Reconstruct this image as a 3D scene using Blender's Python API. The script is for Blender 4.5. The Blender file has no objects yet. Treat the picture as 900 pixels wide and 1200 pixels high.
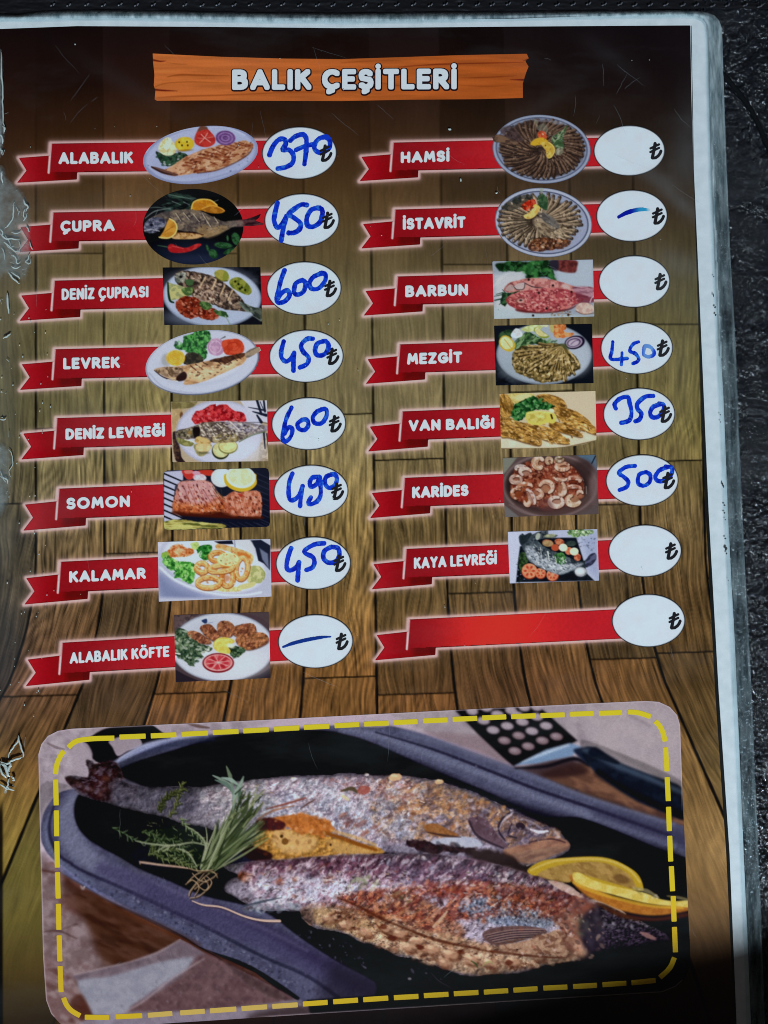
import bpy, math, random
import numpy as np

# ------------------------------------------------------------------ camera, world, lamp, exposure
scene = bpy.context.scene
COL = scene.collection
CAM_H = 0.24
F_PX, CX, CY = 900.0, 450.0, 600.0
ROT = [math.radians(a) for a in (1.717, -3.254, -2.090)]
cd = bpy.data.cameras.new('camera')
cam = bpy.data.objects.new('camera', cd); COL.objects.link(cam)
cam.location = (0, 0, CAM_H); cam.rotation_euler = ROT
cd.sensor_fit = 'VERTICAL'; cd.sensor_height = 36; cd.sensor_width = 27; cd.lens = 27
cd.clip_start = 0.01; cd.clip_end = 20
scene.camera = cam

world = bpy.data.worlds.new('World'); scene.world = world; world.use_nodes = True
wb = world.node_tree.nodes['Background']
wb.inputs['Color'].default_value = (1.0, 0.93, 0.92, 1); wb.inputs['Strength'].default_value = 0.034

LAMP_POS = (0.30, -2.20, 1.80)          # a lamp above the near side of the table
ld = bpy.data.lights.new('ceiling_lamp', 'AREA'); ld.shape = 'DISK'; ld.size = 0.32
ld.color = (0.71, 0.88, 1.0); ld.energy = 112.0
lamp = bpy.data.objects.new('ceiling_lamp', ld); COL.objects.link(lamp)
lamp.location = LAMP_POS
from mathutils import Vector
lamp.rotation_euler = (Vector(LAMP_POS)).to_track_quat('Z', 'Y').to_euler()
scene.cycles.filter_width = 1.0
vs = scene.view_settings
vs.view_transform = 'Standard'; vs.look = 'None'; vs.exposure = 0; vs.gamma = 1; vs.use_curve_mapping = False

# ------------------------------------------------------------------ measuring: photo point -> point on the plane z
def euler(rx, ry, rz):
    c, s = math.cos, math.sin
    X = np.array([[1,0,0],[0,c(rx),-s(rx)],[0,s(rx),c(rx)]]); Y = np.array([[c(ry),0,s(ry)],[0,1,0],[-s(ry),0,c(ry)]])
    Z = np.array([[c(rz),-s(rz),0],[s(rz),c(rz),0],[0,0,1]])
    return Z @ Y @ X
RM = euler(*ROT)
def plane(px, z):
    """px (n,2) measured in the 900x1200 photograph -> (n,3) on the horizontal plane z"""
    px = np.asarray(px, float); z = np.broadcast_to(np.asarray(z, float), (len(px),))
    d = np.stack([(px[:,0]-CX)/F_PX, -(px[:,1]-CY)/F_PX, -np.ones(len(px))], 1) @ RM.T
    t = (z-CAM_H)/d[:,2]
    return np.stack([d[:,0]*t, d[:,1]*t, z], 1)
PX = 0.000268                          # metres per photo pixel near the page centre

# ------------------------------------------------------------------ colour: what a colour patch reads under this lamp -> ink reflectance
ILL = np.array([0.575, 0.735, 0.855]); VEIL = np.array([0.003, 0.0035, 0.0045])
def lin(c):
    c = np.asarray(c, float)/255.0
    return np.where(c <= 0.04045, c/12.92, ((c+0.055)/1.055)**2.4)
def ink(c):
    return np.clip((lin(c)-VEIL)/ILL, 0.002, 0.88)
def hx(c):
    if isinstance(c, str):
        c = c.lstrip('#'); return np.array([int(c[i:i+2], 16) for i in (0,2,4)], float)
    return np.array(c, float)

# ------------------------------------------------------------------ noise
_T = np.random.RandomState(7).rand(256, 256)
def vnoise(x, y, seed=0):
    xi = np.floor(x).astype(np.int64); yi = np.floor(y).astype(np.int64)
    fx = x-xi; fy = y-yi; fx = fx*fx*(3-2*fx); fy = fy*fy*(3-2*fy)
    xi += seed*37; yi += seed*91
    a = _T[yi & 255, xi & 255]; b = _T[yi & 255, (xi+1) & 255]; c = _T[(yi+1) & 255, xi & 255]; d = _T[(yi+1) & 255, (xi+1) & 255]
    return (a*(1-fx)+b*fx)*(1-fy)+(c*(1-fx)+d*fx)*fy
def fbm(x, y, seed=0, octv=4):
    s = 0; a = 0.5; t = 0
    for k in range(octv):
        s = s+a*vnoise(x*(2**k)+k*17.3, y*(2**k)+k*9.1, seed+k); t += a; a *= 0.55
    return s/t
def sstep(a, b, x):
    t = np.clip((x-a)/(b-a), 0, 1); return t*t*(3-2*t)

# ------------------------------------------------------------------ 2D fields (positive inside)
def pts(p):
    if isinstance(p, str): p = [tuple(float(v) for v in q.split(',')) for q in p.split()]
    return np.asarray(p, float)
def curve(p, closed=False, n=5):
    p = pts(p); m = len(p); out = []
    if m < 3: return p
    rng = range(m) if closed else range(m-1)
    for i in rng:
        if closed: a, b, c, d = p[(i-1) % m], p[i], p[(i+1) % m], p[(i+2) % m]
        else: a, b, c, d = p[max(i-1,0)], p[i], p[i+1], p[min(i+2, m-1)]
        for k in range(n):
            t = k/n
            out.append(0.5*((2*b)+(-a+c)*t+(2*a-5*b+4*c-d)*t*t+(-a+3*b-3*c+d)*t**3))
    if not closed: out.append(p[-1])
    return np.array(out)
def f_poly(X, Y, P):
    d2 = np.full(X.shape, 1e18); ins = np.zeros(X.shape, bool); n = len(P)
    for i in range(n):
        ax, ay = P[i]; bx, by = P[(i+1) % n]
        ex, ey = bx-ax, by-ay; L = ex*ex+ey*ey+1e-12
        t = np.clip(((X-ax)*ex+(Y-ay)*ey)/L, 0, 1)
        d2 = np.minimum(d2, (X-ax-t*ex)**2+(Y-ay-t*ey)**2)
        if (ay > by) != (ay < by) or ay != by:
            c = ((ay > Y) != (by > Y))
            if ey != 0: ins ^= c & (X < ax+ex*(Y-ay)/ey)
    d = np.sqrt(d2)
    return np.where(ins, d, -d)
def f_line(X, Y, P, w, pn=2):
    """capsule chain, w full width (number or one per point)"""
    w = np.broadcast_to(np.asarray(w, float), (len(P),)) if np.ndim(w) else np.full(len(P), float(w))
    out = np.full(X.shape, -1e9)
    for i in range(len(P)-1):
        ax, ay = P[i]; bx, by = P[i+1]; ex, ey = bx-ax, by-ay; L = ex*ex+ey*ey+1e-12
        t = np.clip(((X-ax)*ex+(Y-ay)*ey)/L, 0, 1)
        r = (w[i]*(1-t)+w[i+1]*t)/2
        dx, dy = X-ax-t*ex, Y-ay-t*ey
        out = np.maximum(out, r-(np.sqrt(dx*dx+dy*dy) if pn == 2 else (np.abs(dx)**pn+np.abs(dy)**pn)**(1/pn)))
    return out

# ------------------------------------------------------------------ printed pictures, painted as arrays of ink colour
class Art:
    def __init__(s, x0, y0, x1, y1, den, base, seed=1):
        s.x0, s.y0, s.den = x0, y0, den
        s.w = int((x1-x0)*den)+2; s.h = int((y1-y0)*den)+2
        s.X, s.Y = np.meshgrid(x0+np.arange(s.w)/den, y0+np.arange(s.h)/den)
        s.C = np.empty((s.h, s.w, 3)); s.C[:] = hx(base)
        s.o = (0, 0, 1.0); s.rs = np.random.RandomState(seed); s.k = 0; s.ts = (.12, 1.0)
    def T(s, ox, oy, k): s.o = (ox, oy, float(k)); return s
    def m(s, p):
        p = pts(p); return p/s.o[2]+np.array(s.o[:2])
    def win(s, lo, hi):
        a = max(0, int((lo[0]-s.x0)*s.den)); b = min(s.w, int((hi[0]-s.x0)*s.den)+2)
        c = max(0, int((lo[1]-s.y0)*s.den)); d = min(s.h, int((hi[1]-s.y0)*s.den)+2)
        return (slice(c, max(c, d)), slice(a, max(a, b)))
    def lay(s, sl, al, col, tex, shade=None):
        X, Y = s.X[sl], s.Y[sl]
        c = np.empty(X.shape+(3,)); c[:] = hx(col)
        for t in (tex or ()):
            c2, sc, thr, amt = t[:4]; an = math.radians(t[4]) if len(t) > 4 else 0; asp = t[5] if len(t) > 5 else 1.0
            s.k += 1
            u = (X*math.cos(an)+Y*math.sin(an))/(sc*asp); v = (-X*math.sin(an)+Y*math.cos(an))/sc
            m = sstep(thr-s.ts[0], thr+s.ts[0], fbm(u, v, s.k % 200, 3))*amt*s.ts[1]
            c = c*(1-m[...,None])+hx(c2)*m[...,None]
        al = al[...,None]
        s.C[sl] = s.C[sl]*(1-al)+c*al
    def p(s, col, P, soft=0.7, warp=0, ws=4, tex=None, a=1.0, sm=True):
        P = s.m(P); P = curve(P, True, 4) if sm else P
        e = soft+abs(warp)+1
        sl = s.win(P.min(0)-e, P.max(0)+e); X, Y = s.X[sl], s.Y[sl]
        if X.size == 0: return s
        if warp:
            s.k += 1
            X = X+(fbm(X/ws, Y/ws, s.k % 200, 3)-0.5)*2*warp; Y = Y+(fbm(X/ws+40, Y/ws+7, s.k % 200+3, 3)-0.5)*2*warp
        s.lay(sl, sstep(-soft, soft, f_poly(X, Y, P))*a, col, tex)
        return s
    def e(s, col, cx, cy, rx, ry, ang=0, soft=0.7, warp=0, ws=4, tex=None, a=1.0):
        k = s.o[2]; c = np.array([cx, cy])/k+np.array(s.o[:2]); rx /= k; ry /= k
        r = max(rx, ry)+soft+warp+1; sl = s.win(c-r, c+r); X, Y = s.X[sl]-c[0], s.Y[sl]-c[1]
        if X.size == 0: return s
        if warp:
            s.k += 1
            n = (fbm((X+c[0])/ws, (Y+c[1])/ws, s.k % 200, 3)-0.5)*2*warp
        else: n = 0
        t = math.radians(ang); u = X*math.cos(t)+Y*math.sin(t); v = -X*math.sin(t)+Y*math.cos(t)
        q = np.sqrt((u/rx)**2+(v/ry)**2)+1e-6; f = (1-q)*min(rx, ry)+n
        s.lay(sl, sstep(-soft, soft, f)*a, col, tex)
        return s
    def l(s, col, P, w, soft=0.6, tex=None, a=1.0, sm=True):
        P = s.m(P); P = curve(P, False, 5) if sm and len(P) > 2 else P
        w = np.asarray(w, float)/s.o[2]
        if w.ndim: w = np.interp(np.linspace(0, 1, len(P)), np.linspace(0, 1, len(w)), w)
        e = float(np.max(w))/2+soft+1; sl = s.win(P.min(0)-e, P.max(0)+e); X, Y = s.X[sl], s.Y[sl]
        if X.size == 0: return s
        s.lay(sl, sstep(-soft, soft, f_line(X, Y, P, w))*a, col, tex)
        return s
    def specks(s, cols, P, n, r, ang=0, asp=1.6, jit=40, a=0.8, soft=0.5):
        """n small marks scattered inside the outline P; r = (min, max) radius in crop units"""
        Q = curve(s.m(P), True, 3); lo, hi = Q.min(0), Q.max(0); k = s.o[2]
        c = lo+s.rs.rand(n*3, 2)*(hi-lo); c = c[f_poly(c[:,0], c[:,1], Q) > 0][:n]
        for x, y in c:
            rr = (r[0]+(r[1]-r[0])*s.rs.rand()**2)/k; t = math.radians(ang+(s.rs.rand()-.5)*2*jit)
            col = cols[s.rs.randint(len(cols))]; ra = rr*asp
            sl = s.win((x-ra-1, y-ra-1), (x+ra+1, y+ra+1)); X, Y = s.X[sl]-x, s.Y[sl]-y
            if X.size == 0: continue
            u = X*math.cos(t)+Y*math.sin(t); v = -X*math.sin(t)+Y*math.cos(t)
            al = sstep(-soft, soft, (1-np.sqrt((u/ra)**2+(v/rr)**2))*rr)*a*.8
            s.C[sl] = s.C[sl]*(1-al[...,None])+hx(col)*al[...,None]
        return s
    def rough(s, P, amt, sc, ang=0, asp=1.0, warp=0, soft=1.5):
        """light and dark relief of the pictured surface"""
        P = curve(s.m(P), True, 4); sl = s.win(P.min(0)-2, P.max(0)+2); X, Y = s.X[sl], s.Y[sl]
        if X.size == 0: return s
        s.k += 1; an = math.radians(ang)
        u = (X*math.cos(an)+Y*math.sin(an))/(sc*asp); v = (-X*math.sin(an)+Y*math.cos(an))/sc
        n = fbm(u, v, s.k % 200, 4); n = n-fbm(u+0.35/asp, v+0.35, s.k % 200, 4)+(n-0.5)*0.5
        al = sstep(-soft, soft, f_poly(X, Y, P))
        s.C[sl] *= 1+(np.clip(n*amt*2.4, -0.6, 0.7)*al)[...,None]
        return s
    def grain(s, amt):
        s.C *= 1+(s.rs.rand(s.h, s.w, 1)-0.5)*amt; return s
    def blur(s, sig, P=None, soft=1.5, a=1.0):
        """softens the picture (inside the outline P) as its print resolution does"""
        if P is None: sl = (slice(0, s.h), slice(0, s.w))
        else: P = curve(s.m(P), True, 4); sl = s.win(P.min(0)-4, P.max(0)+4)
        g = sig*s.den; n = int(3*g+1); k = np.exp(-.5*(np.arange(-n, n+1)/g)**2); k /= k.sum(); B = s.C[sl]
        for ax in (0, 1):
            pad = [(0,0)]*3; pad[ax] = (n, n); Q = np.pad(B, pad, mode='edge'); L_ = B.shape[ax]
            B = sum(k[i]*(Q[i:i+L_] if ax == 0 else Q[:, i:i+L_]) for i in range(2*n+1))
        al = a if P is None else (sstep(-soft, soft, f_poly(s.X[sl], s.Y[sl], P))*a)[...,None]
        s.C[sl] = s.C[sl]*(1-al)+B*al; return s
    def tone(s, mul=1.0, sat=1.0, con=1.0, P=None, soft=1.5):
        sl = (slice(0, s.h), slice(0, s.w))
        if P is not None: P = curve(s.m(P), True, 4); sl = s.win(P.min(0)-4, P.max(0)+4)
        B = s.C[sl]; g = B.mean(-1, keepdims=True); N_ = (g+(B-g)*sat); N_ = np.clip((N_-95)*con+95, 0, 255)*mul
        al = 1.0 if P is None else sstep(-soft, soft, f_poly(s.X[sl], s.Y[sl], P))[...,None]
        s.C[sl] = B*(1-al)+N_*al; return s
    def veil(s, P, col, sc, thr, amt, ang=0, asp=1.0, w=.10, soft=5):
        """mottling: a second colour breaking through in irregular patches"""
        P = curve(s.m(P), True, 4); sl = s.win(P.min(0)-6, P.max(0)+6); X, Y = s.X[sl], s.Y[sl]; s.k += 1; an = math.radians(ang)
        u = (X*math.cos(an)+Y*math.sin(an))/(sc*asp); v = (-X*math.sin(an)+Y*math.cos(an))/sc; q = fbm(u*.5, v*.5, s.k % 200+9, 2)
        n = fbm(u+q*1.6, v-q*1.6, s.k % 200, 4)
        al = (sstep(thr-w, thr+w, n)*amt*sstep(-soft, soft, f_poly(X, Y, P)))[...,None]
        s.C[sl] = s.C[sl]*(1-al)+hx(col)*al; return s
    def rim(s, P, w, amt, d=(0, 0)):
        """roundness of a pictured body: tone falls off towards its outline, more on the side d"""
        P = curve(s.m(P), True, 4); sl = s.win(P.min(0)-2, P.max(0)+2); X, Y = s.X[sl], s.Y[sl]; f = f_poly(X+d[0], Y+d[1], P); g = f_poly(X, Y, P)
        s.C[sl] *= 1-(amt*np.exp(-np.clip(f, 0, 99)/w)*sstep(-.8, .8, g))[...,None]; return s
    def sample(s, x, y):
        u = np.clip((x-s.x0)*s.den, 0, s.w-1.001); v = np.clip((y-s.y0)*s.den, 0, s.h-1.001)
        i = u.astype(int); j = v.astype(int); fu = (u-i)[:,None]; fv = (v-j)[:,None]; C = s.C
        return (C[j,i]*(1-fu)+C[j,i+1]*fu)*(1-fv)+(C[j+1,i]*(1-fu)+C[j+1,i+1]*fu)*fv

# ------------------------------------------------------------------ field -> flat mesh with a clean contour
def contour_mesh(field, lo, hi, step):
    xs = np.arange(lo[0]-step, hi[0]+2*step, step); ys = np.arange(lo[1]-step, hi[1]+2*step, step)
    X, Y = np.meshgrid(xs, ys); F = field(X, Y); F = np.where(np.abs(F) < 1e-6, 1e-6, F)
    F[0] = F[-1] = -1; F[:,0] = F[:,-1] = -1
    ins = F > 0; H, W = F.shape; vid = np.full(F.shape, -1, np.int64); vid[ins] = np.arange(ins.sum())
    V = [np.stack([X[ins], Y[ins]], 1)]; nv = int(ins.sum())
    # crossings on horizontal and vertical grid edges
    h = ins[:,:-1] != ins[:,1:]; t = F[:,:-1]/(F[:,:-1]-F[:,1:]+1e-30); t = np.clip(t, .02, .98)
    hid = np.full(h.shape, -1, np.int64); hid[h] = nv+np.arange(h.sum()); nv += int(h.sum())
    V.append(np.stack([(X[:,:-1]+t*step)[h], Y[:,:-1][h]], 1))
    v = ins[:-1] != ins[1:]; t = F[:-1]/(F[:-1]-F[1:]+1e-30); t = np.clip(t, .02, .98)
    wid = np.full(v.shape, -1, np.int64); wid[v] = nv+np.arange(v.sum())
    V.append(np.stack([X[:-1][v], (Y[:-1]+t*step)[v]], 1))
    V = np.concatenate(V)
    a, b, c, d = ins[:-1,:-1], ins[:-1,1:], ins[1:,1:], ins[1:,:-1]
    full = a & b & c & d
    j, i = np.nonzero(full)
    quads = np.stack([vid[j,i], vid[j+1,i], vid[j+1,i+1], vid[j,i+1]], 1)
    part = (a | b | c | d) & ~full
    polys = []
    for j, i in zip(*np.nonzero(part)):
        cs = ((j,i),(j+1,i),(j+1,i+1),(j,i+1)); es = (wid[j,i], hid[j+1,i], wid[j,i+1], hid[j,i]); pl = []
        for k in range(4):
            if ins[cs[k]]: pl.append(vid[cs[k]])
            if es[k] >= 0: pl.append(es[k])
        if len(pl) > 2: polys.append(pl)
    return V, quads, polys

def raw_mesh(name, co, quads, polys):
    me = bpy.data.meshes.new(name); co = np.asarray(co, np.float32)
    sizes = np.concatenate([np.full(len(quads), 4, np.int32), np.array([len(p) for p in polys], np.int32)]) if len(polys) else np.full(len(quads), 4, np.int32)
    loops = np.concatenate([np.asarray(quads, np.int32).ravel(), np.array([q for p in polys for q in p], np.int32)])
    me.vertices.add(len(co)); me.vertices.foreach_set('co', co.ravel())
    me.loops.add(len(loops)); me.loops.foreach_set('vertex_index', loops.astype(np.int32))
    me.polygons.add(len(sizes)); st = np.zeros(len(sizes), np.int32); st[1:] = np.cumsum(sizes)[:-1]
    me.polygons.foreach_set('loop_start', st)
    me.update(calc_edges=True)
    return me

def link(name, me, mat, parent=None):
    o = bpy.data.objects.new(name, me); COL.objects.link(o)
    if mat is not None and len(me.materials) == 0: me.materials.append(mat)
    if parent is not None: o.parent = parent
    return o
def printed(name, field, lo, hi, step, z, colour, mat, parent=None):
    """a printed shape lying at height z (m); colour: (r,g,b) / function(x, y) -> (n,3) / Art"""
    V, q, p = contour_mesh(field, lo, hi, step)
    me = raw_mesh(name, plane(V, z), q, p)
    if isinstance(colour, Art): c = colour.sample(V[:,0], V[:,1])
    elif callable(colour): c = colour(V[:,0], V[:,1])
    else: c = np.tile(hx(colour), (len(V), 1))
    rgba = np.ones((len(V), 4), np.float32); rgba[:,:3] = ink(np.clip(c, 0, 255))
    at = me.color_attributes.new('ink', 'FLOAT_COLOR', 'POINT'); at.data.foreach_set('color', rgba.ravel())
    return link(name, me, mat, parent)
def poly_field(P): P = pts(P); return lambda X, Y: f_poly(X, Y, P)
def ell_field(cx, cy, rx, ry, ang=0):
    t = math.radians(ang)
    def f(X, Y):
        x, y = X-cx, Y-cy; u = x*math.cos(t)+y*math.sin(t); v = -x*math.sin(t)+y*math.cos(t)
        q = np.sqrt((u/rx)**2+(v/ry)**2)+1e-9; g = np.sqrt((u/rx**2)**2+(v/ry**2)**2)+1e-9
        return q*(1-q)/g
    return f
def tag(o, label=None, cat=None, group=None, kind=None):
    if label: o['label'] = label
    if cat: o['category'] = cat
    if group: o['group'] = group
    if kind: o['kind'] = kind
    return o
def thing(name, label, cat, loc=(0,0,0)):
    o = bpy.data.objects.new(name, None); COL.objects.link(o); o.location = loc; o.empty_display_size = 0.02
    return tag(o, label, cat)

# ------------------------------------------------------------------ materials
def mat(name):
    m = bpy.data.materials.new(name); m.use_nodes = True; nt = m.node_tree; nt.nodes.clear()
    out = nt.nodes.new('ShaderNodeOutputMaterial'); return m, nt, out
def N(nt, t, **kw):
    n = nt.nodes.new('ShaderNode'+t)
    for k, v in kw.items():
        if k in n.inputs: n.inputs[k].default_value = v
        else: setattr(n, k, v)
    return n
def principled(name, base, rough=0.5, spec=0.4):
    m, nt, out = mat(name); b = N(nt, 'BsdfPrincipled'); b.inputs['Base Color'].default_value = (*base, 1)
    b.inputs['Roughness'].default_value = rough; b.inputs['Specular IOR Level'].default_value = spec
    nt.links.new(b.outputs[0], out.inputs[0]); return m, nt, b

M_INK, nt, b = principled('printed_ink', (.8,.8,.8), 0.6, 0.02)
a = N(nt, 'Attribute', attribute_name='ink'); nt.links.new(a.outputs['Color'], b.inputs['Base Color'])

M_PAPER, nt, b = principled('white_paper', (.78,.80,.80), 0.7, 0.15)
tc = N(nt, 'TexCoord'); n = N(nt, 'TexNoise', Scale=260.0, Detail=4.0); cr = N(nt, 'ValToRGB')
cr.color_ramp.elements[0].color = (.70,.725,.73,1); cr.color_ramp.elements[1].color = (.82,.83,.83,1)
cr.color_ramp.elements[0].position = .3; cr.color_ramp.elements[1].position = .7
nt.links.new(tc.outputs['Object'], n.inputs['Vector']); nt.links.new(n.outputs['Fac'], cr.inputs[0]); nt.links.new(cr.outputs[0], b.inputs['Base Color'])

# ================================================================== the menu: one thing, its printed parts as children
menu = thing('menu', 'laminated fish price menu with red name ribbons, dish pictures and blue handwritten prices', 'menu')
Z_PAPER, Z_BACK, Z_RIB, Z_PIC, Z_OVAL, Z_INK, Z_TEXT = 0.0, 0.00003, 0.00006, 0.00009, 0.00012, 0.00015, 0.00018
Z_FILM = 0.00045

# ------------------------------------------------------------------ tables of measures
OV = [[(350.8,179.3,43.9,31.0),(353.7,258.0,44,31.3),(356.3,337.9,44,31.5),(359,417.4,43.7,31),(361.8,496.5,43.8,31),(364.5,575.7,43.9,31),(367.2,660,44.1,31.2),(369.8,751.6,44.1,31.7)],
      [(737.5,176.5,41.9,29.8),(740.5,252.9,41.9,30.5),(743.4,329.9,42,30.7),(746.2,407.8,42.5,30.9),(749,485.2,42.3,30.8),(752.5,563,42.7,30.5),(755.9,645.6,43,30.8),(760,727.3,43,31.2)]]
RB = [[(59.5,168.3,-.014,34),(61.4,249,-.019,34.2),(62.9,328.9,-.024,34.6),(64,409.3,-.024,35),(66,490,-.031,35.4),(68.4,572.7,-.042,35.6),(70.4,658.4,-.048,36),(72.2,753.3,-.059,36.2)],
      [(460,167.1,-.023,33.2),(462.2,245.6,-.027,33.4),(465.1,324,-.029,33.5),(467.8,403.6,-.033,33.7),(470.7,482.2,-.040,34),(473.3,560,-.040,34.2),(475.3,643.3,-.043,34.2),(479.3,726,-.049,34.4)]]
TX = [[('ALABALIK',68.6,155.8,178.3,192.4,177.6,191.5),('ÇUPRA',70.8,134.3,258.6,272.2,257.2,270.7),('DENİZ ÇUPRASI',72.2,174,338.2,351.8,334.9,348.4),('LEVREK',74,140.4,419.3,432.9,417.8,431.2),
       ('DENİZ LEVREĞİ',76.7,193.3,502.2,515.6,498.6,511.6),('SOMON',77.8,152.2,583.3,597.3,580.4,594),('KALAMAR',81,171,669.3,682.9,664.9,678.2),('ALABALIK KÖFTE',81.6,198.4,764.6,778,756.7,769.6)],
      [('HAMSİ',469.6,526.7,177.8,191.2,176,189.4),('İSTAVRİT',472,545.6,255.6,269.4,253.4,267),('BARBUN',474.9,548.4,334.6,348.4,332.7,346.2),('MEZGİT',477,541.6,413.9,427.4,411.8,425.1),
       ('VAN BALIĞI',478.9,579.3,492.2,505.6,489.2,502.3),('KARİDES',482.9,548.9,570.4,584,567.6,581.2),('KAYA LEVREĞİ',485,582.3,653.4,666.8,647.8,661.2),None]]
def ribbon_shapes(col, row):
    x, y, m, h = RB[col][row]; ang = math.atan(m); k = h/34.7
    R = lambda dx, dy: (x+dx*k, y+dy*k+m*dx*k)
    cx = OV[col][row][0]; w = (cx-x)/k
    main = [R(0,0), R(w,0), R(w,34.9), R(-2.4,33.8)]
    tail = [R(-38.2,16.6), R(-1.2,14.3), R(-2.4,34), R(31.6,34.6), R(31.2,43.4), R(-40.3,46.3), R(-29,31.9)]
    full = [R(-38.2,16.6), R(-1.2,14.3), R(0,0), R(w,0), R(w,34.9), R(31.6,34.9), R(31.2,43.4), R(-40.3,46.3), R(-29,31.9)]
    edge = [R(0,0.3), R(-2.6,34.8)]
    return main, tail, full, edge, R, w

# ------------------------------------------------------------------ printed wood of the page background
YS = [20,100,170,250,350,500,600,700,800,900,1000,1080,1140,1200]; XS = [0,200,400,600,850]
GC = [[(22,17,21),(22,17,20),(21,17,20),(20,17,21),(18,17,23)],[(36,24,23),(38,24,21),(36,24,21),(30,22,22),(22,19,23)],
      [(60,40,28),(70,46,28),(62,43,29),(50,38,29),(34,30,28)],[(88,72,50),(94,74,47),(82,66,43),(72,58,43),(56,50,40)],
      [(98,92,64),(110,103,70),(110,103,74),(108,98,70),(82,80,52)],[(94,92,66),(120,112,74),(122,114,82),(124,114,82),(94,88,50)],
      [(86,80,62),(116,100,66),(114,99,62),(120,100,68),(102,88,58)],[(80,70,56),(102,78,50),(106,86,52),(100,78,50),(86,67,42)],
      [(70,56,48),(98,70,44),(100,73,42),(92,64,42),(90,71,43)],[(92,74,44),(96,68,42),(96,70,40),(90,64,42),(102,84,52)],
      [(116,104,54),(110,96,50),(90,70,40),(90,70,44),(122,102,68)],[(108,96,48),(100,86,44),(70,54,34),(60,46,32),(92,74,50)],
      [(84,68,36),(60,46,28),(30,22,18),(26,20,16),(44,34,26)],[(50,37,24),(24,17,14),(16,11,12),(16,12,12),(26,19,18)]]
GC = np.array(GC, float)
LINES = np.array([42,122,201,280.5,358,437,520,597,672,747,822.0])
BOARD_ENDS = {0:[578,803],1:[297,491,804],2:[247,640],3:[297,579,806],4:[432,650],5:[485,793],6:[255,540,815],7:[310,570,699],8:[465,741],9:[236,600,781],10:[380,551,776],11:[330,690]}
rsW = np.random.RandomState(11)
BTONE = rsW.rand(14, 6)
def wood(x, y):
    fx = np.interp(x, XS, np.arange(5)); i = np.minimum(fx.astype(int), 3); fx = (fx-i)[:,None]
    fy = np.interp(y, YS, np.arange(len(YS))); j = np.minimum(fy.astype(int), len(YS)-2); fy = (fy-j)[:,None]
    c = (GC[j,i]*(1-fx)+GC[j,i+1]*fx)*(1-fy)+(GC[j+1,i]*(1-fx)+GC[j+1,i+1]*fx)*fy
    s = np.where(y < 640, 1, np.where(y < 800, 1+.085*(np.clip(y-640,0,160)/160)**2, 1.085+(y-800)*.00135))
    u = 425+(x-425)/s+(x-425)*.000*y
    u = u-(np.clip(y, 0, 700)-450)*.012-(u-425)*(450-np.clip(y,0,640))*-.00003
    k = np.searchsorted(LINES, u); seg = np.zeros(len(u), int); dj = np.full(len(u), 99.0)
    for b, ends in BOARD_ENDS.items():
        mk = k == b
        for e_ in ends:
            ye = e_-(x[mk]-425)*.03*(e_ > 400); seg[mk] += y[mk] > ye; dj[mk] = np.minimum(dj[mk], np.abs(y[mk]-ye))
    tone = BTONE[k, seg]; off = k*13.7+seg*5.1
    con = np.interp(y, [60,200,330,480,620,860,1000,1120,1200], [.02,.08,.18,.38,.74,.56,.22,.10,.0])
    wav = fbm(u*.03+off, y*.011+off*2, 5, 2)
    g1 = fbm((u+wav*22)*.50+off*3, y*.020+off, 1, 3)
    g2 = fbm((u+wav*18)*.9+off, y*.034, 2, 3)
    cath = .5+.5*np.sin((u*.22+y*.05*(tone-.5)*2+9*fbm(u*.035+off, y*.013+off, 9, 2))*3.0)
    amtc = np.clip((tone-.35)*2, 0, 1)
    g = (g1-.5)*1.15+(g2-.5)*1.15+(cath-.5)*.40*amtc+(fbm(x*.07, y*.05, 17, 3)-.5)*.5
    dark = sstep(.58,.74, fbm((u+wav*18)*.42+off*7, y*.022+off, 14, 3))
    c = c*(1+(tone-.5)*.26)[:,None]
    warm = ((tone-.5)*np.clip((y-560)/200, 0, 1)*15)[:,None]*np.array([.9,.2,-.2]); c = c+warm
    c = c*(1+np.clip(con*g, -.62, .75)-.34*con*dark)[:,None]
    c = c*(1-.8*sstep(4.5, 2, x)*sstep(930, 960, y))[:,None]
    mott = fbm(x*.02, y*.02, 31, 3)-.5; c = c*(1+mott*.22)[:,None]
    # joints between the boards
    dl = np.min(np.abs(u[:,None]-LINES[None]), 1); jw = np.interp(y, [120,220,320,520,1100,1190], [0,.30,.62,.88,.9,0.2])
    jn = .75+.5*fbm(x*.05, y*.09, 33, 2)
    gl = (1-sstep(.95*jn, 2.1*jn, dl))*jw; gj = (1-sstep(.5, 1.4, dj))*jw*.8
    c = c*(1-np.maximum(gl, gj)*.95)[:,None]
    hl = (sstep(1.6, 2.2, dl)*(1-sstep(2.2, 3.6, dl)))*jw*.10; c = c*(1+hl)[:,None]
    return c
PAGE = pts('-14,34.5 90,30.6 250,31.5 400,33 600,31.2 740,30.2 809,29.8 810,100 812.5,200 816,300 819.5,400 823,500 827.5,600 832.5,700 839,810 846,900 851.5,1000 857,1100 861,1200 862,1230 -14,1230')
BIG = pts('45,884 48.5,872 56,862.5 68,856.5 84,854 300,844.2 500,833.8 700,824 757,821.4 772,822.5 785,828.5 793.5,838 797,850 800,935 803.2,1000 806,1060 809,1115 808.5,1132 803,1146 792,1156 776,1162.6 600,1173.5 355,1189 200,1199 110,1205 86,1206.5 70,1199 60,1188 54,1172 50.5,1120 48.5,1040 46.5,960')
BIGF = poly_field(BIG)
art_w = Art(-16, 26, 866, 1232, 1.0, '#000000', 3)
xx, yy = art_w.X.ravel(), art_w.Y.ravel()
art_w.C = wood(xx, yy).reshape(art_w.h, art_w.w, 3)
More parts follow.
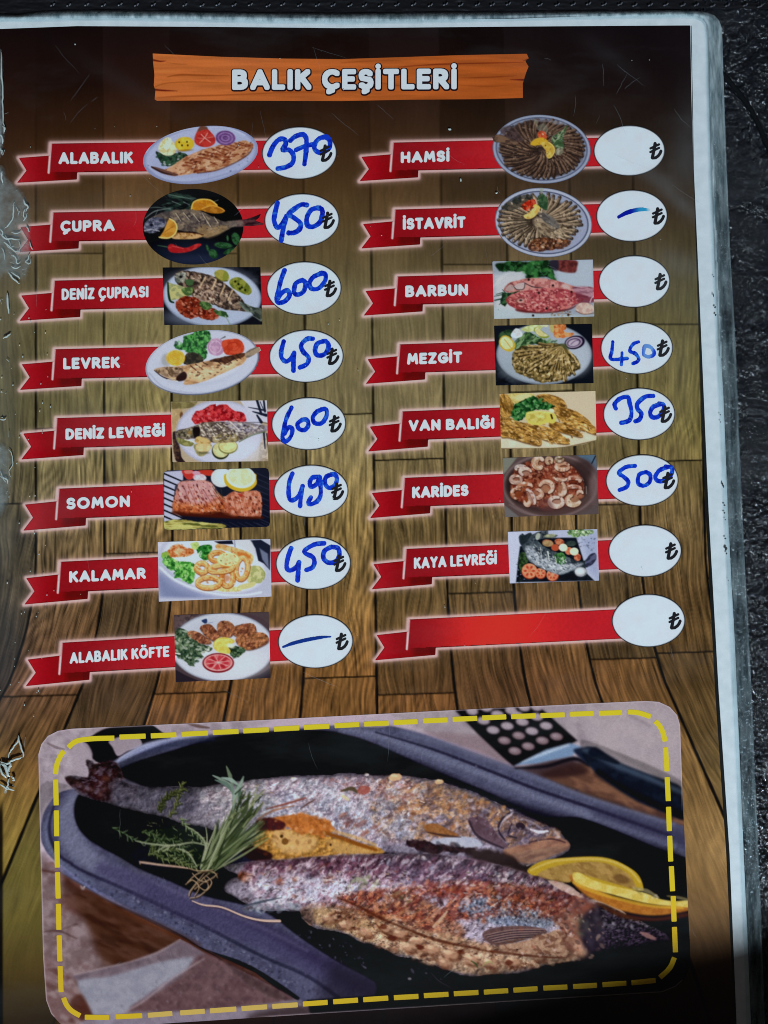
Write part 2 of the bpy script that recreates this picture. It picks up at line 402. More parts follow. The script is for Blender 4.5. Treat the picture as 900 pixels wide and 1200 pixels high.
# soft pinkish-white glow printed round every ribbon
for c_ in (0, 1):
    for r_ in range(8):
        main, tail, full, edge, R, w = ribbon_shapes(c_, r_)
        P = pts(full); sl = art_w.win(P.min(0)-9, P.max(0)+9); d = f_poly(art_w.X[sl], art_w.Y[sl], P)
        a1 = np.where(d < 0, np.exp(-np.clip(-d-1.3, 0, 99)**2/5.2), 1)*.80
        a2 = np.where(d < 0, np.exp(-np.clip(-d, 0, 99)**2/26.0), 1)*.35
        al = np.maximum(a1, a2)[...,None]; art_w.C[sl] = art_w.C[sl]*(1-al)+np.array([222,190,196.])*al
art_w.grain(.07)
def page_field(X, Y):
    return np.minimum(f_poly(X, Y, PAGE), -(BIGF(X, Y)-4))
sheet_pts = pts('-30,21 120,18.5 300,20.5 450,22.5 600,22 740,17.5 815,16.5 824,18.5 829.5,24 831,32 833,120 836.5,220 840,300 844,400 848,470 850,520 853,600 856,660 861.5,760 866.5,880 871.5,1000 876,1100 880,1200 881,1235 -30,1235')

def slab(name, outline, z0, z1, mt, parent):
    P = pts(outline); n = len(P); A = plane(P, z1); Bv = plane(P, z0)
    me = bpy.data.meshes.new(name); me.from_pydata([tuple(v) for v in A]+[tuple(v) for v in Bv], [], [tuple(range(n))[::-1], tuple(range(n, 2*n))]+[(i, (i+1) % n, (i+1) % n+n, i+n) for i in range(n)])
    me.update(); return link(name, me, mt, parent)
sheet = slab('paper_sheet', sheet_pts, -0.00012, Z_PAPER, M_PAPER, menu)
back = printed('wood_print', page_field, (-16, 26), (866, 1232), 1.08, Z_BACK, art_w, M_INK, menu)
# thin dark printed margin line where the page was trimmed
edge_l = pts('809.6,30 812.4,200 819.2,400 827,600 838,810 851,1000 860.6,1200 863.2,1200 855,1000 842.2,810 830.5,600 822,400 813.2,200 810.4,30')
printed('page_edge_print', poly_field(edge_l), edge_l.min(0), edge_l.max(0), .6, Z_BACK+.00001, (26,30,32), M_INK, menu)

# ------------------------------------------------------------------ stroke alphabet (unit cap height, rounded bold)
def arc(cx, cy, rx, ry, a0, a1, n=9):
    t = np.radians(np.linspace(a0, a1, n)); return [(cx+rx*math.cos(v), cy+ry*math.sin(v)) for v in t]
def glyph(ch):
    """(width, strokes) with v up, 0..1"""
    G = {
     'A': (.74, [[(0,0),(.37,1),(.74,0)], [(.14,.30),(.60,.30)]]),
     'B': (.56, [[(0,0),(0,1)], [(0,1),(.26,1)]+arc(.27,.77,.23,.23,90,-90)+[(0,.54)], [(.27,.54)]+arc(.29,.27,.27,.27,90,-90)+[(0,0)]]),
     'C': (.66, [arc(.40,.5,.40,.5,52,308,15)]),
     'D': (.62, [[(0,0),(0,1),(.18,1)]+arc(.18,.5,.44,.5,90,-90,13)+[(.18,0),(0,0)]]),
     'E': (.46, [[(.46,1),(0,1),(0,0),(.46,0)], [(0,.52),(.40,.52)]]),
     'F': (.44, [[(.44,1),(0,1),(0,0)], [(0,.50),(.38,.50)]]),
     'G': (.70, [arc(.40,.5,.40,.5,52,330,15)+[(.74,.46),(.44,.46)]]),
     'H': (.60, [[(0,0),(0,1)], [(.60,0),(.60,1)], [(0,.51),(.60,.51)]]),
     'I': (.0, [[(0,0),(0,1)]]),
     'K': (.56, [[(0,0),(0,1)], [(.52,1),(.02,.47)], [(.20,.62),(.58,0)]]),
     'L': (.42, [[(0,1),(0,0),(.42,0)]]),
     'M': (.78, [[(0,0),(.10,1),(.39,.30),(.68,1),(.78,0)]]),
     'N': (.60, [[(0,0),(0,1),(.60,0),(.60,1)]]),
     'O': (.82, [arc(.41,.5,.41,.5,0,360,25)]),
     'P': (.52, [[(0,0),(0,1),(.25,1)]+arc(.25,.72,.27,.28,90,-90)+[(0,.44)]]),
     'R': (.56, [[(0,0),(0,1),(.25,1)]+arc(.25,.74,.26,.26,90,-90)+[(0,.48)], [(.24,.46),(.56,0)]]),
     'S': (.50, [[(.47,.86)]+arc(.25,.74,.24,.26,50,225,8)+arc(.26,.27,.26,.27,50,-145,9)+[(.02,.10)]]),
     'T': (.56, [[(0,1),(.56,1)], [(.28,1),(.28,0)]]),
     'U': (.58, [[(0,1),(0,.29)]+arc(.29,.29,.29,.29,180,360,11)+[(.58,1)]]),
     'V': (.66, [[(0,1),(.33,0),(.66,1)]]),
     'Y': (.62, [[(0,1),(.31,.46),(.62,1)], [(.31,.46),(.31,0)]]),
     'Z': (.52, [[(0,1),(.52,1),(0,0),(.52,0)]]),
    }
    base = {'Ç':'C','Ş':'S','Ğ':'G','İ':'I','Ö':'O'}.get(ch, ch)
    w, st = G[base]; st = [list(s) for s in st]; dots = []
    if ch in 'ÇŞ': st.append([(w*.55,-.08),(w*.62,-.20),(w*.34,-.30)])
    if ch == 'Ğ': st.append([(.20,1.36),(.30,1.25),(.46,1.25),(.56,1.36)])
    if ch == 'İ': dots.append((0,1.34))
    if ch == 'Ö': dots += [(.24,1.33),(.58,1.33)]
    return w, st, dots
def text_strokes(txt, gap=.40, space=.42):
    x = 0; S = []; D = []
    for ch in txt:
        if ch == ' ': x += space; continue
        w, st, dots = glyph(ch)
        g = gap
        S += [[(x+a, b) for a, b in s] for s in st]; D += [(x+a, b) for a, b in dots]
        x += w+g
    return S, D, x-gap
def lettering(name, txt, xl, xr, yt0, yb0, yt1, yb1, sw, z, col, parent, step=.33, flat=False, grow=0, dxy=(0,0), gap=.40, space=.42):
    S, D, W = text_strokes(txt, gap, space); r = sw/2
    def mp(p):
        t = p[0]/W; x = xl+r+(xr-xl-2*r)*t; ft = (x-xl)/(xr-xl)
        yt = yt0+(yt1-yt0)*ft+r; yb = yb0+(yb1-yb0)*ft-r
        return (x+dxy[0], yb+(yt-yb)*p[1]+dxy[1])
    chains = [np.array([mp(p) for p in s]) for s in S]; dots = [mp(p) for p in D]
    def f(X, Y):
        out = np.full(X.shape, -1e9)
        for c in chains:
            lo, hi = c.min(0)-r-2-grow, c.max(0)+r+2+grow
            mk = (X > lo[0]) & (X < hi[0]) & (Y > lo[1]) & (Y < hi[1])
            if mk.any(): out[mk] = np.maximum(out[mk], f_line(X[mk], Y[mk], c, sw, 3 if flat else 2))
        out = np.maximum(out, -9)
        for d in dots: out = np.maximum(out, r*1.02-np.hypot(X-d[0], Y-d[1]))
        return out+grow
    al = np.concatenate(chains+[np.array(dots)] if dots else chains)
    return printed(name, f, al.min(0)-r-grow-1, al.max(0)+r+grow+1, step, z, col, M_INK, parent)

# ------------------------------------------------------------------ the sixteen name ribbons
NAMES = ['ALABALIK','ÇUPRA','DENİZ ÇUPRASI','LEVREK','DENİZ LEVREĞİ','SOMON','KALAMAR','ALABALIK KÖFTE','HAMSİ','İSTAVRİT','BARBUN','MEZGİT','VAN BALIĞI','KARİDES','KAYA LEVREĞİ','']
for c_ in (0, 1):
    for r_ in range(8):
        main, tail, full, edge, R, w = ribbon_shapes(c_, r_)
        dim = 1.0
        MP, TP, FP, EP = pts(main), pts(tail), pts(full), pts(edge)
        x0, y0, m_, h_ = RB[c_][r_]
        def colr(x, y, MP=MP, TP=TP, EP=EP, x0=x0, y0=y0, m_=m_, h_=h_, dim=dim, R=R, c_=c_, r_=r_):
            k = h_/34.7; u = (x-x0)/k; v = (y-y0-m_*(x-x0))/k
            inm = f_poly(x, y, MP) > 0
            t = sstep(0, 150, u)[:,None]
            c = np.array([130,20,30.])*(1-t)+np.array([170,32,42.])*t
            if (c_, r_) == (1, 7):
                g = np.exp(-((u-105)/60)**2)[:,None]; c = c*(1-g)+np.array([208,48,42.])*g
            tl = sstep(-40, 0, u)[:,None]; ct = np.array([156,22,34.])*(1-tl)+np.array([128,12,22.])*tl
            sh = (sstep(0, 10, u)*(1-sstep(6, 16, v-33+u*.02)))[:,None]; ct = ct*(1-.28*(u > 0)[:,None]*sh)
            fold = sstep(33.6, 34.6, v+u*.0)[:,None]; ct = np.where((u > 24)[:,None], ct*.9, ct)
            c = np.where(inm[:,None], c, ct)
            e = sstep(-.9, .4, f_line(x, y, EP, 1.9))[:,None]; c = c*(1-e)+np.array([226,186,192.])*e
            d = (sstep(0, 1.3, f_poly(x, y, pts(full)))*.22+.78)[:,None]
            n = (fbm(x*.5, y*.5, 60+r_, 2)-.5)[:,None]
            return c*d*(1+n*.10)*dim
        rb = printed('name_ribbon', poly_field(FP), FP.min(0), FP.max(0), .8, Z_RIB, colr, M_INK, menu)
        nm = NAMES[c_*8+r_]
        rb['label'] = ('red ribbon banner lettered ' + nm) if nm else 'blank red ribbon banner with no lettering'
        if TX[c_][r_]:
            t_, xl, xr, a0, b0, a1, b1 = TX[c_][r_]
            S_, D_, W_ = text_strokes(t_)
            sc = (xr-xl)/(W_*13.6); sw = 3.7 if sc > .72 else 3.1
            lettering('lettering', t_, xl, xr, a0, b0, a1, b1, sw, Z_TEXT, (232,208,220), rb)

# ------------------------------------------------------------------ title board
TB = pts('179,62.7 205,64 260,66.6 330,68.6 400,69.3 470,67 540,64.6 617.3,63 619.6,68.4 615.6,71.6 619.4,78 616.4,85.4 614.2,92.6 612.6,98 612.8,114.8 560,116.2 480,116.8 400,118.4 330,118.2 250,117.6 184,118 181.2,116.6 182.2,106.4 180.2,100 181,88 179.3,71')
at = Art(176, 58, 624, 122, 1.6, '#b06a34', 5)
at.C = (np.array([182,104,54.])*(1-sstep(180,620,at.X)[...,None])+np.array([158,82,36.])*sstep(180,620,at.X)[...,None])
at.C *= (1+(fbm(at.X*.02, at.Y*.25, 4, 3)-.5)*.28)[...,None]
at.T(170,55,3.913)
at.l('#7c3c18', '100,138 160,128 260,130 385,132', (1,9,8,2), a=.75); at.l('#8a4a20', '48,182 100,166 220,160 400,166', (5,6,5,2), a=.7)
at.l('#7c3c18', '60,232 160,226 330,222 520,214 700,206 830,214', (3,7,6,5,2), a=.6); at.l('#8a4a20', '100,70 140,78 190,80', (1,4,1), a=.6)
at.l('#5a1812', '36,60 70,66 97,64', (8,6,1)); at.l('#5a1812', '45,196 90,200 148,202', (9,7,1)); at.l('#8a4a20','620,130 700,124 760,128',(2,5,2),a=.6)
at.T(400,60,3.75)
at.l('#7c3c18', '0,50 120,44 260,40', (2,6,2), a=.5); at.l('#5a1a10', '250,70 420,58 640,52 800,48', (2,5,5,1), a=.75)
at.l('#6a2c14', '500,118 600,116 700,112 770,108', (1,5,4,1), a=.75); at.l('#5a1812', '742,124 800,126', (1,8)); at.l('#7c3c18', '520,150 640,154 740,150', (1,5,1), a=.7)
at.l('#7c3c18', '180,140 240,150 330,152', (1,6,1), a=.7); at.l('#4a1610', '800,42 820,36', (1,5)); at.l('#8a4a20','0,190 120,200 300,196 420,200',(1,4,4,1),a=.45)
at.grain(.06)
tb = printed('title_board', poly_field(TB), TB.min(0), TB.max(0), .8, Z_RIB, at, M_INK, menu); tb['label'] = 'orange printed wooden board with the title BALIK ÇEŞİTLERİ'
targs = ('BALIK ÇEŞİTLERİ', 271.9, 535.2, 81.4, 105.4, 80.2, 104.6)
lettering('lettering_outline', *targs, 6.3, Z_RIB+.00003, (30,22,30), tb, step=.4, flat=True, grow=1.5, dxy=(.2,.5), gap=.40, space=.46)
lettering('lettering', *targs, 6.3, Z_RIB+.00006, (196,208,222), tb, step=.4, flat=True, gap=.40, space=.46)

# ------------------------------------------------------------------ price ovals, lira signs, handwriting
HW = {}
def hw(c, r, ox, oy, k, w, *strokes): HW[(c, r)] = (ox, oy, k, w, strokes)
hw(0,0,300,140,7.5,40,'118,312 150,235 200,178 250,175 262,215 235,268 290,268 330,318 318,385 260,420 192,432','302,186 345,150 410,132 442,170 442,250 436,320 425,392','352,268 430,235 520,215','620,152 560,165 518,212 515,258 550,288 605,280 648,238 645,180 615,155')
hw(0,1,300,140,7.5,40,'188,735 166,830 160,895 190,950 240,905 268,850','268,850 240,960 222,1062','446,752 400,748 340,785 288,832 330,862 390,912 382,965 335,995 288,998','560,777 490,792 448,860 452,930 500,943 560,905 583,840 578,790 540,777')
hw(0,2,305,300,7.5,38,'213,127 182,210 160,300 142,380 165,412 220,395 258,345 238,302 190,325 158,372','370,212 312,242 297,320 332,340 382,310 398,240 370,212','550,152 470,182 432,240 452,288 512,285 568,222 572,162 530,150')
hw(0,3,305,300,7.5,38,'206,752 186,830 186,890 225,928 270,900 298,850','300,850 292,930 292,1008','462,727 410,730 360,782 376,840 424,892 410,950 348,980','575,747 502,770 482,840 512,875 570,860 600,800 585,757 550,747')
hw(0,4,310,460,7.5,36,'238,132 195,220 170,320 158,400 185,430 230,390 244,322 212,306 176,360','340,238 292,270 302,318 350,330 384,290 374,242 330,238','530,142 462,168 424,220 442,268 500,270 543,212 543,152 500,148')
hw(0,5,310,460,7.5,37,'245,712 217,790 212,880 227,945 280,930 318,872 335,822','335,822 322,900 312,998','480,742 422,748 398,790 412,828 460,802 484,745 490,800 493,900 460,958 402,983 386,962 408,922','600,718 542,742 532,800 570,840 620,812 636,762 620,722 580,720')
hw(0,6,315,620,7.056,36,'185,158 160,230 147,310 170,343 220,322 250,275','250,275 245,340 238,425','458,118 380,127 302,172 302,200 360,230 378,270 360,318 312,338','520,148 462,180 452,240 492,278 550,270 583,222 575,162 530,148')
hw(0,7,315,620,7.056,(18,28,28,24,10),'120,975 200,945 320,915 440,895 512,890')
hw(1,1,690,140,7.5,(24,34,36,32,22),'262,858 330,822 400,800 460,790 525,795')
hw(1,3,695,370,7.5,(26,30,30),'174,230 166,310 160,382 300,376','255,325 250,430','400,230 350,252 322,310 370,332 398,370 394,400 352,420','450,290 445,340 490,362 538,335 510,280 460,267 445,300')
hw(1,4,695,370,7.5,36,'200,815 190,775 240,727 305,715 322,770 338,850 318,920 248,942','530,705 460,712 392,770 392,820 424,860 410,910 372,928','600,777 532,800 502,850 522,893 578,885 618,830 618,782 580,772')
hw(1,5,700,530,4.8,22,'212,77 160,84 122,115 150,140 174,165 165,195 126,212','275,112 236,126 230,175 265,188 295,165 297,126 270,112','400,82 350,102 326,140 346,163 390,155 418,120 418,87 385,80')
def lira(X, Y, cx, cy, k=1.0):
    f = f_line(X, Y, np.array([(30.9,-8.3),(29.3,.5),(27.6,8.6)])*k+(cx,cy), 3.9*k)
    f = np.maximum(f, f_line(X, Y, np.array([(27.8,9.0),(31.4,8.7),(34.6,6.4),(36.8,3.4),(37.9,.6)])*k+(cx,cy), 3.5*k))
    f = np.maximum(f, f_line(X, Y, np.array([(25.4,-2.6),(35.6,-7.4)])*k+(cx,cy), 2.7*k))
    return np.maximum(f, f_line(X, Y, np.array([(25.2,1.8),(35.6,-3.2)])*k+(cx,cy), 2.7*k))
for c_ in (0, 1):
    for r_ in range(8):
        cx, cy, rx, ry = OV[c_][r_]
        f0 = ell_field(cx, cy, rx, ry, -1.5 if c_ == 0 else -1)
        wc = 1.0
        def oc(x, y, f0=f0, wc=wc, r_=r_):
            e = sstep(.5, 1.7, f0(x, y))[:,None]; n = (fbm(x*.08, y*.08, 80+r_, 3)-.5)[:,None]
            return np.array([26,28,34.])*(1-e)+np.array([192,209,224.])*wc*(1+n*.05)*e
        ov = printed('price_oval', f0, (cx-rx-1, cy-ry-1), (cx+rx+1, cy+ry+1), .75, Z_OVAL, oc, M_INK, menu)
        nm = NAMES[c_*8+r_]; has = (c_, r_) in HW
        if has:
            ox, oy, k, w, strokes = HW[(c_, r_)]
            ch = [curve(pts(s_)/k+np.array([ox, oy]), False, 5) for s_ in strokes]
            wid = [np.interp(np.linspace(0,1,len(c)), np.linspace(0,1,len(w)), w)/k if isinstance(w, tuple) else np.full(len(c), w/k) for c in ch]
            wid = [wv*1.08*(1+.16*(fbm(np.arange(len(wv))*.45, np.full(len(wv), 3.3+i*7+r_), 90, 2)-.5)*2) for i, wv in enumerate(wid)]
            def hf(X, Y, ch=ch, wid=wid):
                out = np.full(X.shape, -9.0)
                for c, wv in zip(ch, wid): out = np.maximum(out, f_line(X, Y, c, wv))
                return out+(fbm(X*.7, Y*.7, 12, 2)-.5)*.5
            def hc(x, y, ch=ch, wid=wid, c_=c_, r_=r_):
                base = np.array([18,56,196.]); b2 = np.array([10,30,160.]); lt = np.array([46,120,206.])
                n = fbm(x*.28, y*.28, 120+r_+c_*9, 3)[:,None]; c = base*(1-sstep(.45,.7,n))+b2*sstep(.45,.7,n)
                m = sstep(.60,.74, fbm(x*.22+7, y*.22, 140+r_+c_*9, 3))[:,None]; c = c*(1-m*.7)+lt*m*.7
                q = np.maximum.reduce(hf_c(x, y, ch, wid))
                core = sstep(0, 1.1, q)[:,None]; c = c*core+(c*.7+np.array([30,80,210.])*.3)*(1-core)
                if (c_, r_) == (1, 1):
                    t = sstep(738, 752, x)[:,None]; c = np.array([10,28,150.])*(1-t)+np.array([40,140,190.])*t; c = c+(np.array([150,190,215.])-c)*sstep(756,760.5,x)[:,None]
                if (c_, r_) == (1, 3):
                    t = (sstep(750, 756, x)*(1-sstep(762, 767, x+y*.35-145)))[:,None]; c = c*(1-t*.7)+np.array([120,175,215.])*t*.7
                if (c_, r_) == (0, 7):
                    t = sstep(0, 2.4, (y-(758.2-(x-332)*.225))*.8+.6)[:,None]; c = np.array([20,50,130.])*(1-t)+np.array([40,100,200.])*t
                return c
            def hf_c(x, y, ch, wid):
                r = [f_line(x, y, c, wv) for c, wv in zip(ch, wid)]
                return r
            al = np.concatenate(ch)
            h = printed('handwritten_price', hf, al.min(0)-4, al.max(0)+4, .36, Z_INK, hc, M_INK, ov)
        printed('lira_sign', lambda X, Y, cx=cx, cy=cy: lira(X, Y, cx, cy, .98), (cx+20, cy-15), (cx+42, cy+15), .33, Z_TEXT, (30,32,38), M_INK, ov)
        PR = ['370','450','600','450','600','490','450','a dash','','a short dash','','450','350','500','','']
        pr = PR[c_*8+r_]
        ov['label'] = ('white price oval on the %s ribbon, marked %s in blue pen' % (nm or 'blank', pr)) if pr else ('white price oval on the %s ribbon with no price written' % (nm or 'blank'))

# ------------------------------------------------------------------ the fifteen dish pictures
DISH = []
def dish(label, outline, art, sm=False):
    P = curve(pts(outline), True, 5) if sm else pts(outline); DISH.append((label, P, art))
def O(ox, oy, k, s): return pts(s)/k+np.array([ox, oy])
def ellp(cx, cy, rx, ry, ang=0, n=72):
    t = np.linspace(0, 2*np.pi, n, endpoint=False); a = math.radians(ang)
    return np.stack([cx+rx*np.cos(t)*math.cos(a)-ry*np.sin(t)*math.sin(a), cy+rx*np.cos(t)*math.sin(a)+ry*np.sin(t)*math.cos(a)], 1)
GREEN = ['#1d3a24','#2c5230','#3f6b3c','#16291c']; DKG = ['#15261c','#20402a','#2d5a38']
D = 1.9
# 1 grilled fillet, lemon, tomato and onion on an oval plate
A = Art(160,140,312,222,D,'#8f9cc0',21).T(160,140,6)
A.e('#7885ae',450,252,408,204,-8,soft=1.2).e('#a3b1d6',450,250,392,190,-8,soft=2).e('#8e9bc4',455,262,330,135,-9,soft=5,a=.8).e('#a9b7da',460,255,300,110,-9,soft=5,a=.8)
A.l('#c0cdec','70,230 130,150 300,80 480,55 640,60 760,110',10,soft=1.2,a=.7).l('#7b88b2','60,330 180,420 330,440 500,420 700,360',12,soft=1.4,a=.6)
A.p('#22302a','140,225 200,250 300,230 360,250 330,290 240,330 180,310 150,270',warp=1.5,tex=[('#3a5a48',3,.5,.9)])
A.specks(['#d0d8e6','#1c3a2a','#2f5a40'],'150,240 300,240 320,290 220,330 160,300',26,(5,12))
A.p('#b48a68','105,332 200,350 330,270 430,225 560,185 700,160 760,150 815,170 818,205 770,260 680,310 560,360 420,378 270,397 180,375',warp=.8,tex=[('#8a4a2e',4,.52,.75,-20,2.2),('#d2b090',3,.58,.7,-15,2)])
A.p('#5a3d3a','102,330 150,338 230,365 290,385 270,398 200,385 120,350',a=.85).l('#3b2a2c','106,333 180,372 250,388',(9,14,6))
for q in ['330,320 390,330','345,300 420,318','380,290 450,300','430,262 520,282','450,240 540,262','480,225 590,250','520,300 570,320','530,205 610,240','560,195 650,222','600,180 690,215','640,175 730,205','690,165 770,190','720,160 800,185','600,290 660,280','660,250 720,245','620,265 690,262']:
    A.l('#6e2c1c',q,(7,13,6),soft=.8,a=.85)
A.l('#4a2a26','430,378 560,358 690,305 780,250 816,200',(8,10,8),soft=.8,a=.6).specks(['#e0c6a8','#7a3a22','#4c2018'],'200,350 430,230 760,155 800,200 640,320 400,370',70,(3,8),-20,2)
A.p('#c9c08c','155,215 170,160 215,125 250,150 280,205 260,245 200,252',tex=[('#e8e4c8',3,.5,.8)]).l('#8e8c58','215,130 225,190 215,245',5,a=.6).p('#e6e6d8','195,185 235,130 245,165 215,215',a=.8)
A.e('#d2b02e',337,172,68,50,-4,warp=.5,tex=[('#e6ca50',5,.5,.7)]).e('#7a5c18',337,218,56,8,-4,a=.6)
for q in [(320,182),(355,158),(360,182),(300,160)]: A.e('#33301c',*q,6,7)
A.p('#a62a28','410,120 440,60 470,45 500,65 550,125 548,170 500,195 445,188 412,165',warp=.4,tex=[('#c8453c',4,.5,.6)]).p('#5a4a3c','430,85 450,45 490,48 500,68 470,72',a=.8)
A.l('#e2a8a0','455,105 480,130 520,160',6,a=.9).l('#e2a8a0','500,95 478,130 445,165',6,a=.9).l('#d89088','430,130 478,132 540,122',5,a=.7)
A.e('#6b4a86',625,130,70,52,4,tex=[('#8a6aa6',4,.5,.6)]); 
for i in range(5): A.l('#a88cc4' if i%2 else '#4a2c68',ellp(625,130,62-i*12,46-i*9,4,16),4,a=.7)
A.specks(['#5a6690'],'60,300 300,430 700,380 840,250 830,180 560,400 200,420',14,(3,5)); A.grain(.09)
dish('oval plate picture of a grilled fillet with lemon, tomato and purple onion', ellp(235,181.6,67.8,33.2,-8), A)
# 2 whole bream with orange slices on a black board, tail reaching past the rim
A = Art(160,212,314,314,D,'#14161c',22).T(160,215,6)
A.e('#1c2438',380,500,260,90,0,soft=8,a=.9).e('#2a3450',420,535,180,34,0,soft=4,a=.6).e('#0e0f14',600,150,160,110,0,soft=8)
A.specks(['#2b4038','#46605a','#1c302a'],'215,75 330,80 410,110 400,190 250,210 190,160',70,(4,10),5,3.4,25)
for q,c in [('60,245 130,195 240,175','#8a9c9c'),('85,172 150,168 240,182','#5e7470'),('222,78 300,92 400,112','#6a8a7c'),('250,125 310,150','#90a4a0'),('330,130 372,150','#8a9c98'),('250,95 330,100','#4e6e5c'),('540,130 575,115','#8c9a92'),('150,185 130,230','#6f7f84')]: A.l(c,q,(4,7,3),a=.8)
A.p('#57504e','50,330 70,270 130,225 220,195 330,182 440,190 520,225 600,262 680,265 750,258 750,300 690,303 620,335 560,362 480,378 440,345 330,335 230,310 170,320 90,345',warp=.6,tex=[('#7d715f',5,.5,.8),('#332e34',6,.55,.6)])
A.p('#8d7450','430,300 560,300 640,300 600,345 500,382 430,350',soft=2.4,a=.8,tex=[('#b39a70',4,.5,.6)])
A.specks(['#9a8c7a','#3a343a','#6c625c'],'250,200 440,200 560,260 660,280 560,340 420,320 250,290',160,(3,7),20,1.8)
for q in ['275,210 310,262','330,205 370,255','398,215 440,268','460,208 520,305','545,235 572,275']: A.l('#d6ccb4',q,(4,8,4),a=.85); A.l('#2c2628',(pts(q)+np.array([12,4])).tolist(),(3,6,3),a=.5)
A.p('#4c5268','55,330 60,280 110,240 190,245 205,290 150,330 110,350',warp=1,tex=[('#8a90a6',3.2,.5,.8),('#23263a',3,.6,.8)]).e('#1a1c2a',105,292,12,10).l('#b4b8c8','56,332 110,325 160,335',5)
A.p('#a8834e','250,350 330,345 440,352 480,362 420,388 310,392 250,385',tex=[('#c9a878',4,.5,.8),('#6e4624',3,.62,.8)]).l('#3c221c','280,342 380,345 470,360',8,a=.8)
A.p('#c48a26','390,180 400,135 450,112 520,118 565,150 560,172 460,190',tex=[('#a86a1c',5,.5,.7)]).l('#e6be5a','386,178 402,132 452,112 520,118 566,152',9)
A.p('#b07828','455,185 520,160 590,170 620,190 600,208 530,210',tex=[('#8a5418',4,.5,.7)]).l('#d8a040','460,178 530,155 590,172 618,192',7)
A.p('#b5802c','230,250 265,270 285,310 270,355 225,385 165,382 190,335 205,300',tex=[('#d09c40',5,.5,.7)]).l('#e8c878','232,248 268,270 284,312 268,356 222,384 160,378',9).l('#7a4a20','200,340 260,300',5,a=.6)
A.p('#a11f26','222,440 245,425 290,440 350,452 420,425 458,428 420,458 350,484 260,488 225,470',tex=[('#c84440',5,.5,.7)]).l('#e08078','250,440 330,458',5,a=.5).l('#3e6048','150,436 215,446',(4,8))
for cx,cy,rx,ry,an in [(610,435,62,22,5),(540,495,36,28,50),(700,390,46,30,70),(500,455,24,10,70),(660,475,50,18,-20),(735,430,30,14,60),(640,385,20,8,85)]: A.e('#1e4028',cx,cy,rx,ry,an,tex=[('#3a6e44',3,.5,.7)]); A.l('#56845a',[(cx-rx*.6*math.cos(math.radians(an)),cy-rx*.6*math.sin(math.radians(an))),(cx+rx*.6*math.cos(math.radians(an)),cy+rx*.6*math.sin(math.radians(an)))],2.5,a=.5)
A.p('#5a3a40','700,262 770,250 875,212 862,240 830,262 895,282 888,290 760,302 700,302',warp=.6,sm=False,tex=[('#2a1a22',3,.5,.9,-10,3)]).p('#8c8078','640,268 740,262 745,298 650,302',soft=1.6,a=.7,tex=[('#5a5450',3,.5,.7)])
A.grain(.09)
dish('black round picture of a whole bream with orange slices and a red chilli', ellp(226.3,265.8,59,44.3,0), A)
# 3 grilled bream, tomato sauce and potatoes, rectangular
A = Art(188,310,312,384,D,'#181b24',23).T(180,305,6.43)
A.specks(['#2a2e3a','#10121a'],'560,55 800,55 800,300',30,(8,20))
A.e('#6e7d96',440,275,372,228,4,soft=1).e('#9fb0cc',440,272,362,218,4,soft=1.5).e('#b0c0d8',430,180,300,110,0,soft=8,a=.6).e('#8e9fbc',300,430,200,60,0,soft=6,a=.5)
A.p('#3c3430','158,120 185,85 260,80 380,100 470,130 560,190 640,260 690,330 700,385 620,378 540,370 460,340 380,310 300,280 250,230 180,180',warp=.9,tex=[('#8c7868',3.6,.5,.85),('#221c1e',4,.6,.7)])
A.p('#a08c7c','290,240 330,190 420,180 470,250 440,330 340,300',soft=2,warp=1.5,a=.8,tex=[('#5c4236',3,.48,.9),('#c8b8a8',3,.6,.7)])
A.specks(['#b8a48e','#3a2a28','#6c5448','#d0c0ae','#241c1e'],'200,110 380,110 540,190 660,330 560,365 330,290',190,(4,10),40,1.6)
A.p('#8c8e84','160,130 180,95 240,90 240,130 220,170 170,165',warp=1,tex=[('#4c5450',3,.5,.9),('#c0c4b8',3,.62,.7)]).e('#17191a',205,125,12,10)
for q in ['470,150 440,220','535,195 500,270','595,225 560,300','390,130 350,200']: A.l('#cfb890',q,(12,18,8),soft=1,a=.85)
A.p('#4c564e','640,310 700,330 760,355 815,365 820,440 800,460 740,400 690,380',warp=.6,tex=[('#78887e',3,.5,.8,35,3),('#242c2c',3,.6,.8,35,3)]).l('#9aa8a0','700,390 800,450',5,a=.6)
A.p('#7a8434','460,90 500,70 550,85 570,130 550,160 500,150 465,125',tex=[('#a0984c',5,.5,.8)]).l('#4c4a22','465,125 510,155 555,155',6)
A.p('#5f6c28','570,160 610,130 660,135 720,190 740,235 710,262 650,240 590,205',tex=[('#8f9440',5,.5,.8)])
for q in [(640,180),(665,205),(615,160),(690,225),(650,215)]: A.e('#1e2216',*q,8,9)
A.p('#8a9468','105,175 150,180 200,190 260,220 280,260 220,280 150,300 120,290',tex=[('#b8b878',4,.5,.8)]).l('#1c3424','108,170 112,250 125,305 150,318',(12,18,12)).p('#3f5c34','210,220 290,200 285,260 240,265',warp=1,tex=[('#7c9858',3,.5,.8)])
A.p('#3e5c3a','240,150 300,150 290,190 250,185',warp=1)
A.p('#6a2418','175,300 240,270 330,290 400,350 470,370 485,430 430,455 340,430 270,440 200,400 170,350',warp=1.4,tex=[('#94402c',3.4,.48,.9),('#3e1612',3,.58,.8)])
A.specks(['#b4664c','#4a1612','#8c3020','#c88a70'],'180,300 330,300 470,380 470,440 280,430 190,380',90,(4,10),20,1.7)
A.p('#34502c','340,315 420,320 440,360 380,370',warp=1.3,tex=[('#5e8048',3,.5,.9)]).p('#2c4a2e','455,380 540,385 560,430 500,420',warp=1.5,tex=[('#567a44',3,.5,.9)]).l('#7f9690','540,420 575,480',8)
A.grain(.1)
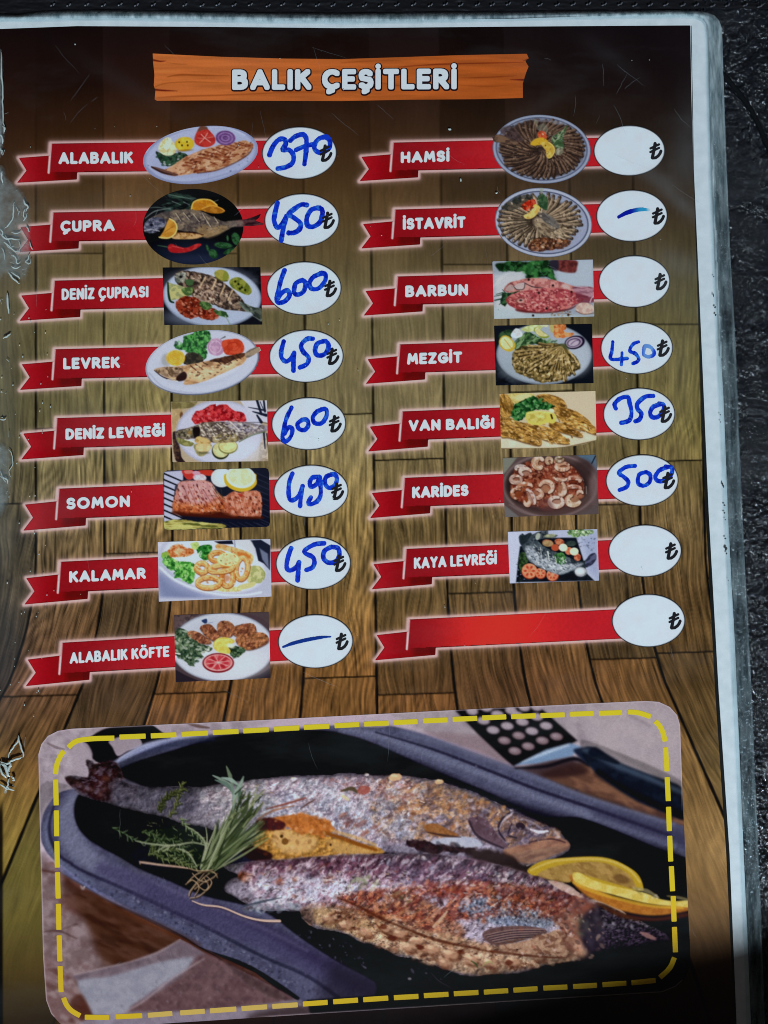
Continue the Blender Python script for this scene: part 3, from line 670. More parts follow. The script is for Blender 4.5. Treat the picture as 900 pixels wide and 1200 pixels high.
dish('rectangular picture of a scored bream with tomato sauce and two potatoes', O(180,305,6.43,'68,55 805,52 820,485 80,488'), A)
# 4 sea bass on an oval plate with parsley
A = Art(164,378,314,470,D,'#b6c2d8',24).T(165,382,6)
A.e('#2c3144',436,260,402,222,-9,soft=.8).e('#b2bed4',432,256,397,218,-9,soft=1).e('#9eabc6',440,262,310,150,-9,soft=2.5).e('#bcc7da',450,258,300,142,-9,soft=5)
A.l('#8f9cba','60,330 160,430 330,470 500,465 680,400 800,300',9,soft=1.5,a=.7)
A.p('#3f6a44','330,180 360,190 440,235 470,210 400,130 340,150',a=0)
A.p('#2c5e34','230,135 265,125 300,130 310,80 350,50 380,40 430,30 480,40 492,90 460,140 470,200 430,240 380,215 330,180 270,165',warp=2.2,ws=5,tex=[('#4fa04e',3.4,.5,.9),('#163a22',3.2,.6,.9)])
A.specks(['#57a854','#2a6a36','#7fc474','#183c24'],'240,130 320,80 400,40 480,50 480,120 430,200 340,180',90,(6,14),30,1.5,90)
A.p('#2c2a26','320,195 390,190 440,230 420,262 330,272 300,262',warp=.8,tex=[('#4a4638',3,.5,.8)])
A.e('#8a8f90',180,240,36,46,0,soft=2,a=.6).e('#d6a634',245,225,66,56,0,warp=.4,tex=[('#e8c45c',4,.5,.6)])
for rr in (50,34,20): A.l('#b0801c',ellp(242,222,rr,rr*.82,0,14),4,a=.6)
A.e('#a684a8',530,148,62,62,0,tex=[('#c4a8c4',4,.5,.6)]).l('#d8c4d8',ellp(525,148,40,42,0,14),5,a=.7)
A.p('#b03a22','570,110 620,92 690,95 722,130 725,175 690,200 610,205 580,170',warp=.6,tex=[('#d4573a',4,.5,.7)]).l('#8c2418',ellp(650,145,40,30,0,12),4,a=.6)
A.p('#b08c64','92,310 150,290 240,285 340,270 450,250 560,228 650,205 740,195 735,250 650,300 560,340 470,380 390,405 320,415 300,400 320,360 290,380 220,375 150,345',warp=.7,tex=[('#cdb08a',5,.5,.8,-15,1.8),('#7e5c40',4,.62,.7,-15,2)])
A.p('#d8c09a','310,360 420,300 560,290 660,240 700,250 560,330 400,385',soft=3,a=.7)
A.p('#342420','480,245 560,222 640,205 730,190 725,215 650,240 600,265 560,258',warp=.8,tex=[('#5a3826',3,.5,.9)])
for q in ['350,280 400,320','385,270 430,300','530,240 590,290','560,235 615,280','600,225 640,262','640,215 680,245','670,205 705,232','440,258 470,272']: A.l('#3a2018',q,(8,12,5),soft=.7,a=.9)
A.p('#8a7460','95,310 150,290 260,290 300,310 270,345 220,365 150,345',tex=[('#b8a284',4,.5,.8),('#54402f',3,.6,.8)]).p('#2c1c1c','250,360 300,320 325,345 310,380 260,388',soft=1).l('#2c2020','95,312 150,355 220,380 270,382',(4,8,5)).e('#4a3a2a',250,300,12,9).l('#e6dcd0','190,375 260,388',5)
A.p('#6a625a','735,190 790,155 832,148 845,170 800,200 745,225',warp=.5,tex=[('#a09078',3,.5,.8,-25,3)]).l('#d8d0c4','838,152 856,178',4).l('#54565c','560,92 592,76',(3,10))
A.specks(['#4a3020','#e6d2b0'],'340,300 600,250 700,230 560,330 380,390',50,(3,7),-15,2); A.grain(.08)
P4 = ellp(237.2,425,67.2,37.2,-9)
dish('oval plate picture of a grilled sea bass with parsley, lemon and tomato', P4, A)
# 5 bass with red peppers and courgette slices
A = Art(195,464,322,546,D,'#a89c86',25).T(195,465,6.92)
A.p('#6c6440','35,40 255,38 220,90 40,100',warp=1,tex=[('#8a8458',5,.5,.8)],sm=False).p('#a4906a','40,100 130,95 120,230 50,290',tex=[('#c0ac84',5,.5,.6)],sm=False).e('#6a4a30',122,150,14,28).p('#2c2024','50,290 90,300 120,480 150,530 90,530 60,450',warp=1,tex=[('#57402f',4,.5,.8)])
A.p('#8a7a62','770,300 825,300 825,525 740,525',tex=[('#c0b49c',5,.5,.8)],sm=False)
A.e('#a0a8c4',430,290,352,262,0,soft=1.4).e('#b4bcd4',435,290,338,248,0,soft=2).e('#c4ccde',620,440,180,110,0,soft=9,a=.7)
A.p('#b8c0d4','600,32 815,30 820,210 740,190 660,120',sm=False,soft=1)
for q,w in [('735,30 770,140',20),('790,35 800,120',16),('665,85 800,110',(4,22,16)),('700,120 810,150',(8,26)),('735,150 770,205',(14,24)),('790,290 800,420',(16,8)),('815,300 828,430',(12,4)),('760,40 790,110',6)]: A.l('#1e2438',q,w,sm=False)
A.p('#a01e28','200,180 215,150 240,120 300,100 370,60 400,55 410,80 450,60 500,75 550,110 600,120 630,135 645,195 560,200 400,200 300,215 230,215',warp=1.6,ws=5,tex=[('#cf4448',4,.5,.9),('#6c1018',3.4,.6,.9)])
A.specks(['#d8565a','#80141e','#c23840','#e88'+'08a'],'215,160 380,75 500,90 620,140 620,190 330,200',80,(5,14),30,1.7,60)
A.p('#6c7040','85,320 150,345 220,375 200,400 150,400 95,370',warp=.6,tex=[('#9c9a60',4,.5,.8)])
A.p('#808058','225,385 360,385 350,430 300,480 250,470',tex=[('#a8a478',4,.5,.7)]).e('#c6ae7c',300,408,62,40,0,tex=[('#e0c898',4,.5,.7)]).e('#4c4a30',300,455,50,12,0,a=.5)
A.e('#2c3420',440,440,72,68,10).e('#b8b884',442,430,66,62,10,tex=[('#d2d2a4',4,.5,.7)]).e('#6c7440',500,405,78,58,0).e('#c4bf84',500,400,72,52,0,tex=[('#dcd8a0',4,.5,.7)]).l('#9c9454',ellp(500,400,58,40,0,14),4,a=.5)
A.p('#5c5248','75,285 130,262 200,245 260,225 330,205 450,200 560,205 640,210 820,240 818,275 720,295 640,335 560,365 450,370 360,370 300,350 240,340 150,345 100,330',warp=.7,tex=[('#8c8478',3.6,.5,.85),('#3a3238',4,.6,.7)])
A.p('#8e8ca0','480,205 600,212 820,240 818,272 700,290 620,300 520,260',soft=2.4,a=.85,tex=[('#b4b4c8',3.4,.5,.8),('#5c5a70',3,.62,.8)])
A.p('#aca070','380,320 480,300 570,310 560,360 400,370',soft=2,a=.8,warp=1,tex=[('#6c6038',3,.5,.9)])
for q in ['295,225 390,310','400,210 480,275','515,200 600,280','270,250 330,320']: A.l('#d6d2ca',q,(9,14,6),soft=.8,a=.9)
A.specks(['#c8c0b0','#2e282c','#77706c','#e0dcd4','#504840'],'270,215 560,215 800,250 620,320 420,350 280,320',230,(4,9),10,1.6)
A.p('#6a6450','78,290 150,265 215,262 230,300 190,330 110,322',tex=[('#a09a80',3.4,.5,.9),('#2c2a24',3,.6,.8)]).p('#1c1618','215,255 270,250 265,330 225,330',soft=1).l('#e0d8c8','150,348 235,365',7).e('#8c7040',190,290,14,16)
A.p('#a08448','250,320 330,340 355,380 240,372',warp=1,tex=[('#cdb47c',3,.5,.8)]).l('#50603c','590,365 700,310 800,285',9,a=.8).l('#221c20','640,208 760,208 820,215',5,a=.7)
A.grain(.1)
dish('rectangular picture of a sea bass with bright red peppers and courgette slices', O(195,465,6.92,'35,40 815,28 826,522 50,530'), A)
# 6 grilled salmon on a ridged pan
A = Art(188,545,320,626,D,'#171b2c',26).T(185,545,6.43)
A.p('#a8b0cc','45,50 190,40 190,110 130,160 110,340 190,400 45,440',sm=False,soft=1)
for i in range(9): A.l('#10131e',[(42,62+i*46),(200,130+i*46)],(12,10),sm=False)
for i in range(10): A.l('#30364e',[(745,60+i*42),(835,100+i*42)],5,sm=False,a=.8)
for i in range(6): A.l('#343a52',[(480+i*60,430),(560+i*60,470)],4,sm=False,a=.6)
A.p('#8c8440','45,430 150,410 330,430 505,450 480,478 300,480 150,490 48,478',warp=.8,tex=[('#b4b86c',3,.5,.9,5,4),('#4c5424',2.6,.6,.9,5,4)])
for q in ['50,440 250,430 480,455','50,455 220,460 400,470','60,470 250,475']: A.l('#c0c480',q,(6,8,3),a=.7)
A.p('#b23230','180,42 265,40 270,95 220,108').p('#d87068','200,42 255,40 260,60 210,65').p('#b03428','305,42 410,38 400,80 340,72').e('#d8a8b8',315,95,50,30,5,tex=[('#f0d0d8',3,.5,.7)]).e('#d090a8',290,60,30,16,5)
A.e('#c2c8d0',480,95,80,72,0).e('#dde2e2',500,85,60,55,0,soft=3,a=.8)
A.p('#c9a428','500,120 530,165 600,198 680,195 740,150 742,100 720,60 520,60').e('#d6d8c4',625,90,112,84,8).e('#c6c8a0',625,88,92,66,8,tex=[('#dadcc0',4,.5,.7)]).l('#eeeede',ellp(625,88,103,76,8,24),7,a=.8)
A.p('#b06a50','150,160 165,130 220,118 380,122 430,180 500,240 560,200 620,205 770,205 778,380 740,395 620,385 560,390 500,370 470,350 400,372 300,370 130,355 112,320 125,240',warp=.8,tex=[('#cf9480',4,.5,.8),('#8c4830',4,.62,.7)])
A.p('#b48c98','160,140 230,120 380,125 440,200 420,260 330,290 160,260 140,200',soft=3,a=.75,tex=[('#caa8b0',4,.5,.8)])
A.p('#b05c30','115,280 200,300 330,300 490,290 500,340 400,365 300,365 130,350',soft=2.4,a=.8,tex=[('#d08450',4,.5,.8),('#6c2c14',3,.6,.8)])
A.p('#4c1c10','120,345 300,360 480,350 600,385 775,385 770,405 500,400 150,378',soft=1.6,a=.85)
for i in range(7): A.l('#5c1c14',[(190+i*38,150+i*8),(250+i*42,300+i*3)],(4,7,4),soft=.8,a=.55)
for i in range(5): A.l('#d89a90',[(205+i*48,140+i*8),(275+i*50,300)],(6,10,6),soft=1,a=.45)
for i in range(6): A.l('#6c2414',[(520+i*45,250-i*5),(560+i*42,375)],(3,6,3),soft=.7,a=.55)
A.specks(['#5a1a14','#dcb0a4','#8c3c28','#3c1410'],'140,170 380,130 500,250 765,215 765,370 500,370 140,340',200,(3,9),55,1.7,30)
A.p('#a02820','600,215 640,225 625,240',a=.8)
for q in ['430,150 440,220','475,180 490,250','440,200 510,262','410,160 470,250','400,230 450,235']: A.l('#3c3a24',q,(4,6,2),a=.95)
A.grain(.1)
P = O(185,545,6.43,'62,46 70,42 810,22 832,34 838,60 845,430 838,456 820,466 500,474 470,482 300,484 150,492 50,484 46,440 40,80 46,56')
dish('rounded picture of grilled salmon pieces with a lemon slice on a ridged pan', P, A)
# 7 fried calamari rings with salad
A = Art(182,628,322,708,D,'#aeb8d0',27).T(180,628,6.2)
A.p('#c4cce0','30,45 450,38 500,100 200,120 40,160',sm=False,soft=3).p('#8f9bc0','38,250 150,330 300,400 450,440 850,440 850,480 40,480',sm=False,soft=3).p('#7380a8','40,290 160,380 320,440 200,465 60,430',soft=6,a=.8).p('#b8c0d6','45,450 400,455 850,430 850,480 40,480',sm=False,soft=3)
A.e('#aab4d0',430,210,400,222,14,soft=2).e('#cdd5e6',440,200,378,200,14,soft=2).l('#e6ecf6','50,230 140,310 290,380 480,425 660,430 780,410',12,soft=1.6,a=.8)
A.p('#1c2032','440,40 570,32 580,60 480,60',sm=False).p('#20263a','700,32 780,28 848,70 845,250 800,200 760,180 740,90',sm=False).p('#6a7694','770,90 830,130 838,240 790,170',sm=False,soft=1.2).l('#8a94ac','588,20 592,95',10).p('#c4ccd8','600,32 700,30 735,110 720,130 610,60',soft=1.6)
A.p('#a8c4d8','850,300 800,230 838,240',a=.3)
A.p('#3d8a38','60,140 75,115 110,120 140,170 180,190 230,185 280,200 300,230 290,330 240,340 190,300 150,310 155,260 100,240 75,200',warp=2,ws=5,tex=[('#7cc862',3.6,.5,.9),('#1c5424',3.4,.6,.9)])
A.p('#2c7a34','310,90 350,70 410,60 425,95 410,140 385,180 340,160',warp=2,ws=5,tex=[('#5cb454',3.4,.5,.9),('#155020',3,.6,.9)]).p('#96b860','270,55 320,50 325,90 285,100',warp=1,tex=[('#bcd88c',3,.5,.8)]).p('#8cb04c','60,130 110,115 120,160 80,170',warp=1)
A.specks(['#84cc68','#2c7430','#b4e094','#1c5424','#58a848'],'75,140 180,190 290,210 280,320 190,300 90,220',110,(6,14),20,1.5,90)
A.p('#c67a48','100,110 150,70 190,60 240,90 290,100 280,135 200,150 130,150',warp=1.8,tex=[('#e8a070',3,.5,.9),('#8c4a20',3,.62,.8)]).specks(['#e8a878','#a4582c','#f0c098'],'110,110 180,65 280,105 250,145 140,145',60,(4,9),20,2.6,80)
for q in ['150,165 220,160 300,150','220,185 290,170 340,130','300,180 320,140 345,110','270,175 280,200','230,150 260,180 320,190','340,150 350,120']: A.l('#dfe6e0',q,(5,9,5),a=.9)
A.p('#9ea86c','690,230 760,220 810,260 800,320 760,345 680,330',warp=1,tex=[('#c8cc98',4,.5,.8)]).l('#7a8448','770,225 808,270 800,320',6,a=.6).p('#c4c488','620,360 740,335 720,370 630,390')
A.p('#d0b070','440,385 520,365 620,375 630,400 500,405',warp=.5,tex=[('#eedca0',3,.5,.8)])
A.p('#d2a468','455,90 460,60 500,62 640,100 720,140 720,190 690,200 560,120',warp=.6,tex=[('#ecc890',4,.5,.8),('#a87038',4,.65,.7)]).p('#c07434','610,120 680,130 700,160 630,160',soft=1.5)
def ring(cx,cy,rx,ry,an,c='#d49a58',w=34):
    E = ellp(cx,cy,rx,ry,an,18); E = np.concatenate([E,E[:1]])
    A.l('#8a5020',E+np.array([2,6]),w+6,a=.8).l(c,E,w,tex=[('#e8bc80',4,.5,.8),('#b87434',4,.62,.7)]).l('#f2d4a0',E+np.array([-3,-7]),w*.25,soft=1,a=.7)
ring(640,235,42,78,8); ring(535,300,42,62,0,'#cc8c4a'); ring(465,150,52,32,0); ring(350,230,40,34,0); ring(490,235,85,24,-6); ring(400,338,82,38,-2)
A.p('#b06428','480,290 520,280 560,300 540,330 500,330',soft=2,a=.6)
A.e('#ecdfa8',540,170,76,48,0).e('#dcd0a0',540,172,62,38,0,tex=[('#c4b888',3,.5,.6)]).e('#5a6a3a',490,180,5,5)
A.specks(['#f0dcb0','#a8682c'],'310,200 460,110 640,170 680,260 600,350 400,380 310,330',80,(3,7),0,1.4); A.grain(.08)
dish('rectangular picture of fried calamari rings with green salad on a white plate', O(180,628,6.2,'30,45 848,22 857,440 38,478'), A)
# 8 fried fish patties, parsley, lemon and tomato
A = Art(195,714,325,804,D,'#4a3c44',28).T(195,715,6.92)
A.p('#5c4c50','62,40 320,30 180,100 90,180 62,220',sm=False,soft=2,tex=[('#3c3036',5,.5,.7)]).l('#2c2228','205,40 160,110',7,a=.7).p('#4e4248','640,20 832,15 834,110 760,60',sm=False).p('#2a2430','70,480 160,530 280,580 75,585',sm=False).p('#2e2832','845,470 845,552 650,560 760,520',sm=False)
A.e('#8894ac',455,300,418,280,0,soft=1).e('#bcc8da',455,300,408,270,0,soft=1.5).e('#cbd5e2',560,430,240,110,0,soft=10,a=.8).e('#a8b4c8',300,130,160,60,-15,soft=8,a=.5)
A.p('#24386a','285,85 325,70 330,100 310,108').l('#6a7ea8','340,105 380,98',3)
def patty(P,c='#8c5438'): A.p('#4a2a20',(pts(P)+np.array([2,8])).tolist(),soft=1.2,a=.7); A.p(c,P,warp=.5,tex=[('#a86e4a',4,.5,.8),('#64362a',4,.6,.8)]); A.rough(P,.35,3.0)
patty('160,190 200,168 260,180 320,220 365,260 330,275 250,265 190,235','#84503a'); patty('270,140 310,115 360,120 400,160 435,215 390,250 340,230 300,190','#7c4630'); patty('412,120 450,88 510,92 550,130 548,180 520,215 460,220 420,190','#8e5a3c')
patty('525,165 570,125 680,105 720,130 725,180 650,200 590,220 545,200','#8c5638'); patty('560,235 620,200 700,180 780,182 822,215 828,255 780,290 700,318 640,320 590,290','#96603a')
A.p('#2a4434','70,180 120,150 160,165 180,220 240,250 300,280 370,300 360,330 290,350 300,385 220,400 230,450 180,450 140,400 75,370 68,260',warp=2.4,ws=5,tex=[('#567052',3.2,.5,.9),('#16281c',3.2,.6,.9)])
A.specks(['#5e7a58','#1e3626','#86a07c','#304e38','#b8c8b8'],'75,190 160,170 240,260 360,310 290,370 220,440 150,400 80,360',150,(5,13),20,1.6,90)
A.p('#3e5e44','500,310 560,290 640,330 560,390 520,360',warp=2,tex=[('#6e8c64',3,.5,.9),('#1c3022',3,.6,.9)]).l('#dfe4e0','75,350 110,355',10).specks(['#dfe6e2'],'280,330 350,320 340,370 290,370',14,(5,12))
A.p('#d0bc48','380,300 385,260 420,228 480,220 545,240 550,262 500,290 520,330 500,355 420,340',tex=[('#e4d870',4,.5,.7)]).l('#efe8a4','392,300 400,262 440,240 520,245',6,a=.7).e('#e8e6cc',520,290,30,16,20,soft=1.5)
A.e('#7e1420',420,428,128,80,0).e('#e6a0a0',420,426,116,68,0).e('#c43a44',420,424,104,58,0,tex=[('#e07a7c',3,.5,.8)])
for an in range(0,360,45):
    t = math.radians(an+10); A.e('#a41e2c' if an % 90 else '#b83040',420+66*math.cos(t),424+36*math.sin(t),24,13,an,soft=1.1,a=.85)
for an in range(0,360,45):
    t = math.radians(an+32); A.l('#f0b8b4',[(420,424),(420+96*math.cos(t),424+54*math.sin(t))],6,a=.7)
A.grain(.08)
dish('rectangular picture of five fried fish patties with parsley, lemon and tomato', O(195,715,6.92,'62,40 830,15 845,550 75,585'), A)
# 9, 10 round plates of small fried fish laid out in a wheel
def wheel(A, cx, cy, rx, ry, n, c0, c1, dark, a0=0, inner=.28, outer=.93, wdt=30, bend=.35, lighttip=False):
    rs = A.rs
    for i in range(n):
        t = 2*math.pi*i/n+a0+rs.rand()*.08; P = []
        for q in (inner, (inner+outer)/2, outer*(.95+.07*rs.rand())):
            tt = t+bend*(q-inner); P.append((cx+rx*q*math.cos(tt), cy+ry*q*math.sin(tt)))
        v = rs.rand(); c = np.array(c0)*(1-v)+np.array(c1)*v
        A.l(dark, (np.array(P)+np.array([3,5])).tolist(), (wdt*.5, wdt*1.05, wdt*.7), soft=.7, a=.9)
        A.l(c, P, (wdt*.35, wdt*.85, wdt*.55), soft=.7, tex=[(tuple(c*.55), 3, .55, .7)])
        A.l(np.minimum(c*1.5+12, 235), (np.array(P)+np.array([-4,-4])).tolist(), (2, wdt*.28, wdt*.1), soft=.7, a=.55 if not lighttip else .75)
        if lighttip: A.e('#2a2426', P[2][0], P[2][1], 13, 10, 0, a=.7); A.e('#a89a90', P[2][0]-3, P[2][1]-3, 4, 4, a=.7)
A = Art(570,130,702,220,D,'#7e8ca8',29).T(570,130,6.92)
A.e('#1a2030',448,310,402,283,4,soft=.6).e('#8f9db8',448,310,396,277,4,soft=.8).e('#2c3650',448,308,372,256,4,soft=.8).e('#8290ac',448,308,366,250,4,soft=1)
A.e('#3c3230',450,305,335,235,3,soft=2,warp=2,ws=6)
wheel(A,450,305,352,245,46,(74,58,50),(108,88,74),'#231c1e',.1,.30,.97,34,.45)
wheel(A,440,310,210,140,24,(82,64,54),(112,90,74),'#261e1e',.3,.15,.95,26,.5)
A.p('#4a3a34','45,210 100,190 180,215 260,250 230,275 120,260 60,250',warp=.6,tex=[('#7c6450',3,.5,.8,15,2)]).p('#3a3032','110,160 170,120 240,150 300,240 200,240',soft=1.4,warp=1,a=.8,tex=[('#54464a',4,.5,.8)])
A.p('#8c9a8c','380,70 420,85 415,120 470,100 500,150 480,190 430,180',soft=1,a=.4).p('#8f9ab0','400,70 600,85 640,110 560,110 520,90 430,88',soft=1.2,a=.5)
A.p('#3c5a3c','530,230 560,190 620,150 650,110 640,170 620,240 630,290 570,310',warp=1.4,tex=[('#8aa080',3,.5,.9),('#1e3224',3,.6,.8)]); A.l('#9cb490','540,270 600,190 640,130',(3,8,3),a=.7).e('#9a9c88',590,330,36,28,-20,tex=[('#5c5a4c',3,.5,.7)])
A.p('#a83c24','415,185 440,160 475,170 492,215 470,240 430,235',warp=.8,tex=[('#d06a44',3,.5,.8)]).e('#e0b898',458,190,6,8)
A.p('#c2a02e','355,270 390,230 450,215 500,245 470,265 400,282').p('#b89c3c','440,262 500,250 545,285 552,335 520,385 490,375 480,320',tex=[('#d8c46c',4,.5,.7)]).l('#dcc878','505,255 545,290 548,340 515,382',6).l('#1c1818','505,392 545,378',8)
A.specks(['#98846e','#1e181a','#6c5848'],'110,200 300,90 600,100 800,250 780,400 560,540 300,520 120,380',150,(3,7),0,1.6,90); A.grain(.1)
P9 = np.concatenate([ellp(634.7,174.8,57.8,40.4,4)])
dish('round plate picture of small dark fried fish in a wheel around a lemon wedge', P9, A)
A = Art(570,215,702,306,D,'#8592ae',30).T(570,215,6.92)
A.e('#1a2030',463,317,398,284,6,soft=.6).e('#a3b0c8',463,317,392,278,6,soft=.8).e('#1e2844',463,317,366,254,6,soft=.7).e('#8f9cb8',463,317,359,248,6,soft=.9)
A.e('#4a403a',430,310,290,200,5,soft=2,warp=2,ws=6)
wheel(A,430,300,345,225,36,(110,96,80),(150,136,114),'#2a2420',.15,.22,.98,38,-.25,True)
A.p('#8a7c66','380,300 480,270 580,320 640,400 560,440 440,400',soft=2,warp=1,a=.9,tex=[('#b4a68c',4,.5,.8,30,2.5),('#4c4238',3,.6,.8,30,2.5)])
A.p('#6f7070','420,240 500,250 590,330 560,370 460,300',soft=1.4,a=.8,tex=[('#3c3e44',3,.5,.8,35,3)])
A.p('#4a2a1c','340,500 400,450 480,440 600,450 690,470 640,520 540,540 420,550 350,540',warp=1.6,a=.85,tex=[('#7c4a2e',3.2,.5,.9),('#2c1814',3,.6,.8)]); A.specks(['#9c6a48','#3a2018','#c09070'],'350,470 480,450 690,470 560,530 380,545',60,(4,12),0,1.6,90)
A.p('#2a302e','130,190 200,130 300,90 380,110 300,170 230,210 150,220',soft=1.4,warp=1.4,a=.85,tex=[('#5c544a',3,.5,.8)])
A.p('#2c4a34','420,100 470,90 500,150 490,215 440,190 420,150',warp=.8,tex=[('#4a6a4a',3.4,.5,.8)]).p('#90a090','430,40 460,40 450,90',a=.7)
A.p('#a8281c','290,180 330,140 390,130 400,165 370,200 320,225',warp=1.2,tex=[('#d45a38',3,.5,.9),('#6c1410',3,.6,.8)]).p('#c4a450','300,260 340,240 380,200 400,170 435,200 400,260 360,285 320,285',tex=[('#e0cc84',4,.5,.7)]).l('#e0c050','382,185 402,172 434,200',10)
A.specks(['#d0c4ac','#2c2622','#7c6e5c'],'120,220 300,110 600,110 780,280 740,420 500,530 250,500 130,380',160,(3,8),0,1.6,90); A.grain(.1)
dish('round plate picture of pale fried fish in a wheel with red pepper and lemon', ellp(636.9,260.8,57.3,40.7,6), A)
# 11 two red mullets
A = Art(574,300,702,380,D,'#8fa0b4',31).T(570,300,6.667)
A.p('#a4b8cc','540,40 835,25 835,260 560,220',sm=False,soft=4).p('#b8c4ce','60,150 300,110 300,490 60,490',sm=False,soft=6).p('#a8c0cc','60,400 400,440 840,470 840,492 60,492',sm=False,soft=3,a=.8).l('#d8e0e4','62,230 140,150 250,120',10,soft=3,a=.5)
A.p('#16301e','75,60 150,45 300,40 480,40 520,100 540,190 480,170 420,165 320,175 290,120 200,120 100,115',warp=2.2,ws=7,soft=1.4,tex=[('#2e6a38',5,.5,.9),('#0c1c12',4,.6,.8)])
A.specks(['#3c8a44','#5aa85c','#1e5428'],'290,70 480,60 530,180 320,170',40,(8,18),0,1.4,90,.7,1).p('#6a2e2e','540,35 700,35 708,90 690,130 600,125 545,100',soft=1.5,tex=[('#4a2024',5,.5,.7),('#8a4440',4,.6,.6)]).p('#2c2a3a','490,40 560,35 560,110 510,100',soft=1.5)
A.p('#b06a68','135,265 170,215 260,185 360,172 480,180 600,205 700,240 838,250 838,345 720,330 500,300 300,290 180,285',warp=.6,tex=[('#cf9690',4,.5,.8),('#8c4448',4,.62,.7)])
A.p('#c0a8a8','600,220 640,230 650,260 590,245',soft=1.4).p('#8e5c70','690,240 838,252 838,345 740,320 680,270',soft=1.4,tex=[('#b88a9c',3,.5,.8,8,3),('#5c3448',3,.62,.8,8,3)]).p('#b8b0b4','215,240 250,215 300,210 290,255 240,262',a=.9).l('#2a2a2c','215,240 240,262 290,258 300,215',5).l('#3c3436','300,210 360,240 440,250',(5,8,4)).l('#5a3c3c','160,240 190,215 215,230',4).p('#a89c9c','160,240 200,225 215,265 150,270',a=.8)
A.p('#16301e','130,290 200,285 260,270 180,330 150,390 110,370 120,320',warp=1.2,tex=[('#3c6c44',3,.5,.9)])
for q in ['62,315 130,300','60,345 130,330','65,350 120,335','75,300 130,285','100,380 140,340','125,262 150,290']: A.l('#1c3a2c',q,(4,9,7))
A.p('#a8404a','155,345 180,310 240,285 340,265 480,250 600,258 690,285 740,320 760,345 700,380 640,410 560,432 440,440 320,438 240,415 180,385',warp=.5,tex=[('#cc7a76',3.4,.5,.85),('#7c2830',3.4,.6,.8)])
A.p('#8c3234','160,360 220,390 240,430 330,440 300,380 230,330 170,320',soft=2,a=.6).p('#74283a','700,290 820,330 838,360 720,370',soft=1.6,a=.8)
A.specks(['#dc9c94','#8c3038','#6a2028','#c06468','#e8b8b0'],'190,330 340,275 560,262 720,330 600,410 340,430 200,380',260,(3,8),10,1.7,30)
A.p('#5c2024','240,415 440,440 640,410 720,372 640,425 440,450 260,435',soft=1,a=.8).l('#7c4a44',ellp(270,350,36,30,0,14),6,a=.9).e('#c89890',268,350,24,18).e('#3c2c30',268,346,12,8).l('#d8887c','170,340 220,370 230,410',5,a=.6)
for q in [(410,288),(520,230),(330,185),(665,280),(470,410),(365,465),(640,460)]: A.e('#2a1818',*q,9,9)
A.e('#b89c94',768,410,72,46,4,tex=[('#d8c4b8',4,.5,.7)]).l('#7c5c50','700,430 760,455 840,445',6).l('#c8a8b8','810,360 822,330 835,318',8).l('#86604a','510,440 600,452 660,440',(3,6,3),a=.7); A.specks(['#9c7c50','#5a4028'],'500,430 680,430 700,470 520,470',18,(3,6))
A.grain(.09)
dish('rectangular picture of two raw red mullets with herbs and garlic', O(570,300,6.667,'47,42 832,28 843,472 60,492'), A)
# 12 fan of fried whiting
A = Art(576,378,702,456,D,'#151a24',32).T(570,375,6.667)
A.specks(['#232a36','#0e1118'],'60,340 120,400 250,500 80,500',30,(8,20)).e('#707e90',450,268,372,238,0,soft=1).e('#93a3b4',450,264,362,228,0,soft=1.6).e('#a4b4c4',700,300,110,120,0,soft=8,a=.7).e('#889aa8',200,400,110,60,30,soft=6,a=.5)
A.p('#1e3424','90,120 150,80 210,85 190,140 120,170',warp=1.6,tex=[('#3c5a3c',4,.5,.9)]).p('#2c4a30','210,210 280,130 330,95 420,140 470,170 560,180 420,190 330,190 250,240',warp=2,ws=5,tex=[('#56804c',3.4,.5,.9),('#162a1c',3,.6,.9)])
A.specks(['#5c8850','#24422a','#86a878','#1a2e20'],'200,220 290,110 440,150 560,165 380,180',70,(5,13),-40,2.2,40)
for q in ['210,250 260,200 300,140','320,180 380,150','440,150 540,160','480,180 560,175']: A.l('#93ad88',q,(4,8,4),a=.7)
A.p('#a8b878','270,80 340,40 420,38 440,60 360,90',warp=1,tex=[('#d0d8b0',4,.5,.8)]).p('#b8c0c8','190,120 230,65 275,90 278,125 230,142',tex=[('#dfe4e6',4,.5,.8)]).p('#c4c8a0','420,42 480,38 470,55')
A.p('#7a8c34','370,80 395,55 440,90 488,125 470,142 420,135').p('#d0cca0','378,78 400,58 440,95 480,122 440,128 400,115',tex=[('#b8ae70',4,.5,.7)])
A.p('#b8a238','98,165 125,125 170,125 215,170 228,210 195,245 150,240 110,210').p('#d4c894','108,165 130,135 165,135 205,175 200,215 150,228 120,200',tex=[('#e6dfba',4,.5,.7)]).l('#a48c38','140,150 195,220',5)
A.p('#b86a38','490,40 540,30 610,30 620,70 600,90 680,100 680,120 610,138 540,140 520,90',warp=1.2,tex=[('#dc9c66',4,.5,.9),('#8c4c24',3.4,.65,.7)]).p('#a8a468','490,40 520,35 530,80 510,100',warp=1)
A.e('#1e1630',690,175,80,52,-12).e('#9c94a8',684,175,66,42,-12).e('#453458',684,176,54,32,-12).e('#a8a0b4',682,178,44,26,-12).l('#544468','660,190 690,165 715,160',5)
A.p('#5c5030','205,270 230,230 300,205 400,195 480,185 560,190 620,200 640,240 700,290 740,370 680,410 600,460 500,490 400,480 300,440 230,400 205,340',warp=2,ws=6,tex=[('#8c7a48',4,.5,.8),('#2e2818',4,.6,.9)])
fx0, fy0 = 590, 215
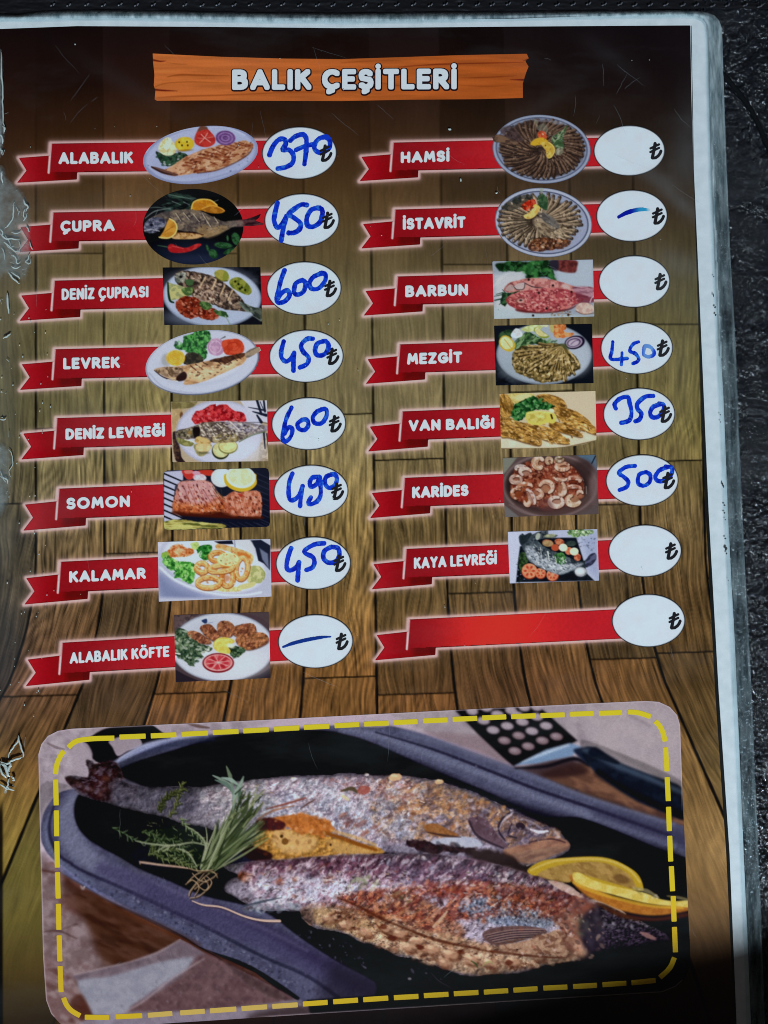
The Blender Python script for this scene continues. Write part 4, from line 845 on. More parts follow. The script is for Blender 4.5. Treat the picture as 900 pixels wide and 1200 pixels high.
for i in range(44):
    t = math.radians(A.rs.uniform(62, 185)); r1 = A.rs.uniform(.35, .98); rr = 1/math.sqrt((math.cos(t)/390)**2+(math.sin(t)/275)**2)
    if t < math.radians(80): rr *= .85
    ex, ey = fx0+rr*r1*math.cos(t)*(1 if math.cos(t) < 0 else 1), fy0+rr*r1*math.sin(t)-20*(t > 2.7)
    mx, my = fx0+(ex-fx0)*.5, fy0+(ey-fy0)*.5; c = np.array([[150,130,80],[118,98,56],[172,152,100],[96,80,46]][A.rs.randint(4)])
    A.l('#2a2216', [(mx+3,my+5),(ex+3,ey+6)], (12,22), sm=False, a=.8).l(c, [(mx,my),(ex,ey)], (9,17), sm=False, tex=[('#5c4c2a',3,.55,.7)]).l('#d0bc88', [(mx,my-3),(ex,ey-4)], (2,5), sm=False, a=.6)
for i in range(13):
    t = math.radians(60+i*9.5); A.l('#c2ae78' if i % 2 else '#6c5c34', [(fx0,fy0-15),(fx0+150*math.cos(t), fy0+120*math.sin(t))], (4,9), sm=False, a=.85)
for a_, b_ in [((640,235),(690,300)),((660,260),(720,350)),((620,260),(650,340))]: A.l('#b8a470',[a_,b_],(8,16),sm=False,a=.9)
A.specks(['#cab684','#2e2618','#7c6c3c','#a4905c','#e0cc9c'],'215,280 400,210 560,220 700,320 700,390 500,480 300,430 220,360',330,(3,9),-50,1.9,50)
A.p('#3c4a30','560,190 620,185 645,235 600,215',a=.6); A.grain(.1)
dish('rectangular picture of a fan of fried small fish with onion and salad', O(570,375,6.667,'60,45 825,30 838,493 75,512'), A)
# 13 fried fillets on a wooden board
A = Art(582,455,704,532,D,'#b8b296',33).T(575,455,6.923)
A.p('#bcb49c','360,40 850,22 858,330 600,160',sm=False,soft=2).p('#d0c8b4','85,400 858,330 858,420 600,478 85,488',sm=False,soft=2,tex=[('#bcb49c',8,.5,.5)]).l('#5c4c30','85,492 400,492 600,480 858,425',10,soft=1)
FR = [('#9c7a3c','#c4a462','#5e421c')]
def fil(P, ang=20, c='#967236'): A.p('#4a3216',(pts(P)+np.array([2,9])).tolist(),soft=1.2,a=.8); A.p(c,P,warp=.8,tex=[('#b8924e',4,.5,.8,ang,2),('#5e401c',3.4,.6,.85,ang,2)]); A.rough(P,.35,2.6,ang,2)
fil('75,60 120,45 170,80 190,150 160,220 130,235 80,230',70,'#80602c'); fil('370,60 450,45 560,75 605,115 610,160 520,165 430,130 390,90',20)
A.p('#b4a860','150,45 330,42 355,75 250,120 200,130 165,90',tex=[('#d0c488',4,.5,.8)]).e('#ccc290',260,75,70,28,-5,soft=1.5)
fil('510,170 560,155 680,180 760,230 820,290 856,330 856,375 760,345 640,310 560,260',25); fil('480,270 560,280 640,310 740,370 730,395 640,375 540,345 480,310',20,'#8c662e')
fil('78,235 180,250 300,320 400,410 410,450 380,465 260,435 150,400 80,385',25,'#9a763a'); fil('200,270 330,290 440,310 520,340 600,395 640,440 600,452 480,432 380,395 280,330',25,'#a07c3c')
A.l('#e0d8c0','745,295 800,325',(3,10,5)).l('#d8caa0','640,440 670,455',8)
A.specks(['#dcc086','#4a3214','#7c5a28','#c09a58','#e6d0a0'],'85,240 300,290 560,180 840,330 740,370 620,440 400,440 90,380',240,(3,8),25,2,40)
A.p('#1c4424','160,190 210,130 280,90 340,65 400,95 470,125 520,140 480,170 380,170 330,190 270,240 210,268 180,240',warp=2.2,ws=5,tex=[('#3a7c40',3.2,.5,.9),('#0e2a16',3.2,.6,.9)]); A.specks(['#4c9450','#22582c','#82b87c','#143a1e'],'180,200 330,75 500,140 380,165 230,255',90,(5,12),-30,1.6,90)
A.p('#c6bc58','285,240 290,200 340,185 450,188 520,210 533,245 510,285 460,278 430,290 380,300 310,285').p('#a8a048','300,240 310,210 380,198 440,205 450,240 400,275 320,270',tex=[('#c8c070',4,.5,.8)]).l('#e0d8a0','300,205 380,190 490,200',6,a=.7).l('#3a2a12','490,215 500,245',14).e('#e0d4b0',495,180,22,14,20).e('#e6dc90',400,228,30,10,10,soft=1.4,a=.7)
A.grain(.09)
dish('picture of golden fried fillets with parsley and lemon on a pale board', O(575,455,6.923,'72,45 850,22 858,395 856,422 760,455 640,476 560,484 85,492'), A)
# 14 prawns in tomato sauce in a clay dish
A = Art(586,528,708,610,D,'#5c4a4c',34).T(580,528,6.92)
A.p('#7c8478','62,60 180,55 90,170 62,200',sm=False,soft=1.2).p('#6c6c70','75,440 200,540 80,540',sm=False,soft=1).p('#4c7090','660,38 820,30 830,170 760,90',sm=False,soft=1.2).l('#141c2c','815,45 785,105',9).p('#5c5054','840,400 840,520 640,530 780,470',sm=False,soft=1.5)
A.e('#8a7478',448,285,382,258,0,soft=1.6).e('#54403f',448,285,368,246,0,soft=2).e('#2c2024',420,280,330,212,0,soft=3).e('#7a6266',800,270,30,140,0,soft=3,a=.7).e('#3c2a2e',720,150,80,70,40,soft=5,a=.8)
A.p('#5a3c3e','170,440 300,470 500,505 650,480 720,420 600,440 300,430',soft=4,a=.8).l('#8c7478','120,440 220,500 340,530',6,soft=1.4,a=.7)
A.p('#7c2c1c','125,300 160,150 250,100 400,80 560,90 680,180 720,270 720,380 600,440 480,460 300,450 200,420',warp=2,ws=6,soft=1.5,tex=[('#a84c30',4,.5,.9),('#4c1a14',4,.6,.8),('#c07850',3,.68,.6)])
A.specks(['#c06840','#5a1c14','#d89468','#94301c','#e0b090'],'140,290 250,110 560,95 700,260 600,420 300,440',200,(4,11),0,1.5,90)
def prawn(cx,cy,rx,ry,an,a0,a1,c='#b8a294',w=34):
    t = np.radians(np.linspace(a0,a1,9)); a = math.radians(an); E = np.stack([cx+rx*np.cos(t)*math.cos(a)-ry*np.sin(t)*math.sin(a), cy+rx*np.cos(t)*math.sin(a)+ry*np.sin(t)*math.cos(a)],1)
    A.e(tuple(hx(c)*np.array([.86,.66,.56])),cx,cy,rx*.9,ry*.9,an,soft=1.2,warp=1,a=.85)
    A.l('#4a1c14',E+np.array([3,6]),(w*.8,w*1.35,w*.8),a=.7).l(tuple(hx(c)*np.array([.97,.92,.9])),E,(w*.7,w*1.22,w*.6),tex=[('#dccbbd',4,.5,.8),('#b4785c',4,.64,.6)]).l('#e0d2c6',E+np.array([-2,-6]),(3,w*.3,3),soft=1.2,a=.45)
prawn(210,145,42,20,0,150,380,'#a8aab0',26); prawn(250,175,46,30,10,120,330,'#c8bcb8',30); prawn(172,232,42,28,0,-30,300,'#b4988c',30); prawn(358,100,36,40,0,60,320,'#c09c74',48); prawn(440,85,24,24,0,100,400,'#b49868',26); prawn(552,128,50,26,0,20,330,'#cc9c78',36); prawn(525,70,30,16,0,0,300,'#8c8460',22)
prawn(640,240,50,24,0,190,380,'#a04c34',40); prawn(640,310,56,20,0,170,360,'#a0523a',30); prawn(530,225,50,14,5,0,180,'#c8a084',22); prawn(415,300,52,48,0,200,420,'#ccb494',36); prawn(535,310,30,50,0,-60,120,'#c4ac90',36); prawn(340,350,40,34,0,-80,140,'#c49c80',34)
prawn(240,300,60,30,-10,180,360,'#b87048',34); prawn(180,350,44,40,0,100,300,'#a4582c',26); prawn(260,400,24,40,0,-30,160,'#a85c28',34); prawn(288,375,22,66,-28,-90,90,'#c8c4cc',26); prawn(498,415,54,38,0,-40,290,'#d0ccc8',36); prawn(640,400,52,40,0,30,250,'#c8b490',42); prawn(690,360,24,30,0,200,330,'#c8a488',26)
A.specks(['#a8482c','#6c2418','#cc7c50','#e4c4a8','#8c3422'],'130,290 250,110 560,80 700,260 640,430 400,430 200,400',150,(3,9),0,1.5,90,.6)
A.p('#6c3a38','340,440 420,380 480,470 400,490',soft=3,a=.6).e('#e0d0c0',235,262,12,10).l('#b0a4a0','740,290 742,350',6,a=.7).l('#a89ca0','705,220 718,245',5,a=.6); A.grain(.1)
dish('picture of prawns in red sauce in a round clay dish', O(580,528,6.92,'62,60 822,33 840,405 840,515 780,517 80,540'), A)
# 15 grouper on a dark tray
A = Art(590,615,708,690,D,'#a3b0cc',35).T(590,615,7.5)
A.p('#b0bcd6','38,60 200,60 120,500 55,510',sm=False,soft=2).p('#8494b8','700,120 825,60 838,490 760,400',sm=False,soft=5,a=.6)
A.p('#0f1620','145,190 340,115 640,112 700,300 735,430 800,492 110,505 130,300',sm=False,soft=1,tex=[('#1c2430',5,.5,.6)])
A.specks(['#8c9cc0','#26342c'],'120,300 200,280 190,480 115,490',40,(4,10)).p('#1c2e20','140,260 200,250 215,320 150,420',warp=1.5,tex=[('#3c5a34',3,.5,.9)])
A.p('#242c34','240,90 330,55 390,50 400,90 470,90 460,110 360,120 260,120',warp=1,tex=[('#56606a',3,.5,.8)]).e('#9aa69c',302,102,20,32,20).e('#828c74',410,97,50,16,-5,tex=[('#a8b08c',3,.5,.8)])
for q,rx,ry in [((390,160),48,30),((492,150),42,28)]: A.e('#984c34',*q,rx,ry,10,tex=[('#c4805c',3.4,.5,.8)])
A.e('#8c7450',390,165,48,28,5,tex=[('#a89068',3.4,.5,.8)]).e('#a84c34',455,200,36,30).e('#b0583c',575,230,34,34,0,tex=[('#d08864',3,.5,.8)]).e('#a04834',650,285,30,34,0,tex=[('#d08864',3,.5,.8)]).e('#d8d4b8',525,200,38,34,0,tex=[('#f0ecd4',3,.5,.7)]).e('#d8d0b0',622,235,38,34,0,tex=[('#f0e8d0',3,.5,.7)])
A.e('#2a3a3a',595,165,45,25,0,tex=[('#3c4c48',3,.5,.8)])
for cx,cy,r in [(228,405,72),(325,425,50),(430,440,56)]:
    A.e('#7c2c20',cx+2,cy+5,r*.98,r*.96).e('#cc7452',cx,cy,r*.92,r*.9,tex=[('#e09c78',3,.5,.7)])
    for an in range(0,360,60): t = math.radians(an); A.e('#9c3424',cx+r*.5*math.cos(t),cy+r*.5*math.sin(t),r*.2,r*.14,an,a=.85)
A.p('#38444e','135,110 165,75 190,90 240,70 270,110 330,170 420,225 540,270 650,320 720,310 760,260 805,250 818,290 780,350 700,385 590,410 500,440 410,415 300,370 220,310 180,230 150,170',warp=.6,tex=[('#56646e',4,.5,.8),('#1e262e',4,.6,.8)])
A.p('#96a4b4','190,200 240,190 330,270 450,330 600,345 700,340 640,380 500,435 410,410 290,350 220,300',soft=2.2,a=.9,tex=[('#b4c0cc',4,.5,.8),('#66727e',3.4,.62,.8)])
A.p('#1c242c','140,110 190,88 240,75 230,120 160,180',soft=1.2,a=.8).l('#dfe6e6','390,235 402,320',(10,16,6)).l('#ccd4d4','325,200 335,270',(6,12,4)).l('#98a4a8','270,170 310,215',8,a=.7)
A.p('#2a5230','445,270 500,240 550,280 545,340 480,340',warp=1.6,tex=[('#4c8848',3,.5,.9)]).l('#d0dcc8','455,280 465,330',6).l('#d0dcc8','520,285 530,330',6)
A.p('#2c3048','720,320 765,262 805,250 818,290 780,350 730,370',warp=.6,tex=[('#5c6484',3,.5,.8,-30,3)])
A.specks(['#dce4e8','#2a3440','#77848e','#b8c4cc'],'200,200 300,200 450,270 640,340 560,400 400,400 260,330',200,(3,7),30,1.8,30)
A.e('#8c94a0',680,415,54,42).e('#c8d0d8',672,408,44,30,soft=2).l('#3a4048','620,400 640,450 700,455 725,420',4)
A.p('#3c5a34','560,60 640,40 740,45 790,60 720,100 640,105 580,90',warp=2.2,ws=5,a=.85,tex=[('#7ca468',3,.5,.9)]).specks(['#4c7440','#8cb478','#e0e8e0','#2e4c2c'],'560,55 700,42 790,60 700,110 580,95',60,(4,9),0,1.6,90)
A.specks(['#3c4458','#5c6480'],'650,110 800,80 800,230 680,220',26,(3,7)); A.grain(.1)
dish('rectangular picture of a whole grey fish on a dark tray with tomato slices', O(590,615,7.5,'38,62 825,38 840,490 55,515'), A)

for i, (label, P, A) in enumerate(DISH):
    if i == 1:
        E2 = ellp(226.3,265.8,59,44.3,0); T2 = O(160,215,6,'700,264 770,251 820,236 875,213 862,240 834,262 896,283 888,290 820,298 700,302')
        fld = lambda X, Y, a=E2, b=T2: np.maximum(f_poly(X, Y, a), f_poly(X, Y, b)); lo, hi = np.minimum(E2.min(0), T2.min(0)), np.maximum(E2.max(0), T2.max(0))
    elif i == 3:
        T4 = O(165,382,6,'740,190 795,155 834,147 846,172 800,202 745,225')
        fld = lambda X, Y, a=P, b=T4: np.maximum(f_poly(X, Y, a), f_poly(X, Y, b)); lo, hi = P.min(0)-1, np.maximum(P.max(0), T4.max(0))
    elif i == 8:
        T9 = O(570,130,6.92,'110,175 45,212 62,250 120,262')
        fld = lambda X, Y, a=P, b=T9: np.maximum(f_poly(X, Y, a), f_poly(X, Y, b)); lo, hi = np.minimum(P.min(0), T9.min(0))-1, P.max(0)
    else:
        fld = poly_field(P); lo, hi = P.min(0), P.max(0)
    dimk = [.96,.96,1,1,1,1,1,1,.97,.97,1,1,1,1,1][i]; A.C = A.C*dimk
    A.blur(.25).tone(.97, .92, 1.10)
    if i == 13: A.tone(.92,.80,.98)
    if i == 6: A.tone(.94,1.0,1.04)
    if i in (7, 10): A.tone(.95,.92,1.0)
    o = printed('dish_picture', fld, lo, hi, .66, Z_PIC, A, M_INK, menu); o['label'] = label

# ------------------------------------------------------------------ the large picture at the foot of the page
A = Art(42, 818, 813, 1209, 1.08, '#0e0c14', 40)
rs = A.rs
# light table behind the pan
A.p('#a89cae','30,840 60,845 300,835 300,900 150,960 60,1020 30,1020',sm=False,tex=[('#8c8090',9,.55,.6),('#bcb2c0',14,.55,.6)])
A.p('#a298a8','380,820 820,800 820,960 640,930 440,870',sm=False,tex=[('#b4aab4',14,.5,.6),('#8e8492',10,.62,.5)])
A.p('#8c7480','500,862 600,905 600,870 545,860',soft=5,a=.7).p('#b8aeb8','690,830 790,830 790,930 700,880',soft=10,a=.6)
A.l('#6c5a62','56,871 66,876 76,878',(2,3.5,1),a=.6).l('#5c4038','215,846 232,851 245,853',(2,4,2),a=.7).l('#8c828e','738,838 762,851',(4,6,2),soft=3,a=.6)
A.p('#5a4036','636,905 700,892 745,912 800,950 806,975 700,945 640,925',soft=5,tex=[('#7c5a48',8,.5,.8,20,3),('#3c2a2c',8,.6,.6,20,3)])
A.p('#2a1c20','600,905 660,888 690,905 640,912',soft=4,a=.8)
A.p('#a89cae','290,838 425,828 425,856 400,857 290,862',sm=False,soft=2)
# black handles at the left
A.p('#16121a','118,856 137,850 150,848 173,847.5 190,858 200,866 172,872 140,888 136,900 112,892 104,880 98,872 100,868',soft=1.2).p('#9c90a2','128,868 148,862 162,864 166,874 150,880 138,886 132,876',soft=1.2).p('#a89cae','86,874 100,870 108,882 107,892 104,908 92,906 84,896',soft=1.5,a=.9)
# pan: outer rim
RIM = '173,873 131,896 93,921 69,929 56,944 49,960 48,982 54,998 64,1009 69,1020 96,1036 129,1055.6 170,1074 213,1095.6 240,1112 293,1131 351,1169 372,1190 830,1190 830,985 801,968 740,950 674,928 640,913 564,887 507,864 462,852 440,853 380,852 300,858 240,862'
A.p('#0c0a10','66,1016 129,1060 213,1101 293,1138 351,1175 370,1192 400,1192 351,1160 240,1100 120,1040',soft=1.6)
A.p('#5a5c7e',RIM,soft=1.0,tex=[('#6c6e92',14,.5,.6),('#4a4868',9,.6,.5)])
A.l('#8c92b4','100,928 88,938 80,950 78,964 84,985 96,1000 112,1012 140,1028 165,1040',(14,22,26,22,10),soft=7,a=.75)
A.l('#7880a4','60,955 55,970 58,990 66,1004 80,1018 110,1036',(6,9,9,8,6),soft=3,a=.8)
A.l('#2e2c48','63,945 58,965 60,985 70,1003 84,1012',(2,4,4,3),soft=1.5,a=.8)
A.l('#30304c','84,1013 100,1022 146.7,1042 190,1062 240,1085.5 306,1120 364,1146 410,1180',(3,4,4.5,4,5),soft=1.4,a=.85)
A.l('#54507c','120,1018 170,1040 240,1070 306,1098 360,1126 410,1156',(16,26,28,26,20),soft=8,a=.8)
A.l('#3c345a','250,1062 306,1086 360,1116 420,1150 470,1180',(4,10,16,26,30),soft=8,a=.7)
A.l('#76749c','180,1034 240,1060 300,1084 360,1114',(3,5,5,3),soft=3,a=.45)
A.l('#646a90','72,1026 130,1052 200,1084 240,1104',(8,14,14,10),soft=4,a=.6)
A.specks(['#8488ac','#2c2a44','#3c3c5c','#9aa0c0'],'70,1018 130,1040 240,1090 350,1150 350,1162 240,1106 130,1052 66,1018',420,(.5,1.7),20,1.4,90,.55)
A.specks(['#7c7ca4','#343250'],'90,950 84,980 110,1010 240,1066 400,1146 410,1170 240,1086 90,1012 60,990',300,(.4,1.2),20,1.3,90,.4)
# interior
IN = '93,929 86.7,946.7 90,966 102,982 122,995 140,1004 164,1018 200,1033 240,1050 306.7,1066.7 351,1098 395.6,1126.7 440,1151 476,1180 830,1180 830,1010 785,999 720,972 680,958 631,955.6 573,929 507,902 440,872 410,862 373,855.5 300,858.5 250,864 200,880 160,892 131,903 110,910'
A.p('#0f0c14',IN,soft=2.2)
A.l('#8c96b8','131,896 152,884 173,874 205,866 243,862.5',(3,7,8,5,3),soft=2,a=.85).l('#3c4464','140,899 170,884 205,872 250,866',(6,8,8,6),soft=4,a=.7)
A.p('#2a2a46','150,1002 172,985 184,995 200,1018 170,1020',soft=4,a=.8).p('#343858','262,1000 285,990 300,1004 280,1018',soft=5,a=.7)
# far rim band with groove
A.p('#5c6082','380,851 440,853 462,852 507,864 564,887 640,913 674,928 740,950 801,968 830,975 830,1008 785,999 720,972 680,958 631,949 573,922 507,896 440,868',soft=1.8,tex=[('#6a6e92',12,.5,.6)])
A.l('#8086a8','400,855 440,861 507,885 573,910 630,934 700,958 790,990',(5,8,9,9,8,8,6),soft=4,a=.85).l('#767c9e','470,858 520,871 575,891 640,916 700,938 790,966',(4,6,6,6,5,4),soft=3,a=.8)
A.l('#2c2a46','440,858 507,878 573,903 629,925 697,948 785,979',(1.5,3,3.5,3.5,4,4),soft=1.5,a=.85)
A.l('#1c1a2c','440,878 507,906 573,936 640,958 700,975 790,1008',(6,12,14,14,16,18),soft=6,a=.9)
A.l('#3c3a5c','700,952 760,972 820,990',(14,18,18),soft=7,a=.5)
A.specks(['#8488ac','#3c3c5c'],'440,854 560,884 640,912 790,965 790,975 640,925 440,862',120,(.5,1.4),20,1.4,90,.5)
A.rough(RIM,.10,3)
# spatula
A.p('#141218','529,828 627,822 634,830 676.7,868 655,878 630,884 602,898 590,888 560,860',sm=False,soft=1.1)
HOLES = [(553.3,833.5),(570,829.5),(577.8,855.5),(594.4,850.7),(591,867.8),(607.8,862),(603.3,880),(618.9,874.5),(566.5,844.5),(583,837),(598.9,832.5),(614.4,829),(612,846),(623.3,856.7),(629,840),(635.5,867.8),(640,850.5),(652,863),(629,828.5),(606,838)]
for x, y in HOLES: A.e('#a89cae' if y < 858 else '#8c7480',x,y,7.6 if y > 836 else 7,4.6,8,soft=1.1).e('#b8aebc',x-1,y-1,4,2,8,soft=1.2,a=.5)
A.p('#6c86a8','603,897 620,888 640,878 668,870.5 681,875 670,886 650,890 630,894.5',sm=False,soft=1.2).l('#a8bcd2','612,893 640,882 666,873',(1.5,4,3),soft=1.2,a=.8).l('#18161e','604,900 640,898 672,889 690,897',(2,4,5,3),soft=1.5)
A.p('#1c2438','672,880 683,876 697,876 725,893 760,907 802,925 804,960 768,948 740,935 703,910 690,897',soft=1.6,tex=[('#2a3650',8,.5,.5)]).l('#566e90','684,879 698,883 722,897 760,912 803,930',(4,8,7,6,6),soft=3,a=.8).p('#141a2c','690,884 697,875 712,884 726,893 720,895',soft=1.2,a=.8).l('#0e1018','700,905 740,930 800,956',(6,8,8),soft=4,a=.8)
# wood under the pan, bottom left, and the cloth
A.p('#6c4038','40,1012 62,1010 70,1022 129,1058 213,1099 260,1125 240,1112 300,1140 365,1190 380,1215 40,1215',soft=1.2,sm=False,tex=[('#43261f',14,.48,.85,18,3.2),('#7c5c56',10,.58,.6,18,3)])
A.p('#8c7880','40,1012 64,1012 72,1030 74,1060 100,1080 110,1110 130,1130 84,1150 40,1160',soft=8,a=.85,tex=[('#b8a8b4',10,.5,.7),('#7c5e64',9,.6,.6)])
A.p('#8c6c70','40,1120 80,1140 96,1160 100,1205 40,1205',soft=6,a=.8,tex=[('#b09ca4',6,.55,.8,30,2),('#5c342e',7,.6,.7,30,2)])
A.p('#5a2a1e','84,1170 98,1165 104,1180 108,1192 95,1196 84,1180',soft=2.5,a=.8)
A.l('#4c2c28','49,1093 58,1091 72,1092 90,1100',(1,2,1.5),a=.7).l('#5a3430','40,1019 50,1020 66,1023',(2,2.5,2),a=.9).l('#4a2a26','75,1088 90,1083',(1,2),a=.6)
A.p('#54301f','100,1045 180,1080 232,1106 215,1106 150,1130 120,1128 110,1095 90,1060',soft=6,a=.75,tex=[('#6c4638',8,.5,.7,22,4),('#341a12',7,.6,.7,22,4)])
CL = '84,1144 110,1136 151,1127 185,1115 211,1100.5 222,1106 240,1117 300,1146 352,1174 372,1198 120,1206 112,1196 104,1178 98,1164 91,1150'
A.p('#786878',CL,soft=.9,sm=False,tex=[('#8c7c8a',9,.5,.7),('#64545f',6,.6,.5)])
A.p('#969cb4','91,1150 130,1144 185,1128 225,1122 218,1136 180,1160 147,1186 120,1206 112,1196 104,1178',soft=3,a=.9,tex=[('#a8aec4',8,.5,.7)])
A.p('#6a4a50','240,1118 300,1146 345,1172 300,1180 240,1184 152,1184 190,1160 215,1142',soft=3,a=.85,tex=[('#805e62',6,.5,.7),('#4c3038',5,.6,.5)])
A.l('#b4a4b0','147,1185.6 170,1172 200,1148 222,1134 240,1123',(1,2,1.6,2,1),soft=.8,a=.8).l('#b8a8b0','86,1143 110,1137 151,1127.5 185,1116 211,1101',(1,1.8,1.2,1.8,1),a=.7)
A.p('#9088a0','112,1190 200,1186 300,1178 352,1172 372,1190 372,1210 112,1212',soft=2,a=.8,tex=[('#a49cb4',8,.5,.5)]).p('#3c2c30','300,1186 380,1176 372,1205 300,1200',soft=6,a=.8)
A.specks(['#b8b0c0','#5c4c58','#a898a8'],CL,260,(.4,1.2),20,1.5,90,.4)
A.l('#c8c8d4','95,1038.5 97,1042 99,1039',1.6,a=.8)
A.p('#0c0a10','360,1172 830,1140 830,1220 372,1220',soft=2,sm=False)
SPK = A.specks
def soft_specks(cols, P, n, r, ang=0, asp=1.6, jit=40, a=0.8, soft=0.5): return SPK(cols, P, int(n*.8), r, ang, asp, jit, a*.62, .8)
A.specks = soft_specks
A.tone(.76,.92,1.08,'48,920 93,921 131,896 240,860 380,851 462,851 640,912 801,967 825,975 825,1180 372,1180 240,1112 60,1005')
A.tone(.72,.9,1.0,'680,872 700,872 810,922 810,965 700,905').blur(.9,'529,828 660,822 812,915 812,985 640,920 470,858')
A.ts = (.26, .62)
# ---- upper fish
F1 = '78,910 90,909 103,911 104,902 101,891 108,892 113,896 133,893 142,904 144,915.6 158,920 173,923 190,922 213,922 240,922 268,918 295.6,914.6 325,911 351,909 380,909 409,906.5 440,909.5 469,909 495,912 513,915.6 530,921 551,926.7 582,941 613,955.6 631,964 650,972 664,984 668,993 660,1001 640,1009 615,1016 580,1012 550,1008 500,1003 450,999 400,1003 360,1008 330,1010 312,1004 296,993 280,984 240,969 215,965 195.6,957.8 164,951 129,942 108,936 93,931 82,920'
A.p('#8e88a0',F1,soft=.8,warp=1.2,ws=6,tex=[('#a6a2b6',8,.48,.75),('#6a6680',6,.62,.7)])
A.p('#3a2228','76,910 103,911 101,891 113,895 133,892 143,904 148,915 160,926 150,938 128,940 104,934 84,921',soft=1,warp=1.6,tex=[('#6a4440',4,.52,.8,20,2),('#201016',4,.58,.8)]).l('#8c7474','82,913 100,922 120,932',(2,3,2),soft=1.2,a=.6).e('#7c4c3c',124,912,4,3,a=.7)
A.p('#5a566e','140,912 175,923 215,922 232,930 226,955 190,955 160,948 130,940',soft=3,a=.9,tex=[('#8884a2',5,.5,.8,25,2.5),('#2e2c3e',4,.58,.8,25,2.5)])
A.p('#b2adbf','250,924 300,917 360,912 430,911 470,914 500,925 520,945 480,965 430,985 400,975 380,962 340,956 300,962 270,968 262,950',soft=5,warp=2,ws=8,a=.85,tex=[('#c6c2d0',5,.5,.7),('#8e8a9e',4,.6,.7)])
A.p('#8f98b0','270,935 310,925 340,930 380,935 440,945 490,955 510,975 450,985 400,975 350,955 290,960',soft=6,warp=2,a=.65,tex=[('#aab4c8',4,.5,.8),('#646c84',3,.62,.7)])
A.p('#a8848e','396,912 430,910 470,914 520,922 500,935 450,928 405,925',soft=4,warp=3,a=.55)
A.p('#a88a72','475,918 520,921 560,935 590,950 570,962 520,955 490,942',soft=5,warp=3,ws=7,a=.85,tex=[('#c4a078',4,.52,.8),('#6c564c',4,.6,.7)])
A.p('#6c6076','560,940 600,950 640,970 655,985 640,1000 600,1005 570,985 550,960',soft=4,warp=2,a=.9,tex=[('#948a9c',5,.5,.7),('#3e3646',4,.58,.8)])
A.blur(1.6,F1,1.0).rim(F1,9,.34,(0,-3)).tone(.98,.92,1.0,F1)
FR1 = '440,914 520,921 600,955 655,975 640,1000 560,985 470,985 440,970'; FL1 = '240,925 340,913 470,912 500,930 480,985 430,985 380,970 300,955 250,965'
A.veil(FL1,'#9c8490',11,.52,.55,-15,1.6).veil(FR1,'#8a6a54',9,.47,.75,-20,1.5).veil(FR1,'#b08a66',6,.56,.7,-20,1.5).veil(FR1,'#57484e',5,.58,.7,-20,1.4).veil(F1,'#625a6c',3.6,.60,.60,-15,1.4).veil(FL1,'#d2ccd6',3.0,.58,.60,-15,1.4).veil(FL1,'#8a92a2',6,.55,.45,-15,1.4)
A.rough(F1,.18,6.0,-15,1.5).rough(F1,.24,2.2,-15,1.3)
SK = '245,925 350,914 440,912 540,930 600,955 560,985 500,995 440,990 400,970 340,952 280,960 250,955'
A.specks(['#dcd8e4','#6c6880','#4c4658','#b8a49c','#e8e4ea'],SK,520,(.5,2.6),-20,1.6,70,.75)
A.specks(['#a87850','#c49a64','#8c5838','#5c3828'],'470,918 560,935 600,955 540,975 480,960 460,935',170,(.8,2.8),-10,1.6,70,.75)
A.specks(['#9c6a60','#b08890','#7c4c48'],'380,912 470,915 500,935 420,935',110,(.8,2.6),-20,1.8,60,.6)
A.specks(['#5c3c3c','#9c5438','#6c2c20'],'400,950 440,965 445,985 400,965',22,(1,3.4),-20,2.2,30,.8)
# belly opening, browned crust and flesh
A.p('#96703c','305,965 322,970 350,973 378,978 396,983 440,992 448,1000 400,1001 360,1007 325,1008 306,1000 296,990',soft=1.2,warp=1.2,tex=[('#b48e4c',6,.5,.8),('#6a4a26',5,.62,.7)])
A.rough('300,970 440,990 440,1000 320,1006',.35,5).p('#c4a676','322,970 350,976 372,984 366,996 340,1000 320,990',soft=4,warp=3,a=.7).p('#b49460','384,984 430,994 436,1000 396,1000',soft=3,warp=2,a=.7)
A.p('#a2683a','312,964 330,957 345,955 358,952 370,957 384,960 390,972 378,982 366,977 352,978 340,970 326,971',soft=1.8,warp=3.4,ws=6,tex=[('#cc8446',4,.5,.8),('#6c3a18',4,.62,.8)]).l('#7c4c20','380,976 400,982 425,991 441,996',(4,5,3),soft=1.4).l('#c09a58','388,973 415,981 440,990',(3,4,3),soft=1.4,a=.6)
A.p('#3c1a14','300,962 316,958 334,965 330,972 316,973 302,972',soft=1.5,warp=1,tex=[('#6c3020',3,.5,.8)]).p('#241416','286,985 298,992 318,1000 316,1008 296,1008 284,1000',soft=1.6,a=.9).e('#5c3c1c',334,986,4,4,a=.8).e('#3c2c18',330,980,2,2).e('#2a2014',387.5,990,1.3,1.3)
A.l('#7c4c44','312,948 335,942 358,935',(1.5,3,2),soft=.8,a=.9).l('#5c4440','352,948 362,941 369,937',(1,2.4,1),a=.9).l('#8c5c40','302,960 320,950 345,944',(2,3,1),a=.7)
A.l('#4c4430','400,927 412,924 418,928',(2,5,3),soft=1,a=.9).l('#c0b890','402,933 408,937',(4,3),a=.8).e('#8c4438',426,926,7,5,0,warp=1.5,a=.7)
for x, y, r in [(463,910.5,8),(515,916,5.5),(430,908,3),(344,913,4)]: A.e('#c4a480' if r > 4.5 else '#c8c0c8',x,y,r,r*.5,-5,warp=.8,a=.95); A.e('#dcc8a8',x-1,y-1.4,r*.5,r*.2,a=.6)
